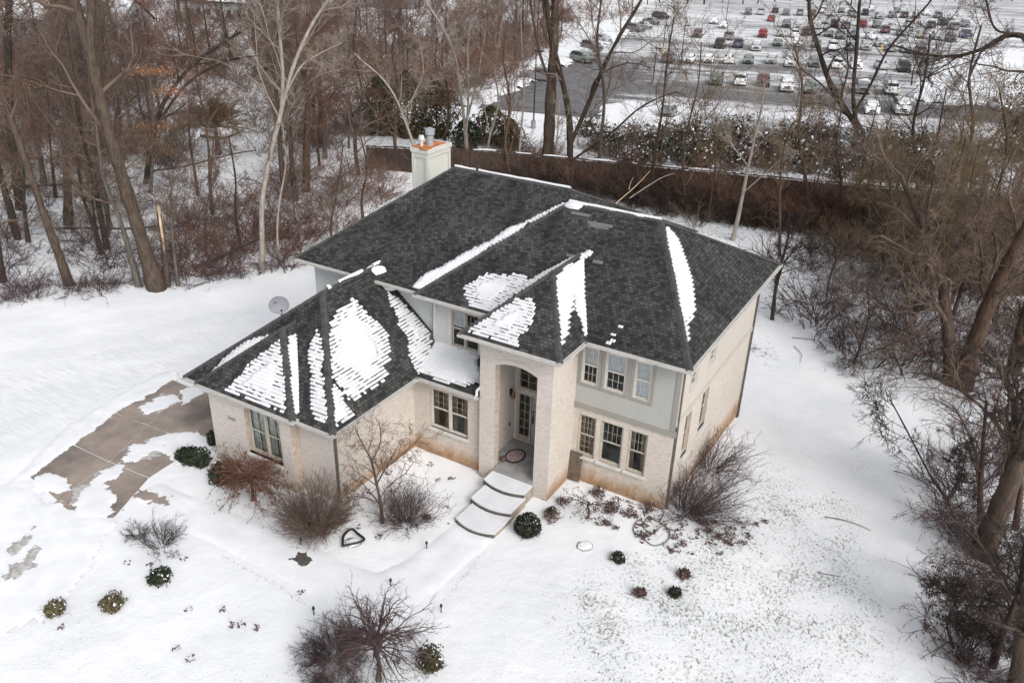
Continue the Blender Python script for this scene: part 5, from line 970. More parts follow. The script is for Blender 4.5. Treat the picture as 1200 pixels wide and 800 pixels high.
LAND = [((184, 339), 'the largest left trunk'), ((82, 334), 'the left leaning tree'), ((80, 262), 'the upright forked trunk'), ((25, 246), 'the trunk at the left edge'), ((307, 316), 'the pale forked birch'), ((358, 226), 'the reddish straight trunk'), ((172, 214), 'the dark crooked maple'), ((446, 158), 'the dark green cedar'), ((548, 190), 'the pale birch clump'), ((494, 205), 'the pale crooked sycamore'), ((640, 210), 'the thickest trunk'), ((256, 182), 'the brown dome tree'), ((176, 226), 'the orange leafed beech')]
def relabel(grp, what):
    box = {}
    for o in [o for o in col.objects if o.get('group') == grp]:
        q = Vector(o.location)-Vector(CAM); dep = q.dot(Vector(_f)); uu_ = 600+FPX*q.dot(Vector(_R))/dep; vv_ = 400-FPX*q.dot(Vector(_U))/dep
        (lu, lv_), nm_ = min(LAND, key=lambda t_: abs(t_[0][0]-uu_)+.3*abs(t_[0][1]-vv_)); rel = ('behind' if lv_-vv_ > 25 else 'beside')+(' and left of' if uu_ < lu-4 else ' and right of' if uu_ > lu+4 else ''); rel = rel.replace('beside and ', '')
        box.setdefault((nm_, rel), []).append((dep, o))
    for (nm_, rel), L_ in box.items():
        L_.sort(key=lambda t_: t_[0])
        for i, (dp_, o) in enumerate(L_): o['label'] = f"{what} {rel} {nm_}, {nth(i)+' nearest' if i else 'nearest'}"
relabel('woodland trees left of the car park', 'bare tree')
LAND2 = [o for o in col.objects if o.get('group') == 'thicket trees right of the house']; LAND2.sort(key=lambda o: (Vector(o.location)-Vector(CAM)).dot(Vector(_R))/(Vector(o.location)-Vector(CAM)).dot(Vector(_f)))
for i, o in enumerate(LAND2): o['label'] = f'small bare tree in the thicket right of the house, {nth(i)} from the left'

# bushes: stems from a point
def bush_verts(nst, h, spread, seed, spec=None, r=.012, up=.0, wig=.16, n=6, base=.15, droop=0):
    rng = np.random.default_rng(seed); az = rng.random(nst)*2*np.pi; el = np.arccos(np.clip(1-rng.random(nst)*spread, -1, 1)); D = np.stack([np.cos(az)*np.sin(el), np.sin(az)*np.sin(el), np.cos(el)], -1)
    S = np.stack([np.cos(az)*base*rng.random(nst), np.sin(az)*base*rng.random(nst), np.full(nst, -.08)], -1); P, R = grow(S, D, h*(.55+.5*rng.random(nst)), np.full(nst, r)*(.7+.6*rng.random(nst)), n, rng, wig, up, .35)
    return merge([tubes(P, R, 3)]+crown_from(P, R, rng, spec or []))
SP_B = [dict(per=5, t0=.25, ang=.6, lf=.45, rf=.65, n=4, k=3, wig=.2, up=.05, rmin=.006), dict(per=4, t0=.3, ang=.6, lf=.5, rf=.7, n=3, k=3, wig=.2, up=.03, rmin=.005)]
BRAM = [dict(per=5, t0=.15, ang=.7, lf=.5, rf=.65, n=4, k=3, wig=.25, up=.05, rmin=.013), dict(per=2, t0=.2, ang=.7, lf=.55, rf=.75, n=3, k=3, wig=.22, up=0.03, rmin=.010)]
BRUSH = [dict(per=6, t0=.12, ang=.65, lf=.45, rf=.65, n=4, k=3, wig=.25, up=.05, rmin=.016), dict(per=4, t0=.15, ang=.7, lf=.5, rf=.75, n=3, k=3, wig=.25, up=0, rmin=.012)]
BO, UO = [], []
for k, (u, v, lb) in enumerate([(36, 352, 'purple bramble bush at the left snow edge, nearest the left border'), (120, 344, 'purple bramble bush at the snow edge between the leaning tree and largest trunk'), (252, 330, 'purple bramble bush at the snow edge below the fallen log'), (336, 318, 'purple bramble bush at the snow edge nearest the house')]):
    BO.append(twig_ := link('bramble_bush', raw_mesh('bramble_bush', *bush_verts(7, 2.6, .62, 300+k, BRAM, .026, .0, .22, 7, .5), M_twig_purple), None, at(u, v))); tag(twig_, lb, 'shrub', 'bramble bushes along the snow edge')
for k, (u, v, lb) in enumerate([(404, 226, 'tall brown brush clump left of the chimney foot'), (560, 190, 'tall brown brush clump before the wall below the pale birches'), (815, 268, 'tall brown brush clump behind the wing roof before the wall'), (985, 300, 'tall brown brush clump right of the house before the wall')]):
    UO.append(twig_ := link('brush_clump', raw_mesh('brush_clump', *bush_verts(12, 3.0, .5, 320+k, BRUSH, .024, .0, .17, 6, .5), M_twig), None, at(u, v))); tag(twig_, lb, 'shrub', 'tall brush clumps')
def scatter(name, pts, protos, m, label, smin=.7, smax=1.3, seed=0, cat='undergrowth'):
    """one uncountable mass: copies of the brush clumps on many points"""
    me = bpy.data.meshes.new(name); me.from_pydata([tuple(p) for p in pts], [], []); o = link(name, me); me.materials.append(m)
    ng = bpy.data.node_groups.new(name, 'GeometryNodeTree'); ng.interface.new_socket('Geometry', in_out='INPUT', socket_type='NodeSocketGeometry'); ng.interface.new_socket('Geometry', in_out='OUTPUT', socket_type='NodeSocketGeometry')
    N = ng.nodes; L = ng.links; gi, go = N.new('NodeGroupInput'), N.new('NodeGroupOutput'); ip = N.new('GeometryNodeInstanceOnPoints'); jn = N.new('GeometryNodeJoinGeometry')
    for q in protos:
        oi = N.new('GeometryNodeObjectInfo'); oi.inputs['Object'].default_value = q; oi.inputs['As Instance'].default_value = True; L.new(oi.outputs['Geometry'], jn.inputs[0])
    rv = N.new('FunctionNodeRandomValue'); rv.data_type = 'FLOAT_VECTOR'; rv.inputs[0].default_value = (-.12, -.12, 0); rv.inputs[1].default_value = (.12, .12, 6.283); rv.inputs['Seed'].default_value = seed
    rs = N.new('FunctionNodeRandomValue'); rs.data_type = 'FLOAT'; rs.inputs[2].default_value = smin; rs.inputs[3].default_value = smax; rs.inputs['Seed'].default_value = seed+50
    sm = N.new('GeometryNodeSetMaterial'); sm.inputs['Material'].default_value = m
    L.new(gi.outputs[0], ip.inputs['Points']); L.new(jn.outputs[0], ip.inputs['Instance']); ip.inputs['Pick Instance'].default_value = True; L.new(rv.outputs[0], ip.inputs['Rotation']); L.new(rs.outputs[1], ip.inputs['Scale']); L.new(ip.outputs[0], sm.inputs['Geometry']); L.new(sm.outputs[0], go.inputs[0])
    md = o.modifiers.new('scatter', 'NODES'); md.node_group = ng; return tag(o, label, cat, kind='stuff')
fr = [(-40, 352), (0, 348), (90, 338), (190, 330), (350, 310), (420, 270), (470, 230), (480, 200), (420, 180), (-40, 200)]
S_ = lambda poly, n: [at(u, v) for u, v in sample_px(poly, n, rg) if not (425 < u < 548 and 128 < v < 182) and not (215 < u < 300 and 150 < v < 235)]
scatter('bramble_thicket', S_(fr, 210), BO, M_twig_purple, 'purple brown bramble tangle on the snowy floor of the left wood', .5, 1.15, 1)
scatter('bramble_thicket', S_([(196, 332), (348, 312), (420, 268), (470, 225), (470, 196), (330, 200), (210, 260)], 150, ), BO, M_twig_red, 'brown bramble tangle between the largest trunk and the house', .6, 1.3, 11)
mid = [(-60, 205), (420, 185), (480, 170), (520, 150), (560, 110), (740, 18), (700, 0), (-60, 6)]
scatter('woodland_brush', S_(mid, 640), UO, M_twig, 'brown undergrowth filling the wood behind the house', .6, 1.5, 2)
scatter('woodland_brush', S_([(-60, 110), (560, 90), (740, 16), (700, 0), (-60, 2)], 420), UO, M_twig_red, 'russet undergrowth among the far left trees', .8, 1.9, 3)
scatter('woodland_brush', S_([(380, 160), (440, 60), (700, 10), (640, 60), (560, 112), (500, 165)], 180), UO, M_twig_red, 'russet brush along the left side of the car park', .7, 1.5, 31)
wallfront = [(500, 200), (560, 206), (760, 236), (900, 266), (1060, 290), (1060, 262), (900, 244), (700, 220), (560, 198)]
scatter('wall_thicket', S_(wallfront, 330), UO, M_twig_red, 'dark russet brush growing along the long wooden wall', .5, 1.25, 4)
scatter('wall_thicket', S_([(560, 208), (690, 225), (1000, 262), (1050, 285), (900, 272), (700, 245)], 150), UO, M_twig_dark, 'dark brush tangle at the foot of the wooden wall', .5, 1.1, 41)
scatter('hedge_brush', S_([(560, 186), (640, 178), (700, 168), (1100, 175), (1240, 190), (1240, 220), (1080, 214), (700, 198), (560, 192)], 100), UO, M_twig, 'brown twiggy growth among the hedge behind the wooden wall', .5, 1.0, 42)
scatter('bramble_thicket', S_([(892, 300), (960, 280), (1100, 300), (1240, 330), (1240, 440), (1130, 440), (1050, 448), (985, 418), (905, 374)], 150), BO, M_twig_purple, 'purple bramble tangle beyond the back edge of the right lawn', .6, 1.4, 5)
scatter('bramble_thicket', S_([(960, 285), (1240, 225), (1240, 350), (1100, 345), (980, 330)], 85), UO, M_twig_olive, 'olive brown thicket in front of the right end of the wall', .5, 1.15, 6)
scatter('bramble_thicket', S_([(1000, 300), (1240, 225), (1240, 300), (1100, 330)], 55), UO, M_twig, 'dark tangled thicket at the right behind the twin trunks', .7, 1.3, 61)
scatter('bramble_thicket', S_([(930, 300), (1240, 235), (1240, 420), (1120, 420), (1000, 400)], 60), UO, M_twig_pale, 'pale tan stems mixed through the thicket right of the house', .35, .9, 62)
scatter('woodland_brush', S_([(-60, 300), (340, 290), (470, 190), (640, 60), (300, 20), (-60, 60)], 120), UO, M_twig_pale, 'pale tan stems mixed through the left wood', .4, 1.0, 63)
scatter('bramble_thicket', S_([(1130, 450), (1240, 430), (1240, 820), (1130, 820), (1112, 680), (1096, 560)], 150), BO, M_twig_purple, 'purple bramble tangle along the right lawn edge', .4, .95, 7)
scatter('snow_edge_stems', S_([(0, 358), (90, 346), (190, 338), (348, 318), (340, 308), (190, 326), (0, 340)], 90), BO, M_twig_purple, 'low purple stems along the left snow edge', .3, .6, 8)

# leafy things: small faces spread through a volume
def leaf_cloud(n, a, b, c, size, seed, shell=.45, lump=.35, zmin=-.2, tilt=1.0):
    rng = np.random.default_rng(seed); d = nrm(rng.normal(0, 1, (n, 3))); r = (shell+(1-shell)*rng.random(n))**.6
    lumps = np.array([1+lump*mnoise.noise((q[0]*2.1+seed, q[1]*2.1, q[2]*2.1)) for q in d]); P = d*(r*lumps)[:, None]*np.array([a, b, c]); P[:, 2] += c*.75; P = P[P[:, 2] > zmin*c]; n = len(P)
    N = nrm(nrm(P-np.array([0, 0, c*.5]))*tilt+rng.normal(0, .8, (n, 3))); U = nrm(np.cross(N, rng.normal(0, 1, (n, 3)))); W = np.cross(N, U); s = size*(.6+.8*rng.random(n))[:, None]
    V = np.stack([P-U*s, P-W*s*.55, P+U*s, P+W*s*.55], 1).reshape(-1, 3); return V, np.arange(4*n).reshape(-1, 4)
def leafy(name, p, label, cat, clouds, m, stems=None, group=None, ms=None, smooth=False):
    r = empty(name, p, label, cat, group); V, F = merge(clouds); link('foliage', raw_mesh('foliage', V, F, m), r)
    if stems is not None: link('stems', raw_mesh('stems', *stems, ms or M_twig_dark), r)
    if name == 'lawn_shrub' and len(V) > 2000:
        c_ = V.reshape(-1, 4, 3); top_ = c_[c_[:, :, 2].mean(1) > np.quantile(V[:, 2], .45)]; pick = top_[::16]+np.array([0, 0, .012]); link('snow_flecks', raw_mesh('snow_flecks', pick.reshape(-1, 3), np.arange(len(pick)*4).reshape(-1, 4), M_snow), r)
    return r
def twiggy(name, p, label, verts, m, group=None, cat='shrub', scale=(1, 1, 1), rz=0): 
    o = link(name, raw_mesh(name, *verts, m), None, p); o.scale = scale; o.rotation_euler = (0, 0, rz); return tag(o, label, cat, group)
def ell(clouds, dx, dy, dz): V, F = clouds; return (V+np.array([dx, dy, dz]), F)
core = lambda a, b, c, seed: bush_verts(26, max(a, c)*1.1, .9, seed, [dict(per=4, t0=.3, ang=.6, lf=.4, rf=.7, n=3, k=3)], .012)
# garden shrubs near the house
p = at(229, 541); leafy('evergreen_shrub', p, 'low dark evergreen shrub at the garage corner beside the driveway', 'shrub', [leaf_cloud(1500, .80, .52, .34, .055, 1), ell(leaf_cloud(500, .4, .35, .3, .055, 2), -.5, -.1, -.03)], M_green, core(.6, .5, .3, 1))
p = at(262, 563); leafy('evergreen_shrub', p, 'dark evergreen shrub half hidden behind the russet weeping shrub', 'shrub', [leaf_cloud(1500, .62, .55, .42, .055, 3)], M_green, core(.5, .5, .4, 3))
p = at(249, 522); leafy('evergreen_shrub', p, 'small dark upright shrub touching the garage wall corner', 'shrub', [leaf_cloud(500, .18, .18, .42, .05, 4)], M_green)
def weeper(h, nst, reach, seed, m, mt, p, label, leaves=None, name='weeping_shrub', r=.05, n=8, per=6, droop=-.16):
    rng = np.random.default_rng(seed); root = empty(name, p, label, 'shrub'); P, R = trunk_mesh([Vector((0, 0, -.1)), Vector((.05, .02, h*.4)), Vector((-.04, .05, h*.75)), Vector((.02, 0, h))], r, r*.6, 6, 1.3); V, F = tubes(P, R, 6); link('trunk', raw_mesh('trunk', V, F, mt, smooth=True), root)
    az = rng.random(nst)*6.283; el = .5+rng.random(nst)*.8; D = np.stack([np.cos(az)*np.sin(el), np.sin(az)*np.sin(el), np.cos(el)], -1); S = np.tile(P[0, -1], (nst, 1))-np.stack([np.zeros(nst), np.zeros(nst), rng.random(nst)*h*.35], -1)
    Q, QR = grow(S, D, reach*(.7+.6*rng.random(nst)), np.full(nst, r*.42), n, rng, .2, droop, .3)
    V, F = merge([tubes(Q, QR, 4)]+crown_from(Q, QR, rng, [dict(per=per, t0=.2, ang=.7, lf=.42, rf=.6, n=4, k=3, wig=.25, up=droop*.4, rmin=.007), dict(per=4, t0=.2, ang=.7, lf=.5, rf=.7, n=3, k=3, wig=.25, up=droop*.3, rmin=.0055)])); link('branches', raw_mesh('branches', V, F, m), root)
    if leaves:
        nl, sz, ml = leaves; i = rng.integers(0, len(V), nl); C = V[i]+rng.normal(0, .05, (nl, 3)); N = nrm(rng.normal(0, 1, (nl, 3))); U = nrm(np.cross(N, rng.normal(0, 1, (nl, 3)))); W = np.cross(N, U); s = sz*(.6+.8*rng.random(nl))[:, None]
        link('leaves', raw_mesh('leaves', np.stack([C-U*s, C-W*s*.6, C+U*s, C+W*s*.6], 1).reshape(-1, 3), np.arange(4*nl).reshape(-1, 4), ml), root)
    return root
weeper(1.15, 54, 1.55, 5, M_twig_red, M_bark_red, at(296, 586), 'russet weeping shrub with clinging leaves below the arched garage window', (4200, .030, M_russet), r=.06)
twiggy('bare_shrub', at(372, 622), 'large dense brown rounded shrub at the garage corner', bush_verts(240, 2.0, .50, 7, [dict(per=6, t0=.3, ang=.5, lf=.4, rf=.7, n=4, k=3, wig=.14, up=.02, rmin=.006), dict(per=3, t0=.2, ang=.5, lf=.55, rf=.8, n=2, k=3, rmin=.006)], .011, .01, .09, 5, .3), M_twig)
twiggy('bare_shrub', at(476, 614), 'open purple grey shrub between the small tree and the front steps', bush_verts(110, 1.75, .62, 8, SP_B, .010, .01, .12, 6, .2), M_twig_purple)
hero('small_tree', [([(448, 612), (446, 590), (440, 560), (434, 535)], .06, .035, 0), ([(442, 566), (452, 545), (464, 520)], .035, .015, .15), ([(436, 540), (424, 520), (416, 505)], .03, .012, -.1), ([(436, 540), (446, 515), (444, 490)], .03, .012, .1), ([(446, 590), (425, 580), (405, 578)], .022, .01, .1), ([(450, 550), (476, 530), (494, 515)], .022, .01, -.1)], M_bark, M_twig, 'small bare multi branched tree before the inner garage wall', [dict(per=8, t0=.2, ang=.8, lf=.75, rf=.6, n=6, k=4, wig=.28, up=.0, rmin=.009, lmin=.5), dict(per=7, t0=.15, ang=.8, lf=.55, rf=.65, n=4, k=3, wig=.3, up=.0, rmin=.007, lmin=.25), dict(per=5, t0=.15, ang=.8, lf=.5, rf=.75, n=3, k=3, wig=.3, up=0, rmin=.006)], 80)
p = at(618, 624); leafy('boxwood_ball', p, 'round dark boxwood ball at the foot of the front steps', 'shrub', [leaf_cloud(2600, .50, .50, .44, .045, 9, .6, .12)], M_boxwood, core(.4, .4, .4, 9))
V, F = leaf_cloud(60, .46, .46, .42, .035, 91, .95, .1, .6); link('snow_flecks', raw_mesh('snow_flecks', V, F, M_snow), col.objects['boxwood_ball'])
weeper(.75, 14, .95, 10, M_twig_purple, M_bark_red, at(688, 607), 'small twisted bare shrub right of the portico', (260, .03, M_brownleaf), 'bare_shrub', .04, 7, 5, -.10)
for k, (u, v, n_, s, lb) in enumerate([(646, 608, 160, .38, 'low brown leafed plant beside the portico pillar'), (660, 590, 120, .3, 'low faded plant against the portico side wall'), (716, 598, 200, .34, 'withered plant under the left wing window'), (737, 604, 120, .3, 'withered plant under the middle wing window'), (752, 628, 90, .25, 'dark stalks beside the coiled hose'), (712, 614, 60, .2, 'two dark leaf tufts below the wing windows'), (700, 580, 150, .34, 'dry stalks along the foundation beside the shutter'), (760, 597, 110, .3, 'dark stalks along the foundation near the right corner')]):
    p = at(u, v); leafy('withered_plant', p, lb, 'plant', [leaf_cloud(n_, s, s, s*.5, .05, 100+k, .2, .5)], M_brownleaf, bush_verts(14, s*1.5, .9, 110+k, [dict(per=3, lf=.5, n=3, rmin=.005)], .008), None, M_twig_purple)
rng8 = bush_verts(130, 2.1, .6, 12, SP_B, .013, -.02, .10, 7, .3); V, F = rng8; V = V.copy(); V[:, 0] += V[:, 2]*.42; V[:, 1] += V[:, 2]*.30; twiggy('bare_shrub', at(806, 602), 'big purple brown shrub leaning from the front right house corner', (V, F), M_twig_purple, scale=(1.1, 1.1, 1.0))
V, F = bush_verts(90, 1.9, .5, 13, SP_B, .012, -.01, .12, 7, .5); V = V.copy(); V[:, 0] += V[:, 2]*.3; twiggy('bare_shrub', at(833, 548), 'second purple brown shrub against the right house wall', (V, F), M_twig_purple)
V, F = bush_verts(50, 1.6, .6, 14, SP_B, .011, -.01, .16, 6, .6); twiggy('bare_shrub', at(800, 572), 'tan dry shrub pressed against the right brick wall', (V, F), M_twig_olive)
for k, (u, v, n_, s, m, lb) in enumerate([(724, 656, 420, .24, M_boxwood, 'small round dark shrub on the lawn below the wing windows'), (749, 697, 260, .22, M_brownleaf, 'ragged dark shrub lowest on the right lawn'), (801, 675, 260, .23, M_brownleaf, 'small dark twiggy shrub upper of the pair on the right lawn'), (791, 697, 320, .22, M_boxwood, 'small dark shrub lower of the pair on the right lawn'), (188, 680, 700, .36, M_green, 'green leafy shrub on the front lawn below the bare grey shrub'), (66, 716, 520, .30, M_winterleaf, 'bronze green shrub nearest the left edge of the front lawn'), (132, 711, 620, .34, M_winterleaf, 'bronze green shrub right of the leftmost lawn shrub'), (503, 782, 800, .38, M_olive, 'olive evergreen shrub beside the purple shrub in front'), (645, 601, 120, .2, M_boxwood, 'tiny dark plant right of the boxwood ball'), (500, 608, 60, .18, M_brownleaf, 'tiny withered plant beside the open purple shrub')]):
    p = at(u, v); leafy('lawn_shrub', p, lb, 'shrub', [leaf_cloud(n_, s, s, s*(.75 if k != 7 else 1.3), .05, 130+k, .35, .5), ell(leaf_cloud(n_//3, s*.5, s*.5, s*.5, .05, 150+k, .3, .5), s*.6*math.cos(k), s*.6*math.sin(k), 0)], m, bush_verts(26, s*1.4, .9, 160+k, [dict(per=3, lf=.5, n=3, rmin=.005)], .008), None, M_twig_dark)
V, F = bush_verts(40, 1.05, .75, 15, SP_B, .010, .02, .14, 6, .2); twiggy('bare_shrub', at(190, 640), 'bare grey shrub standing beside the snowy walk', (V, F), M_twig_dark)
V, F = bush_verts(18, .5, .8, 16, SP_B, .008, .0, .16, 5, .15); twiggy('bare_shrub', at(161, 625), 'small bare twigs left of the bare grey shrub', (V, F), M_twig_dark)
weeper(1.75, 64, 1.55, 17, M_twig_purple, M_bark, at(443, 797), 'small weeping tree with drooping purple twigs at the bottom of the picture', None, 'weeping_tree', .065, 9, 7, -.15)
V, F = bush_verts(170, 1.15, .9, 18, SP_B, .009, .0, .14, 6, .3); twiggy('bare_shrub', at(393, 768), 'dense purple barberry shrub left of the weeping tree', (V, F), M_twig_purple)
V, F = bush_verts(110, .9, .95, 19, SP_B, .009, .0, .14, 6, .3); twiggy('bare_shrub', at(395, 815), 'purple barberry shrub cut by the bottom edge', (V, F), M_twig_purple)
# rocks, path lights, leaf heaps
def rock(p, s, m, name, label, cat, seed, flat=.5, cap=False):
    rng = np.random.default_rng(seed); t = MB(); n = 9
    R_ = [[s*(1-.12*k)*(1+.25*rng.normal()) for _ in range(n)] for k in range(3)]
    ring = [[Vector((p.x+R_[k][j]*math.cos(6.283*j/n)*(1 if k < 2 else .5), p.y+R_[k][j]*math.sin(6.283*j/n)*(1 if k < 2 else .5), p.z-.05+s*flat*[0, .7, 1.1][k])) for j in range(n)] for k in range(3)]
    for k in range(2):
        for j in range(n): t.face([ring[k][j], ring[k][(j+1) % n], ring[k+1][(j+1) % n], ring[k+1][j]], 1 if cap and k == 1 else 0)
    t.face(ring[2], 1 if cap else 0); return tag(t.build(name, [m, M_snow], origin=p), label, cat)
rock(at(685, 640), .30, M_rock, 'garden_rock', 'purple grey rock capped with snow below the twisted shrub', 'rock', 1, .5, True)
rock(at(414, 636), .30, M_rock, 'garden_rock', 'dark edged rock capped with snow between shrubs and walk', 'rock', 2, .45, True); t = MB(); t.tube(smooth_pts([at(u, v)+Vector((0, 0, .10)) for u, v in ((402, 642), (403, 630), (412, 622), (420, 628), (427, 634), (420, 638), (402, 642))], 4), .045, 6); t.build('dark_rim', M_metal, col.objects['garden_rock.001'])
rock(at(525, 613), .10, M_rock, 'garden_rock', 'small stone left of the lowest front step', 'rock', 3); rock(at(546, 578), .09, M_rock, 'garden_rock', 'small stone left of the middle front step', 'rock', 4)
rock(at(93, 754), .12, M_brownleaf, 'leaf_heap', 'small dark leaf heap on the front lawn', 'leaves', 5, .3)
for k, (u, v, lb) in enumerate([(458, 687, 'dark path light on the upper edge of the walk'), (517, 717, 'dark path light at the lower bend of the walk'), (368, 720, 'dark path light on the lower edge of the walk'), (353, 639, 'dark path light below the brown shrub'), (500, 643, 'dark path light left of the front steps')]):
    p = at(u, v); r = empty('path_light', p, lb, 'path light', 'path lights along the walk'); t = MB(); t.tube([p-Vector((0, 0, .1)), p+Vector((0, 0, .26))], .018, 6); t.build('stake', M_metal, r); t = MB(); t.tube([p+Vector((0, 0, .24)), p+Vector((0, 0, .33))], [.05, .035], 8); t.build('lamp_head', M_metal, r)
for k, (px, lb) in enumerate([([(966, 606), (985, 609), (1005, 615), (1020, 622)], 'fallen stick on the right lawn'), ([(1047, 552), (1062, 556), (1077, 563)], 'short fallen stick near the right brush'), ([(928, 396), (950, 398), (964, 402)], 'thin stick at the back of the right lawn'), ([(930, 406), (939, 415), (938, 425)], 'bent stick on the snow behind the right house corner'), ([(958, 670), (962, 672), (985, 676)], 'small twig low on the right lawn')]):
    P = smooth_pts([at(u, v)+Vector((0, 0, .03)) for u, v in px], 4); t = MB(); t.tube(P, [.018*(1-.6*i/len(P)) for i in range(len(P))], 5); tag(t.build('fallen_stick', M_bark_dark, origin=P[0]), lb, 'stick', 'sticks on the lawn')
rgl = np.random.default_rng(77); tufts = []
for u, v in sample_px([(600, 640), (780, 600), (900, 560), (1060, 600), (1100, 800), (560, 800)], 900, rgl):
    p = at(u, v); V, F = bush_verts(5, .10, 1.0, int(rgl.integers(6)), None, .006, 0, .1, 2, .05); tufts.append((V+np.array(p), F))
for (u0, v0), (u1, v1), n_ in (((258, 651), (354, 702), 90), ((562, 653), (522, 706), 60), ((340, 700), (358, 708), 14), ((512, 712), (500, 722), 14)):
    for _ in range(n_):
        s_ = rgl.random(); p = at(u0+(u1-u0)*s_+rgl.normal(0, .8), v0+(v1-v0)*s_+rgl.normal(0, .8)); V, F = bush_verts(5, .13, 1.0, int(rgl.integers(6)), None, .008, 0, .1, 2, .05); tufts.append((V+np.array(p), F))
for u, v in sample_px([(0, 640), (340, 690), (420, 740), (560, 720), (600, 800), (0, 800)], 420, rgl):
    p = at(u, v); V, F = bush_verts(4, .08, 1.0, int(rgl.integers(6)), None, .006, 0, .1, 2, .05); tufts.append((V+np.array(p), F))
V, F = merge(tufts); tag(link('grass_tufts', raw_mesh('grass_tufts', V, F, M_grass)), 'winter grass tufts poking through the thin snow of the right lawn', 'grass', kind='stuff')
leafpts = sample_px([(400, 560), (490, 530), (560, 560), (530, 600), (420, 640), (300, 600)], 26, rgl)+sample_px([(60, 680), (200, 640), (420, 660), (560, 700), (520, 790), (60, 790)], 16, rgl)+sample_px([(770, 610), (900, 610), (860, 650), (780, 650)], 70, rgl)+sample_px([(1080, 640), (1130, 640), (1130, 780), (1080, 740)], 60, rgl)+sample_px([(700, 570), (780, 610), (760, 640), (690, 610)], 40, rgl)
lv = []
for u, v in leafpts:
    a = leaf_cloud(9, .14, .14, .06, .055, int(rgl.integers(50)), zmin=-5); lv.append((a[0]+np.array(at(u, v)), a[1]))
V, F = merge(lv); tag(link('fallen_leaves', raw_mesh('fallen_leaves', V, F, M_brownleaf)), 'dark fallen leaves scattered over the snow near the brush and beds', 'leaves', kind='stuff')

# dome tree, orange leaves, evergreens
p = at(256, 182); dm = empty('dome_tree', p, 'dense brown dome shaped tree in the left wood', 'tree'); rng = np.random.default_rng(21)
P, R = trunk_mesh([Vector((0, 0, -.2)), Vector((.1, 0, 1.5)), Vector((-.1, .1, 2.6))], .22, .16); V, F = tubes(P, R, 7); link('trunk', raw_mesh('trunk', V, F, M_bark_dark, smooth=True), dm)
az = rng.random(90)*6.283; el = rng.random(90)*1.45; D = np.stack([np.cos(az)*np.sin(el), np.sin(az)*np.sin(el), np.cos(el)], -1); Q, QR = grow(np.tile(P[0, -1], (90, 1)), D, 4.3*(.8+.3*rng.random(90))*(1-.30*np.cos(el)), np.full(90, .05), 7, rng, .14, -.09, .3)
V, F = merge([tubes(Q, QR, 4)]+crown_from(Q, QR, rng, [dict(per=8, t0=.3, ang=.6, lf=.4, rf=.6, n=4, k=3, wig=.2, up=-.10, rmin=.014), dict(per=6, t0=.2, ang=.7, lf=.5, rf=.7, n=3, k=3, wig=.2, up=-.12, rmin=.011), dict(per=2, t0=.3, ang=.6, lf=.6, rf=.8, n=2, k=3, wig=.2, up=-.1, rmin=.01)])); link('crown', raw_mesh('crown', V, F, M_twig_olive), dm)
bt = hero('beech_tree', [([(176, 226), (178, 200), (180, 165), (178, 130), (176, 85)], .13, .05, 0)], M_bark_grey, M_twig, 'young beech still holding clusters of orange leaves', HB(9, .02, .5, .2), 90)
V0 = np.array([v.co for v in bt.children[1].data.vertices]); rb = np.random.default_rng(4)
cl = []
for (u, v, su, sv, n_) in [(180, 84, 22, 6, 260), (198, 107, 16, 6, 260), (165, 84, 14, 7, 130), (182, 148, 26, 10, 260), (192, 178, 14, 7, 160), (176, 165, 22, 8, 120), (30, 100, 18, 6, 60)]:
    for _ in range(n_): q = upright(bt.location, u+rb.normal(0, su*.5), v+rb.normal(0, sv*.45)); q = np.array(q-bt.location)+np.array([rb.normal(0, .5), rb.normal(0, .5), 0]); cl.append(q)
C = np.array(cl); N = nrm(rb.normal(0, 1, C.shape)); U = nrm(np.cross(N, rb.normal(0, 1, C.shape))); W = np.cross(N, U); s = .085*(.6+.8*rb.random(len(C)))[:, None]
link('leaves', raw_mesh('leaves', np.stack([C-U*s, C-W*s*.6, C+U*s, C+W*s*.6], 1).reshape(-1, 3), np.arange(4*len(C)).reshape(-1, 4), M_orange), bt)
def conifer(p, h, w_, label, m, seed, name='cedar_tree', n=3000, group=None, size=.16):
    r = empty(name, p, label, 'evergreen', group); rng = np.random.default_rng(seed); V, F = tubes(*trunk_mesh([Vector((0, 0, -.2)), Vector((0, 0, h*.5)), Vector((0, 0, h*.95))], .06*h*.3, .02, 6), 6); link('trunk', raw_mesh('trunk', V, F, M_bark_dark), r)
    z = rng.random(n)**1.2; az = rng.random(n)*6.283; lump = np.array([1+.75*mnoise.noise((math.cos(a)*1.5+seed, math.sin(a)*1.5, zz*h*.6)) for a, zz in zip(az, z)]); rad = w_*np.minimum(1, (1-z)*1.9)**.6*(.72+.28*np.minimum(1, z*3))*lump*(.3+.7*rng.random(n)**.5); C = np.stack([np.cos(az)*rad, np.sin(az)*rad, .15+z*h], -1); N = nrm(np.stack([np.cos(az), np.sin(az), np.full(n, .6)], -1)+rng.normal(0, .7, (n, 3))); U = nrm(np.cross(N, rng.normal(0, 1, (n, 3)))); W = np.cross(N, U); s = size*(.6+.8*rng.random(n))[:, None]
    link('crown', raw_mesh('crown', np.stack([C-U*s, C-W*s*.5, C+U*s, C+W*s*.5], 1).reshape(-1, 3), np.arange(4*n).reshape(-1, 4), m), r); return r
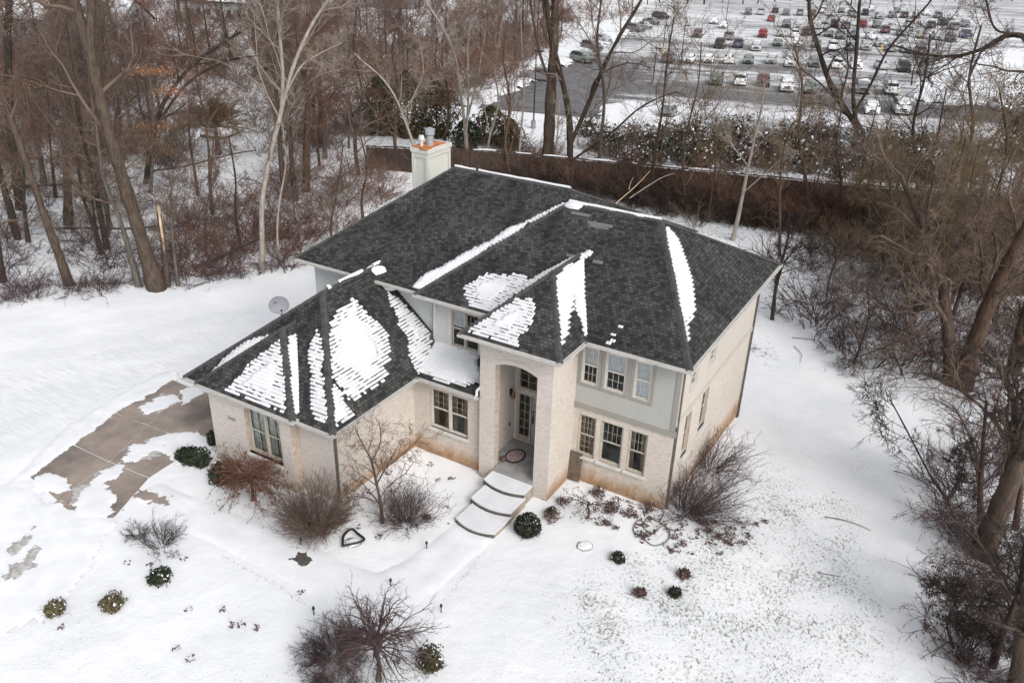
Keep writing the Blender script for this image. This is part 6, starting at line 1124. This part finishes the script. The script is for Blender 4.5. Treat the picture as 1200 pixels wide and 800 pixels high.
conifer(at(446, 158), 6.0, 1.7, 'dark green cedar, leftmost of the evergreens behind the chimney', M_green, 1, n=3600); conifer(at(478, 160), 6.5, 2.4, 'olive cedar second from the left behind the chimney', M_olive, 2, n=3600); conifer(at(512, 160), 5.5, 2.3, 'olive cedar just left of the pale birch clump', M_olive, 3, n=3200); conifer(at(575, 168), 3.6, 2.3, 'low olive evergreen at the corner of the car park', M_olive, 4, n=2400); conifer(at(598, 175), 2.8, 1.6, 'smaller olive evergreen beside the car park corner', M_olive, 5, n=1600); conifer(at(545, 178), 3.0, 1.7, 'low dark evergreen behind the chimney', M_green, 6, n=1600)
conifer(at(1212, 150), 8.5, 3.4, 'big olive evergreen at the upper right edge', M_olive, 7, n=4200); conifer(at(1190, 185), 4.5, 2.4, 'lower olive evergreen below the big one at the right edge', M_olive, 8, n=2600)
# hedge shrubs between wall and car park
hd = []
for k in range(4):
    a = leaf_cloud(720, 1.15, 1.15, 1.3, .13, 60+k, .05, 1.2, -.5, .4); b = bush_verts(26, 3.2, .45, 64+k, [dict(per=5, t0=.2, ang=.6, lf=.4, rf=.7, n=3, k=3, rmin=.014)], .024, .02); hd.append((raw_mesh('foliage', *a, M_olive), raw_mesh('stems', *b, M_twig_dark), raw_mesh('snow_flecks', *leaf_cloud(70, 1.15, 1.15, 1.35, .14, 80+k, .5, 1.2, .2, 2.0), M_snow)))
for i in range(46):
    u = 688+(1092-688)*(i+.5*(i % 2))/46; v = 176+.055*(u-690)+(10 if i % 2 else -9)+rg.uniform(-10, 8); p = at(u, v); r = empty('hedge_shrub', p-Vector((0, 0, .1)), f'ragged hedge shrub along the car park, {nth(i)} from the left end', 'shrub', 'ragged hedge shrubs along the car park', rg.uniform(0, 6.3)); s = rg.uniform(.75, 1.45); r.scale = (s, s, s)
    f_ = link('foliage', hd[i % 4][0], r); objmat(f_, [M_olive, M_winterleaf, M_brownleaf, M_green, M_olive, M_green][int(rg.integers(6))]); link('stems', hd[i % 4][1], r); link('snow_flecks', hd[i % 4][2], r)

# --- long wooden wall with snow on its coping
wl = empty('board_wall', (-15, 42, -.8), 'long dark brown board wall with a snowy top behind the house', 'wall'); W0, W1 = at(430, 197), Vector((14.0, 49.5, -.8)); W0.z = -.8
d = W1-W0; Ln = Vector((d.x, d.y, 0)).length; d = Vector((d.x, d.y, 0)).normalized(); nn_ = Vector((d.y, -d.x, 0)); nB = int(Ln/.30); ht0, ht1 = 2.0, 2.6
mbd = MB(); mbd.box((0, 0, 1), (.29, .05, 1)); 
for i in range(nB):
    s_ = (i+.5)*.30; h_ = ht0+(ht1-ht0)*min(1, s_/12)-.02*(i % 3); c = W0+d*s_+nn_*(.032*(i % 2)); t = MB(); t.box((c.x, c.y, -.9+h_/2), (.31, .03, h_), 0, d)
    t.build('board', M_fence, wl)
t = MB(); t.bar(W0+Vector((0, 0, ht0+.0)), W0+d*12+Vector((0, 0, ht1)), .16, .10); t.bar(W0+d*12+Vector((0, 0, ht1)), W0+d*Ln+Vector((0, 0, ht1)), .16, .10); t.build('coping', M_fence, wl)
t = MB(); pv = None
for i in range(int(Ln/.35)):
    s_ = i*.35; h_ = ht0+(ht1-ht0)*min(1, s_/12)+.05; c = W0+d*s_+Vector((0, 0, h_)); k = max(.0, .04+.16*mnoise.noise((i*.17, 3, 1))+.06*mnoise.noise((i*.9, 1, 1))); cur = [c-nn_*.10, c-nn_*.07+Vector((0, 0, k)), c+nn_*.07+Vector((0, 0, k)), c+nn_*.11]
    if pv and k > .03: [t.face([pv[j], cur[j], cur[j+1], pv[j+1]]) for j in range(3)]
    pv = cur
t.build('snow_layer', M_snow, wl)

# ================================================================== car park, houses far left
def car_mesh(kind):
    """sections along the length: x, half width, sill, belt, roof height, roof half width"""
    if kind == 'sedan': S = [(-2.30, .70, .42, .62, .64, .68), (-2.22, .84, .26, .80, .84, .80), (-1.50, .90, .20, .90, .96, .84), (-.95, .91, .20, .93, 1.34, .62), (-.25, .91, .20, .93, 1.44, .60), (.55, .91, .20, .92, 1.40, .60), (1.25, .90, .20, .92, 1.06, .76), (1.70, .90, .20, .96, 1.02, .80), (2.20, .84, .28, .90, .94, .76), (2.30, .72, .40, .72, .74, .70)]; L = (-.95, 1.25)
    elif kind == 'suv': S = [(-2.35, .74, .45, .75, .78, .70), (-2.25, .90, .30, .98, 1.02, .84), (-1.45, .95, .26, 1.06, 1.12, .88), (-.95, .95, .26, 1.08, 1.58, .70), (-.2, .95, .26, 1.08, 1.72, .68), (1.2, .95, .26, 1.08, 1.72, .68), (1.85, .95, .26, 1.08, 1.62, .68), (2.25, .92, .30, 1.06, 1.14, .80), (2.35, .82, .42, .80, .84, .76)]; L = (-.95, 2.25)
    else: S = [(-2.75, .80, .5, .85, .88, .74), (-2.65, .95, .36, 1.10, 1.14, .88), (-1.65, .98, .34, 1.16, 1.22, .90), (-1.20, .98, .34, 1.18, 1.70, .72), (-.5, .98, .34, 1.18, 1.84, .70), (.55, .98, .34, 1.18, 1.82, .70), (.85, .98, .34, 1.18, 1.24, .80), (.95, .98, .34, 1.18, 1.20, .90), (2.60, .98, .36, 1.18, 1.20, .90), (2.75, .94, .5, 1.12, 1.14, .86)]; L = (-1.20, .85)
    t = MB(); ring = []
    for x, hw, zs, zb, zr, rw in S: ring.append([Vector(q) for q in ((x, -hw*.94, zs), (x, -hw, (zs+zb)/2), (x, -hw, zb), (x, -rw, zr), (x, -rw*.5, zr+.025), (x, rw*.5, zr+.025), (x, rw, zr), (x, hw, zb), (x, hw, (zs+zb)/2), (x, hw*.94, zs))])
    for a, b in zip(ring[:-1], ring[1:]):
        for j in range(9): t.face([a[j], a[j+1], b[j+1], b[j]][::-1])
        t.face([a[9], a[0], b[0], b[9]][::-1])
    t.face(ring[0]); t.face(ring[-1][::-1]); body = t
    g = MB(); k0 = [i for i, s in enumerate(S) if abs(s[0]-L[0]) < .01][0]; k1 = [i for i, s in enumerate(S) if abs(s[0]-L[1]) < .01][0]
    def lift(q, c, k=.012): d = (q-c); return q+d.normalized()*k
    a, b = ring[k0-1], ring[k0]; cc = Vector((0, 0, .9)); up = Vector((-.02, 0, .014)); m_ = lambda p, q, f: p.lerp(q, f)
    g.face([m_(a[3], b[3], .12)+up, m_(a[6], b[6], .12)+up, m_(a[6], b[6], 1.0)*.0+m_(b[6], ring[k0+1][6], .12)+up*.8, m_(b[3], ring[k0+1][3], .12)+up*.8][::-1])
    a, b = ring[k1-1], ring[k1]; up = Vector((.02, 0, .012)); g.face([m_(b[3], a[3], .12)+up, m_(b[6], a[6], .12)+up, m_(b[6], a[6], .92)+up, m_(b[3], a[3], .92)+up])
    for sgn, (lo, hi) in ((-1, (2, 3)), (1, (7, 6))):
        o = Vector((0, sgn*.014, .004))
        for i in range(k0, k1-1):
            p, q, r_, s_ = ring[i][lo], ring[i+1][lo], ring[i+1][hi], ring[i][hi]; e0 = .10 if i == k0 else .04
            f = [m_(m_(p, q, e0), m_(s_, r_, e0), .10)+o, m_(m_(p, q, .96), m_(s_, r_, .96), .10)+o, m_(m_(p, q, .96), m_(s_, r_, .96), .84)+o, m_(m_(p, q, e0), m_(s_, r_, e0), .84)+o]; g.face(f if sgn < 0 else f[::-1])
    ex = .62*abs(S[0][0]); hw = S[3][1]; wr = .33 if kind == 'sedan' else .37
    wm = MB(); n = 14
    for yy, nx_ in ((-.11, -1), (.11, 1)): wm.face([(wr*math.cos(6.283*j/n), yy, wr*math.sin(6.283*j/n)) for j in range(n)][::(1 if nx_ < 0 else -1)], 0); wm.face([(.6*wr*math.cos(6.283*j/n), yy*1.04, .6*wr*math.sin(6.283*j/n)) for j in range(n)][::(1 if nx_ < 0 else -1)], 1)
    for j in range(n): c0, s0, c1, s1 = [f(6.283*q/n) for q in (j, j+1) for f in (math.cos, math.sin)]; wm.face([(wr*c0, -.11, wr*s0), (wr*c1, -.11, wr*s1), (wr*c1, .11, wr*s1), (wr*c0, .11, wr*s0)])
    hl = MB(); hl.box((0, 0, 0), (.10, .34, .13)); tl = MB(); tl.box((0, 0, 0), (.09, .26, .18 if kind == 'sedan' else .34)); gr = MB(); gr.box((0, 0, 0), (.06, .80, .20)); pl_ = MB(); pl_.box((0, 0, 0), (.03, .36, .13)); gr.box((0, 0, -.22), (.07, 1.3, .10))
    sn = MB()
    for i in range(k0, k1-1):
        a, b = ring[i], ring[i+1]; u_ = Vector((0, 0, .05)); sn.face([a[3]+u_*.4, b[3]+u_*.4, b[4]+u_, a[4]+u_][::-1]); sn.face([a[4]+u_, b[4]+u_, b[5]+u_, a[5]+u_][::-1]); sn.face([a[5]+u_, b[5]+u_, b[6]+u_*.4, a[6]+u_*.4][::-1])
    bm_ = lambda t_, nme, mats: raw_mesh(nme, t_.v, t_.f, mats, None, False, t_.m)
    return dict(body=bm_(body, 'body', M_paint['silver']), glass=bm_(g, 'window_glass', M_carglass), wheel=bm_(wm, 'wheel', [M_tyre, M_galv]), head=bm_(hl, 'headlight', M_lamp), tail=bm_(tl, 'tail_light', M_tail), grille=bm_(gr, 'grille', M_tyre), plate=bm_(pl_, 'number_plate', M_white), snow=bm_(sn, 'snow_cover', M_snow), S=S, ex=ex, hw=hw, wr=wr)
def paint(name, c, r=.28): return mat(name+'_car_paint', c, r, .5, .0, .10, 1.5, coat=.6)
M_paint = {k: paint(k.replace(' ', '_'), c) for k, c in {'white': (.72, .73, .74), 'silver': (.40, .41, .42), 'grey': (.17, .175, .18), 'black': (.022, .022, .025), 'dark blue': (.03, .05, .10), 'red': (.22, .03, .035), 'dark red': (.075, .025, .028), 'grey green': (.17, .20, .185), 'brown grey': (.11, .085, .08), 'teal': (.12, .19, .215), 'tan': (.33, .29, .24)}.items()}
M_carglass = mat('car_glass', (.018, .022, .025), .06, .6, var=0); M_tyre = mat('tyre_rubber', (.02, .02, .02), .8, .2, var=.1); M_lamp = mat('headlight_lens', (.62, .64, .66), .15, .6, var=0); M_tail = mat('tail_lens', (.25, .02, .02), .2, .5, var=0)
CK = {k: car_mesh(k) for k in ('sedan', 'suv', 'pickup')}
HEAD = math.atan2(-B[1], -B[0])   # front of the car towards the house
def put_car(kind, color, p, rear, label, group, snow=False, turn=0.0):
    c = CK[kind]; rz = HEAD+(math.pi if rear else 0)+math.pi+turn; fwd = Vector((math.cos(rz), math.sin(rz), 0))
    r = empty('parked_car', p, label, {'sedan': 'car', 'suv': 'car', 'pickup': 'pickup truck'}[kind], group, rz)
    b = link('body', c['body'], r); objmat(b, M_paint[color]); link('window_glass', c['glass'], r)
    for sx in (-1, 1):
        for sy in (-1, 1): link('wheel', c['wheel'], r, (sx*c['ex']*(1 if kind != 'suv' else .98), sy*(c['hw']-.10), c['wr']))
    z = c['S'][1][3]; x0, x1 = c['S'][0][0], c['S'][-1][0]
    for sy in (-1, 1): link('headlight', c['head'], r, (x0+.10, sy*(c['S'][1][1]-.20), z-.13)); link('tail_light', c['tail'], r, (x1-.07, sy*(c['S'][-1][1]-.08), z-.05))
    link('grille', c['grille'], r, (x0-.0, 0, z-.20)); link('number_plate', c['plate'], r, (x1+.01, 0, z-.22))
    if snow: link('snow_cover', c['snow'], r)
    return r
# (pixel of the near bumper, kind, paint, rear end towards us, snow on roof), row by row
rows = [('nearest row', [(837, 101, 'suv', 'grey green', 0, 0), (866, 102, 'suv', 'white', 1, 0), (893, 103, 'suv', 'dark red', 0, 0), (921, 109, 'suv', 'white', 0, 0), (949, 111, 'sedan', 'grey green', 0, 0), (978, 111, 'suv', 'grey', 0, 0), (1010, 112, 'pickup', 'grey', 0, 1), (1045, 112, 'suv', 'white', 1, 0)]),
 ('second row', [(781, 75, 'suv', 'brown grey', 1, 0), (806, 75, 'sedan', 'white', 0, 0), (829, 75, 'sedan', 'white', 0, 0), (853, 76, 'sedan', 'white', 1, 1), (876, 76, 'sedan', 'grey green', 0, 0), (903, 76, 'sedan', 'silver', 0, 1), (925, 80, 'suv', 'white', 0, 1), (954, 80, 'suv', 'grey', 0, 0), (981, 82, 'suv', 'white', 1, 1), (1003, 82, 'suv', 'white', 0, 1), (1033, 83, 'sedan', 'silver', 1, 1), (1060, 86, 'suv', 'black', 0, 0), (1085, 90, 'suv', 'silver', 0, 1)]),
 ('third row', [(842, 58, 'pickup', 'black', 0, 0), (864, 57, 'suv', 'dark blue', 1, 0), (885, 61, 'suv', 'silver', 0, 1), (911, 55, 'sedan', 'grey green', 0, 1), (934, 56, 'suv', 'white', 0, 1), (956, 57, 'suv', 'grey green', 0, 1), (1032, 56, 'suv', 'silver', 0, 1), (1044, 62, 'sedan', 'grey', 1, 0), (976, 60, 'suv', 'white', 1, 1), (997, 61, 'sedan', 'grey', 0, 0), (1015, 60, 'suv', 'silver', 0, 0), (1062, 63, 'sedan', 'silver', 0, 1), (1079, 66, 'suv', 'grey', 1, 0)]),
 ('fourth row', [(816, 45, 'suv', 'brown grey', 0, 0), (853, 48, 'suv', 'grey', 1, 0), (893, 45, 'suv', 'red', 0, 0), (944, 43, 'suv', 'black', 0, 0), (955, 42, 'suv', 'silver', 1, 0), (1002, 45, 'sedan', 'teal', 0, 0), (1057, 43, 'sedan', 'silver', 0, 1), (1038, 40, 'suv', 'dark red', 1, 0), (1080, 46, 'sedan', 'tan', 0, 0), (1133, 46, 'pickup', 'dark blue', 1, 0), (915, 44, 'sedan', 'silver', 0, 0), (931, 45, 'suv', 'white', 1, 0), (971, 44, 'sedan', 'grey green', 0, 1), (985, 47, 'suv', 'grey', 0, 0), (1020, 47, 'sedan', 'white', 1, 1), (1099, 48, 'suv', 'silver', 0, 1), (1116, 50, 'suv', 'grey', 0, 0)]),
 ('fifth row', [(836, 29, 'sedan', 'white', 0, 0), (847, 34, 'sedan', 'white', 0, 0), (903, 26, 'sedan', 'red', 1, 0), (934, 36, 'suv', 'silver', 0, 1), (991, 35, 'suv', 'brown grey', 1, 0), (1011, 33, 'suv', 'red', 0, 0), (1066, 33, 'suv', 'white', 1, 1), (1106, 31, 'suv', 'brown grey', 0, 0), (1119, 36, 'suv', 'grey', 1, 0), (1086, 19, 'sedan', 'white', 0, 1), (921, 33, 'suv', 'grey', 0, 0), (950, 34, 'sedan', 'white', 0, 1), (966, 35, 'suv', 'silver', 1, 0), (978, 33, 'suv', 'black', 0, 0), (1028, 34, 'suv', 'grey green', 0, 0), (1046, 36, 'sedan', 'silver', 1, 1), (1132, 33, 'suv', 'grey', 0, 0), (1092, 34, 'suv', 'black', 1, 0)]),
 ('farthest row', [(876, 18, 'suv', 'grey', 0, 0), (891, 18, 'suv', 'silver', 1, 0), (921, 19, 'suv', 'grey', 0, 0), (937, 19, 'suv', 'grey', 1, 0), (952, 20, 'suv', 'brown grey', 0, 0), (974, 20, 'sedan', 'silver', 0, 0), (998, 20, 'suv', 'grey', 1, 0), (1014, 19, 'suv', 'black', 0, 0), (1031, 23, 'suv', 'silver', 0, 0), (1046, 22, 'suv', 'grey', 0, 0), (1060, 22, 'suv', 'black', 1, 0), (1075, 22, 'suv', 'silver', 0, 1), (1100, 22, 'suv', 'grey', 1, 0), (908, 16, 'sedan', 'black', 0, 0), (964, 16, 'suv', 'white', 1, 1), (986, 16, 'sedan', 'grey', 0, 0), (1022, 15, 'suv', 'white', 0, 0), (1052, 16, 'sedan', 'grey green', 0, 0), (1116, 24, 'sedan', 'white', 0, 1)])]
ORD = ['leftmost']+[nth(i)+' from the left' for i in range(1, 40)]
def lotz(u, v):
    d = ray(u, v); return Vector(CAM+d*((-.80-CAM[2])/d[2]))
for rn, cars in rows:
    cars = sorted(cars, key=lambda q: q[0])
    for i, (u, v, kd, cl_, rear, sn) in enumerate(cars):
        p = lotz(u, v); L_ = abs(CK[kd]['S'][0][0]); p = p+Vector((B[0], B[1], 0))*L_; typ = {'sedan': 'sedan', 'suv': 'tall car', 'pickup': 'pickup truck'}[kd]
        put_car(kd, cl_, p, rear, f"{'snow topped ' if sn else ''}{cl_} {typ}, {ORD[i] if i < len(cars)-1 else 'rightmost'} in the {rn}", 'cars in the rows of the car park', sn, random.uniform(-.03, .03))
        # painted lines beside the stall
        if rn in ('nearest row', 'second row', 'third row'):
            q = p+Vector((A[0], A[1], 0))*1.45; t = MB(); b_ = Vector((B[0], B[1], 0)); a_ = Vector((A[0], A[1], 0))*.05; z_ = Vector((0, 0, .006)); o_ = q-b_*2.6; e_ = q+b_*2.8; t.face([o_-a_+z_, o_+a_+z_, e_+a_+z_, e_-a_+z_]); tag(t.build('stall_line', M_line, origin=q), kind='structure')
for k, (u, v, kd, cl_, tr_n, lb) in enumerate([(630, 96, 'pickup', 'grey', math.pi/2, 'grey frosted pickup parked side on at the left car park edge'), (680, 74, 'suv', 'grey green', .9, 'grey green car angled at the left edge behind the big trunks'), (692, 60, 'suv', 'grey', .9, 'grey car angled second along the left car park edge'), (744, 38, 'suv', 'grey', .9, 'grey car angled third along the left car park edge'), (753, 34, 'sedan', 'silver', .9, 'silver car angled fourth along the left car park edge'), (762, 29, 'sedan', 'grey', .9, 'grey car angled fifth along the left car park edge'), (773, 23, 'suv', 'black', .9, 'black car angled farthest along the left car park edge'), (704, 50, 'sedan', 'silver', .9, 'silver snowy car at the left car park edge'), (781, 138, 'sedan', 'grey green', 0, 'grey green car nearest the hedge behind the wing roof'), (1021, 134, 'sedan', 'white', 0, 'snowed over car close behind the hedge at the big dark tree'), (1056, 134, 'suv', 'white', 0, 'snowed over tall car close behind the hedge right of the big dark tree'), (1172, 130, 'sedan', 'white', .2, 'snowed over car near the upper right evergreens')]):
    put_car(kd, cl_, lotz(u, v)+Vector((B[0], B[1], 0))*1.2, 0, lb, 'cars along the car park edges', k in (7, 8, 9, 10, 11), tr_n)
# snow bank along the left edge of the lot
P0, P1 = lotz(556, 122), lotz(752, 22)
bank = [P0+Vector((-4.5, 0, 0)), P0+Vector((2.0, -2, 0)), P1+Vector((4, 0, 0)), P1+Vector((-7, 0, 0))]
o = ground_patch([(q.x, q.y) for q in bank], M_snow_g, .35, .3, 3.3, 'snow_bank', .9, sub=.02); tag(o, 'ploughed snow bank along the left edge of the car park', 'snow bank')
isl = [lotz(u, v) for u, v in ((696, 150), (705, 125), (735, 120), (790, 128), (800, 146), (740, 150))]; o = ground_patch([(q.x, q.y) for q in isl], M_snow_g, .3, .25, 6.3, 'snow_bank', .5, sub=.02); tag(o, 'ploughed snow heap at the near car park edge behind the wing ridge', 'snow bank')
isl = [lotz(u, v) for u, v in ((1070, 118), (1080, 80), (1130, 60), (1240, 55), (1240, 125), (1130, 125))]; o = ground_patch([(q.x, q.y) for q in isl], M_snow_g, .2, .3, 8.3, 'snow_bank', .6, sub=.02); tag(o, 'snowy island at the right of the car park', 'snow bank')
# lamp posts
for k, (u, v, tp, lb) in enumerate([(765, 100, 57, 'dark lamp post right of the forked tree in the car park'), (625, 150, 60, 'dark lamp post at the near left corner of the car park'), (797, 82, 30, 'dark thin lamp post before the second car row'), (777, 60, 30, 'lamp post with yellow base near the left car park edge'), (850, 30, -8, 'lamp post far out in the car park'), (988, 70, 20, 'lamp post among the cars behind the big dark tree')]):
    p = lotz(u, v); h_ = (upright(p, u, tp)-p).z; r = empty('lamp_post', p, lb, 'lamp post', 'lamp posts in the car park'); t = MB(); t.tube([p, p+Vector((0, 0, h_))], [.09, .06], 8); t.build('pole', M_metal, r); t = MB(); t.tube([p, p+Vector((0, 0, .8))], .28, 10); t.build('footing', M_line if k in (3, 4) else M_concrete, r); t = MB(); t.box(p+Vector((.35, 0, h_+.05)), (.9, .4, .16)); t.build('lamp_head', M_metal, r)
for k, (u, v) in enumerate([(973, 54), (1075, 30), (1088, 32), (1137, 46), (1032, 60)]):
    p = lotz(u, v); t = MB(); t.tube([p, p+Vector((0, 0, 1.3))], .14, 8); t.tube([p+Vector((0, 0, 1.3)), p+Vector((0, 0, 1.38))], [.14, .05], 8); tag(t.build('bollard', mat('yellow_post', (.62, .42, .08), .6), origin=p), ['yellow post before the second car row behind the big dark tree', 'yellow post by the far cars, left of two near the farthest row', 'yellow post by the far cars, right of two near the farthest row', 'yellow post beside the dark blue pickup', 'yellow post before the third row near its right end'][k], 'bollard', 'yellow posts in the car park')
# two snowy houses beyond the left wood
M_hw = siding_mat('grey_house_siding', (.16, .17, .19)); M_hw2 = siding_mat('pale_house_siding', (.42, .44, .45))
def far_house(u, v, wdt, dep, hgt, rise, rz, label, mw):
    p = at(u, v); r = empty('far_house', p, label, 'house'); X_ = Vector((math.cos(rz), math.sin(rz), 0)); Y_ = Vector((-X_.y, X_.x, 0)); Z_ = Vector((0, 0, 1)); Q = lambda x, y, z: p+X_*x+Y_*y+Z_*z; a, b = wdt/2, dep/2
    t = MB(); t.face([Q(-a, -b, -1), Q(a, -b, -1), Q(a, -b, hgt), Q(-a, -b, hgt)]); t.face([Q(a, -b, -1), Q(a, b, -1), Q(a, b, hgt), Q(a, 0, hgt+rise), Q(a, -b, hgt)]); t.face([Q(a, b, -1), Q(-a, b, -1), Q(-a, b, hgt), Q(a, b, hgt)]); t.face([Q(-a, b, -1), Q(-a, -b, -1), Q(-a, -b, hgt), Q(-a, 0, hgt+rise), Q(-a, b, hgt)]); t.build('wall', mw, r)
    t = MB(); o = .5; k_ = rise/b*o
    for sg in (-1, 1): f = [Q(-a-o, sg*(b+o), hgt-k_), Q(a+o, sg*(b+o), hgt-k_), Q(a+o, 0, hgt+rise), Q(-a-o, 0, hgt+rise)]; f2 = [q+Z_*.2 for q in f]; t.face(f2 if sg < 0 else f2[::-1]); t.face(f[::-1] if sg < 0 else f, 1); t.face([f[0], f[1], f2[1], f2[0]] if sg < 0 else [f[1], f[0], f2[0], f2[1]], 1)
    t.build('roof', [M_snow, M_dark], r)
    for z0 in (.9, 3.7):
        if z0+1.5 > hgt: continue
        for x in np.arange(-a+1.3, a-.8, 2.4):
            t = MB(); t.box(Q(x, -b-.02, z0+.75), (1.1, .08, 1.5), 0, X_); wn = t.build('window', M_white, r); t = MB(); t.box(Q(x, -b-.04, z0+.75), (.9, .08, 1.3), 0, X_); t.build('pane', M_carglass, wn)
    t = MB(); t.bar(Q(-a-.5, -b-.55, hgt-k_), Q(a+.5, -b-.55, hgt-k_), .15, .2); t.build('gutter', M_dark, r)
    t = MB(); t.box(Q(a*.4, .6, hgt+rise+.3), (.8, .8, 1.8), 0, X_); t.build('chimney', M_bark_red, r); return r
far_house(30, 62, 14, 10, 5.8, 3.2, .45, 'dark grey two storey house with snowy roof at the upper left corner', M_hw); far_house(118, 46, 15, 10, 3.4, 3.4, .35, 'low pale house with broad snowy roof seen between the left trunks', M_hw2); far_house(270, 22, 16, 10, 4.0, 3.0, .3, 'snow roofed house far behind the dark crooked maple', M_hw2); far_house(455, 8, 16, 10, 4.0, 3.0, .3, 'snow roofed house far behind the pale birches', M_hw)
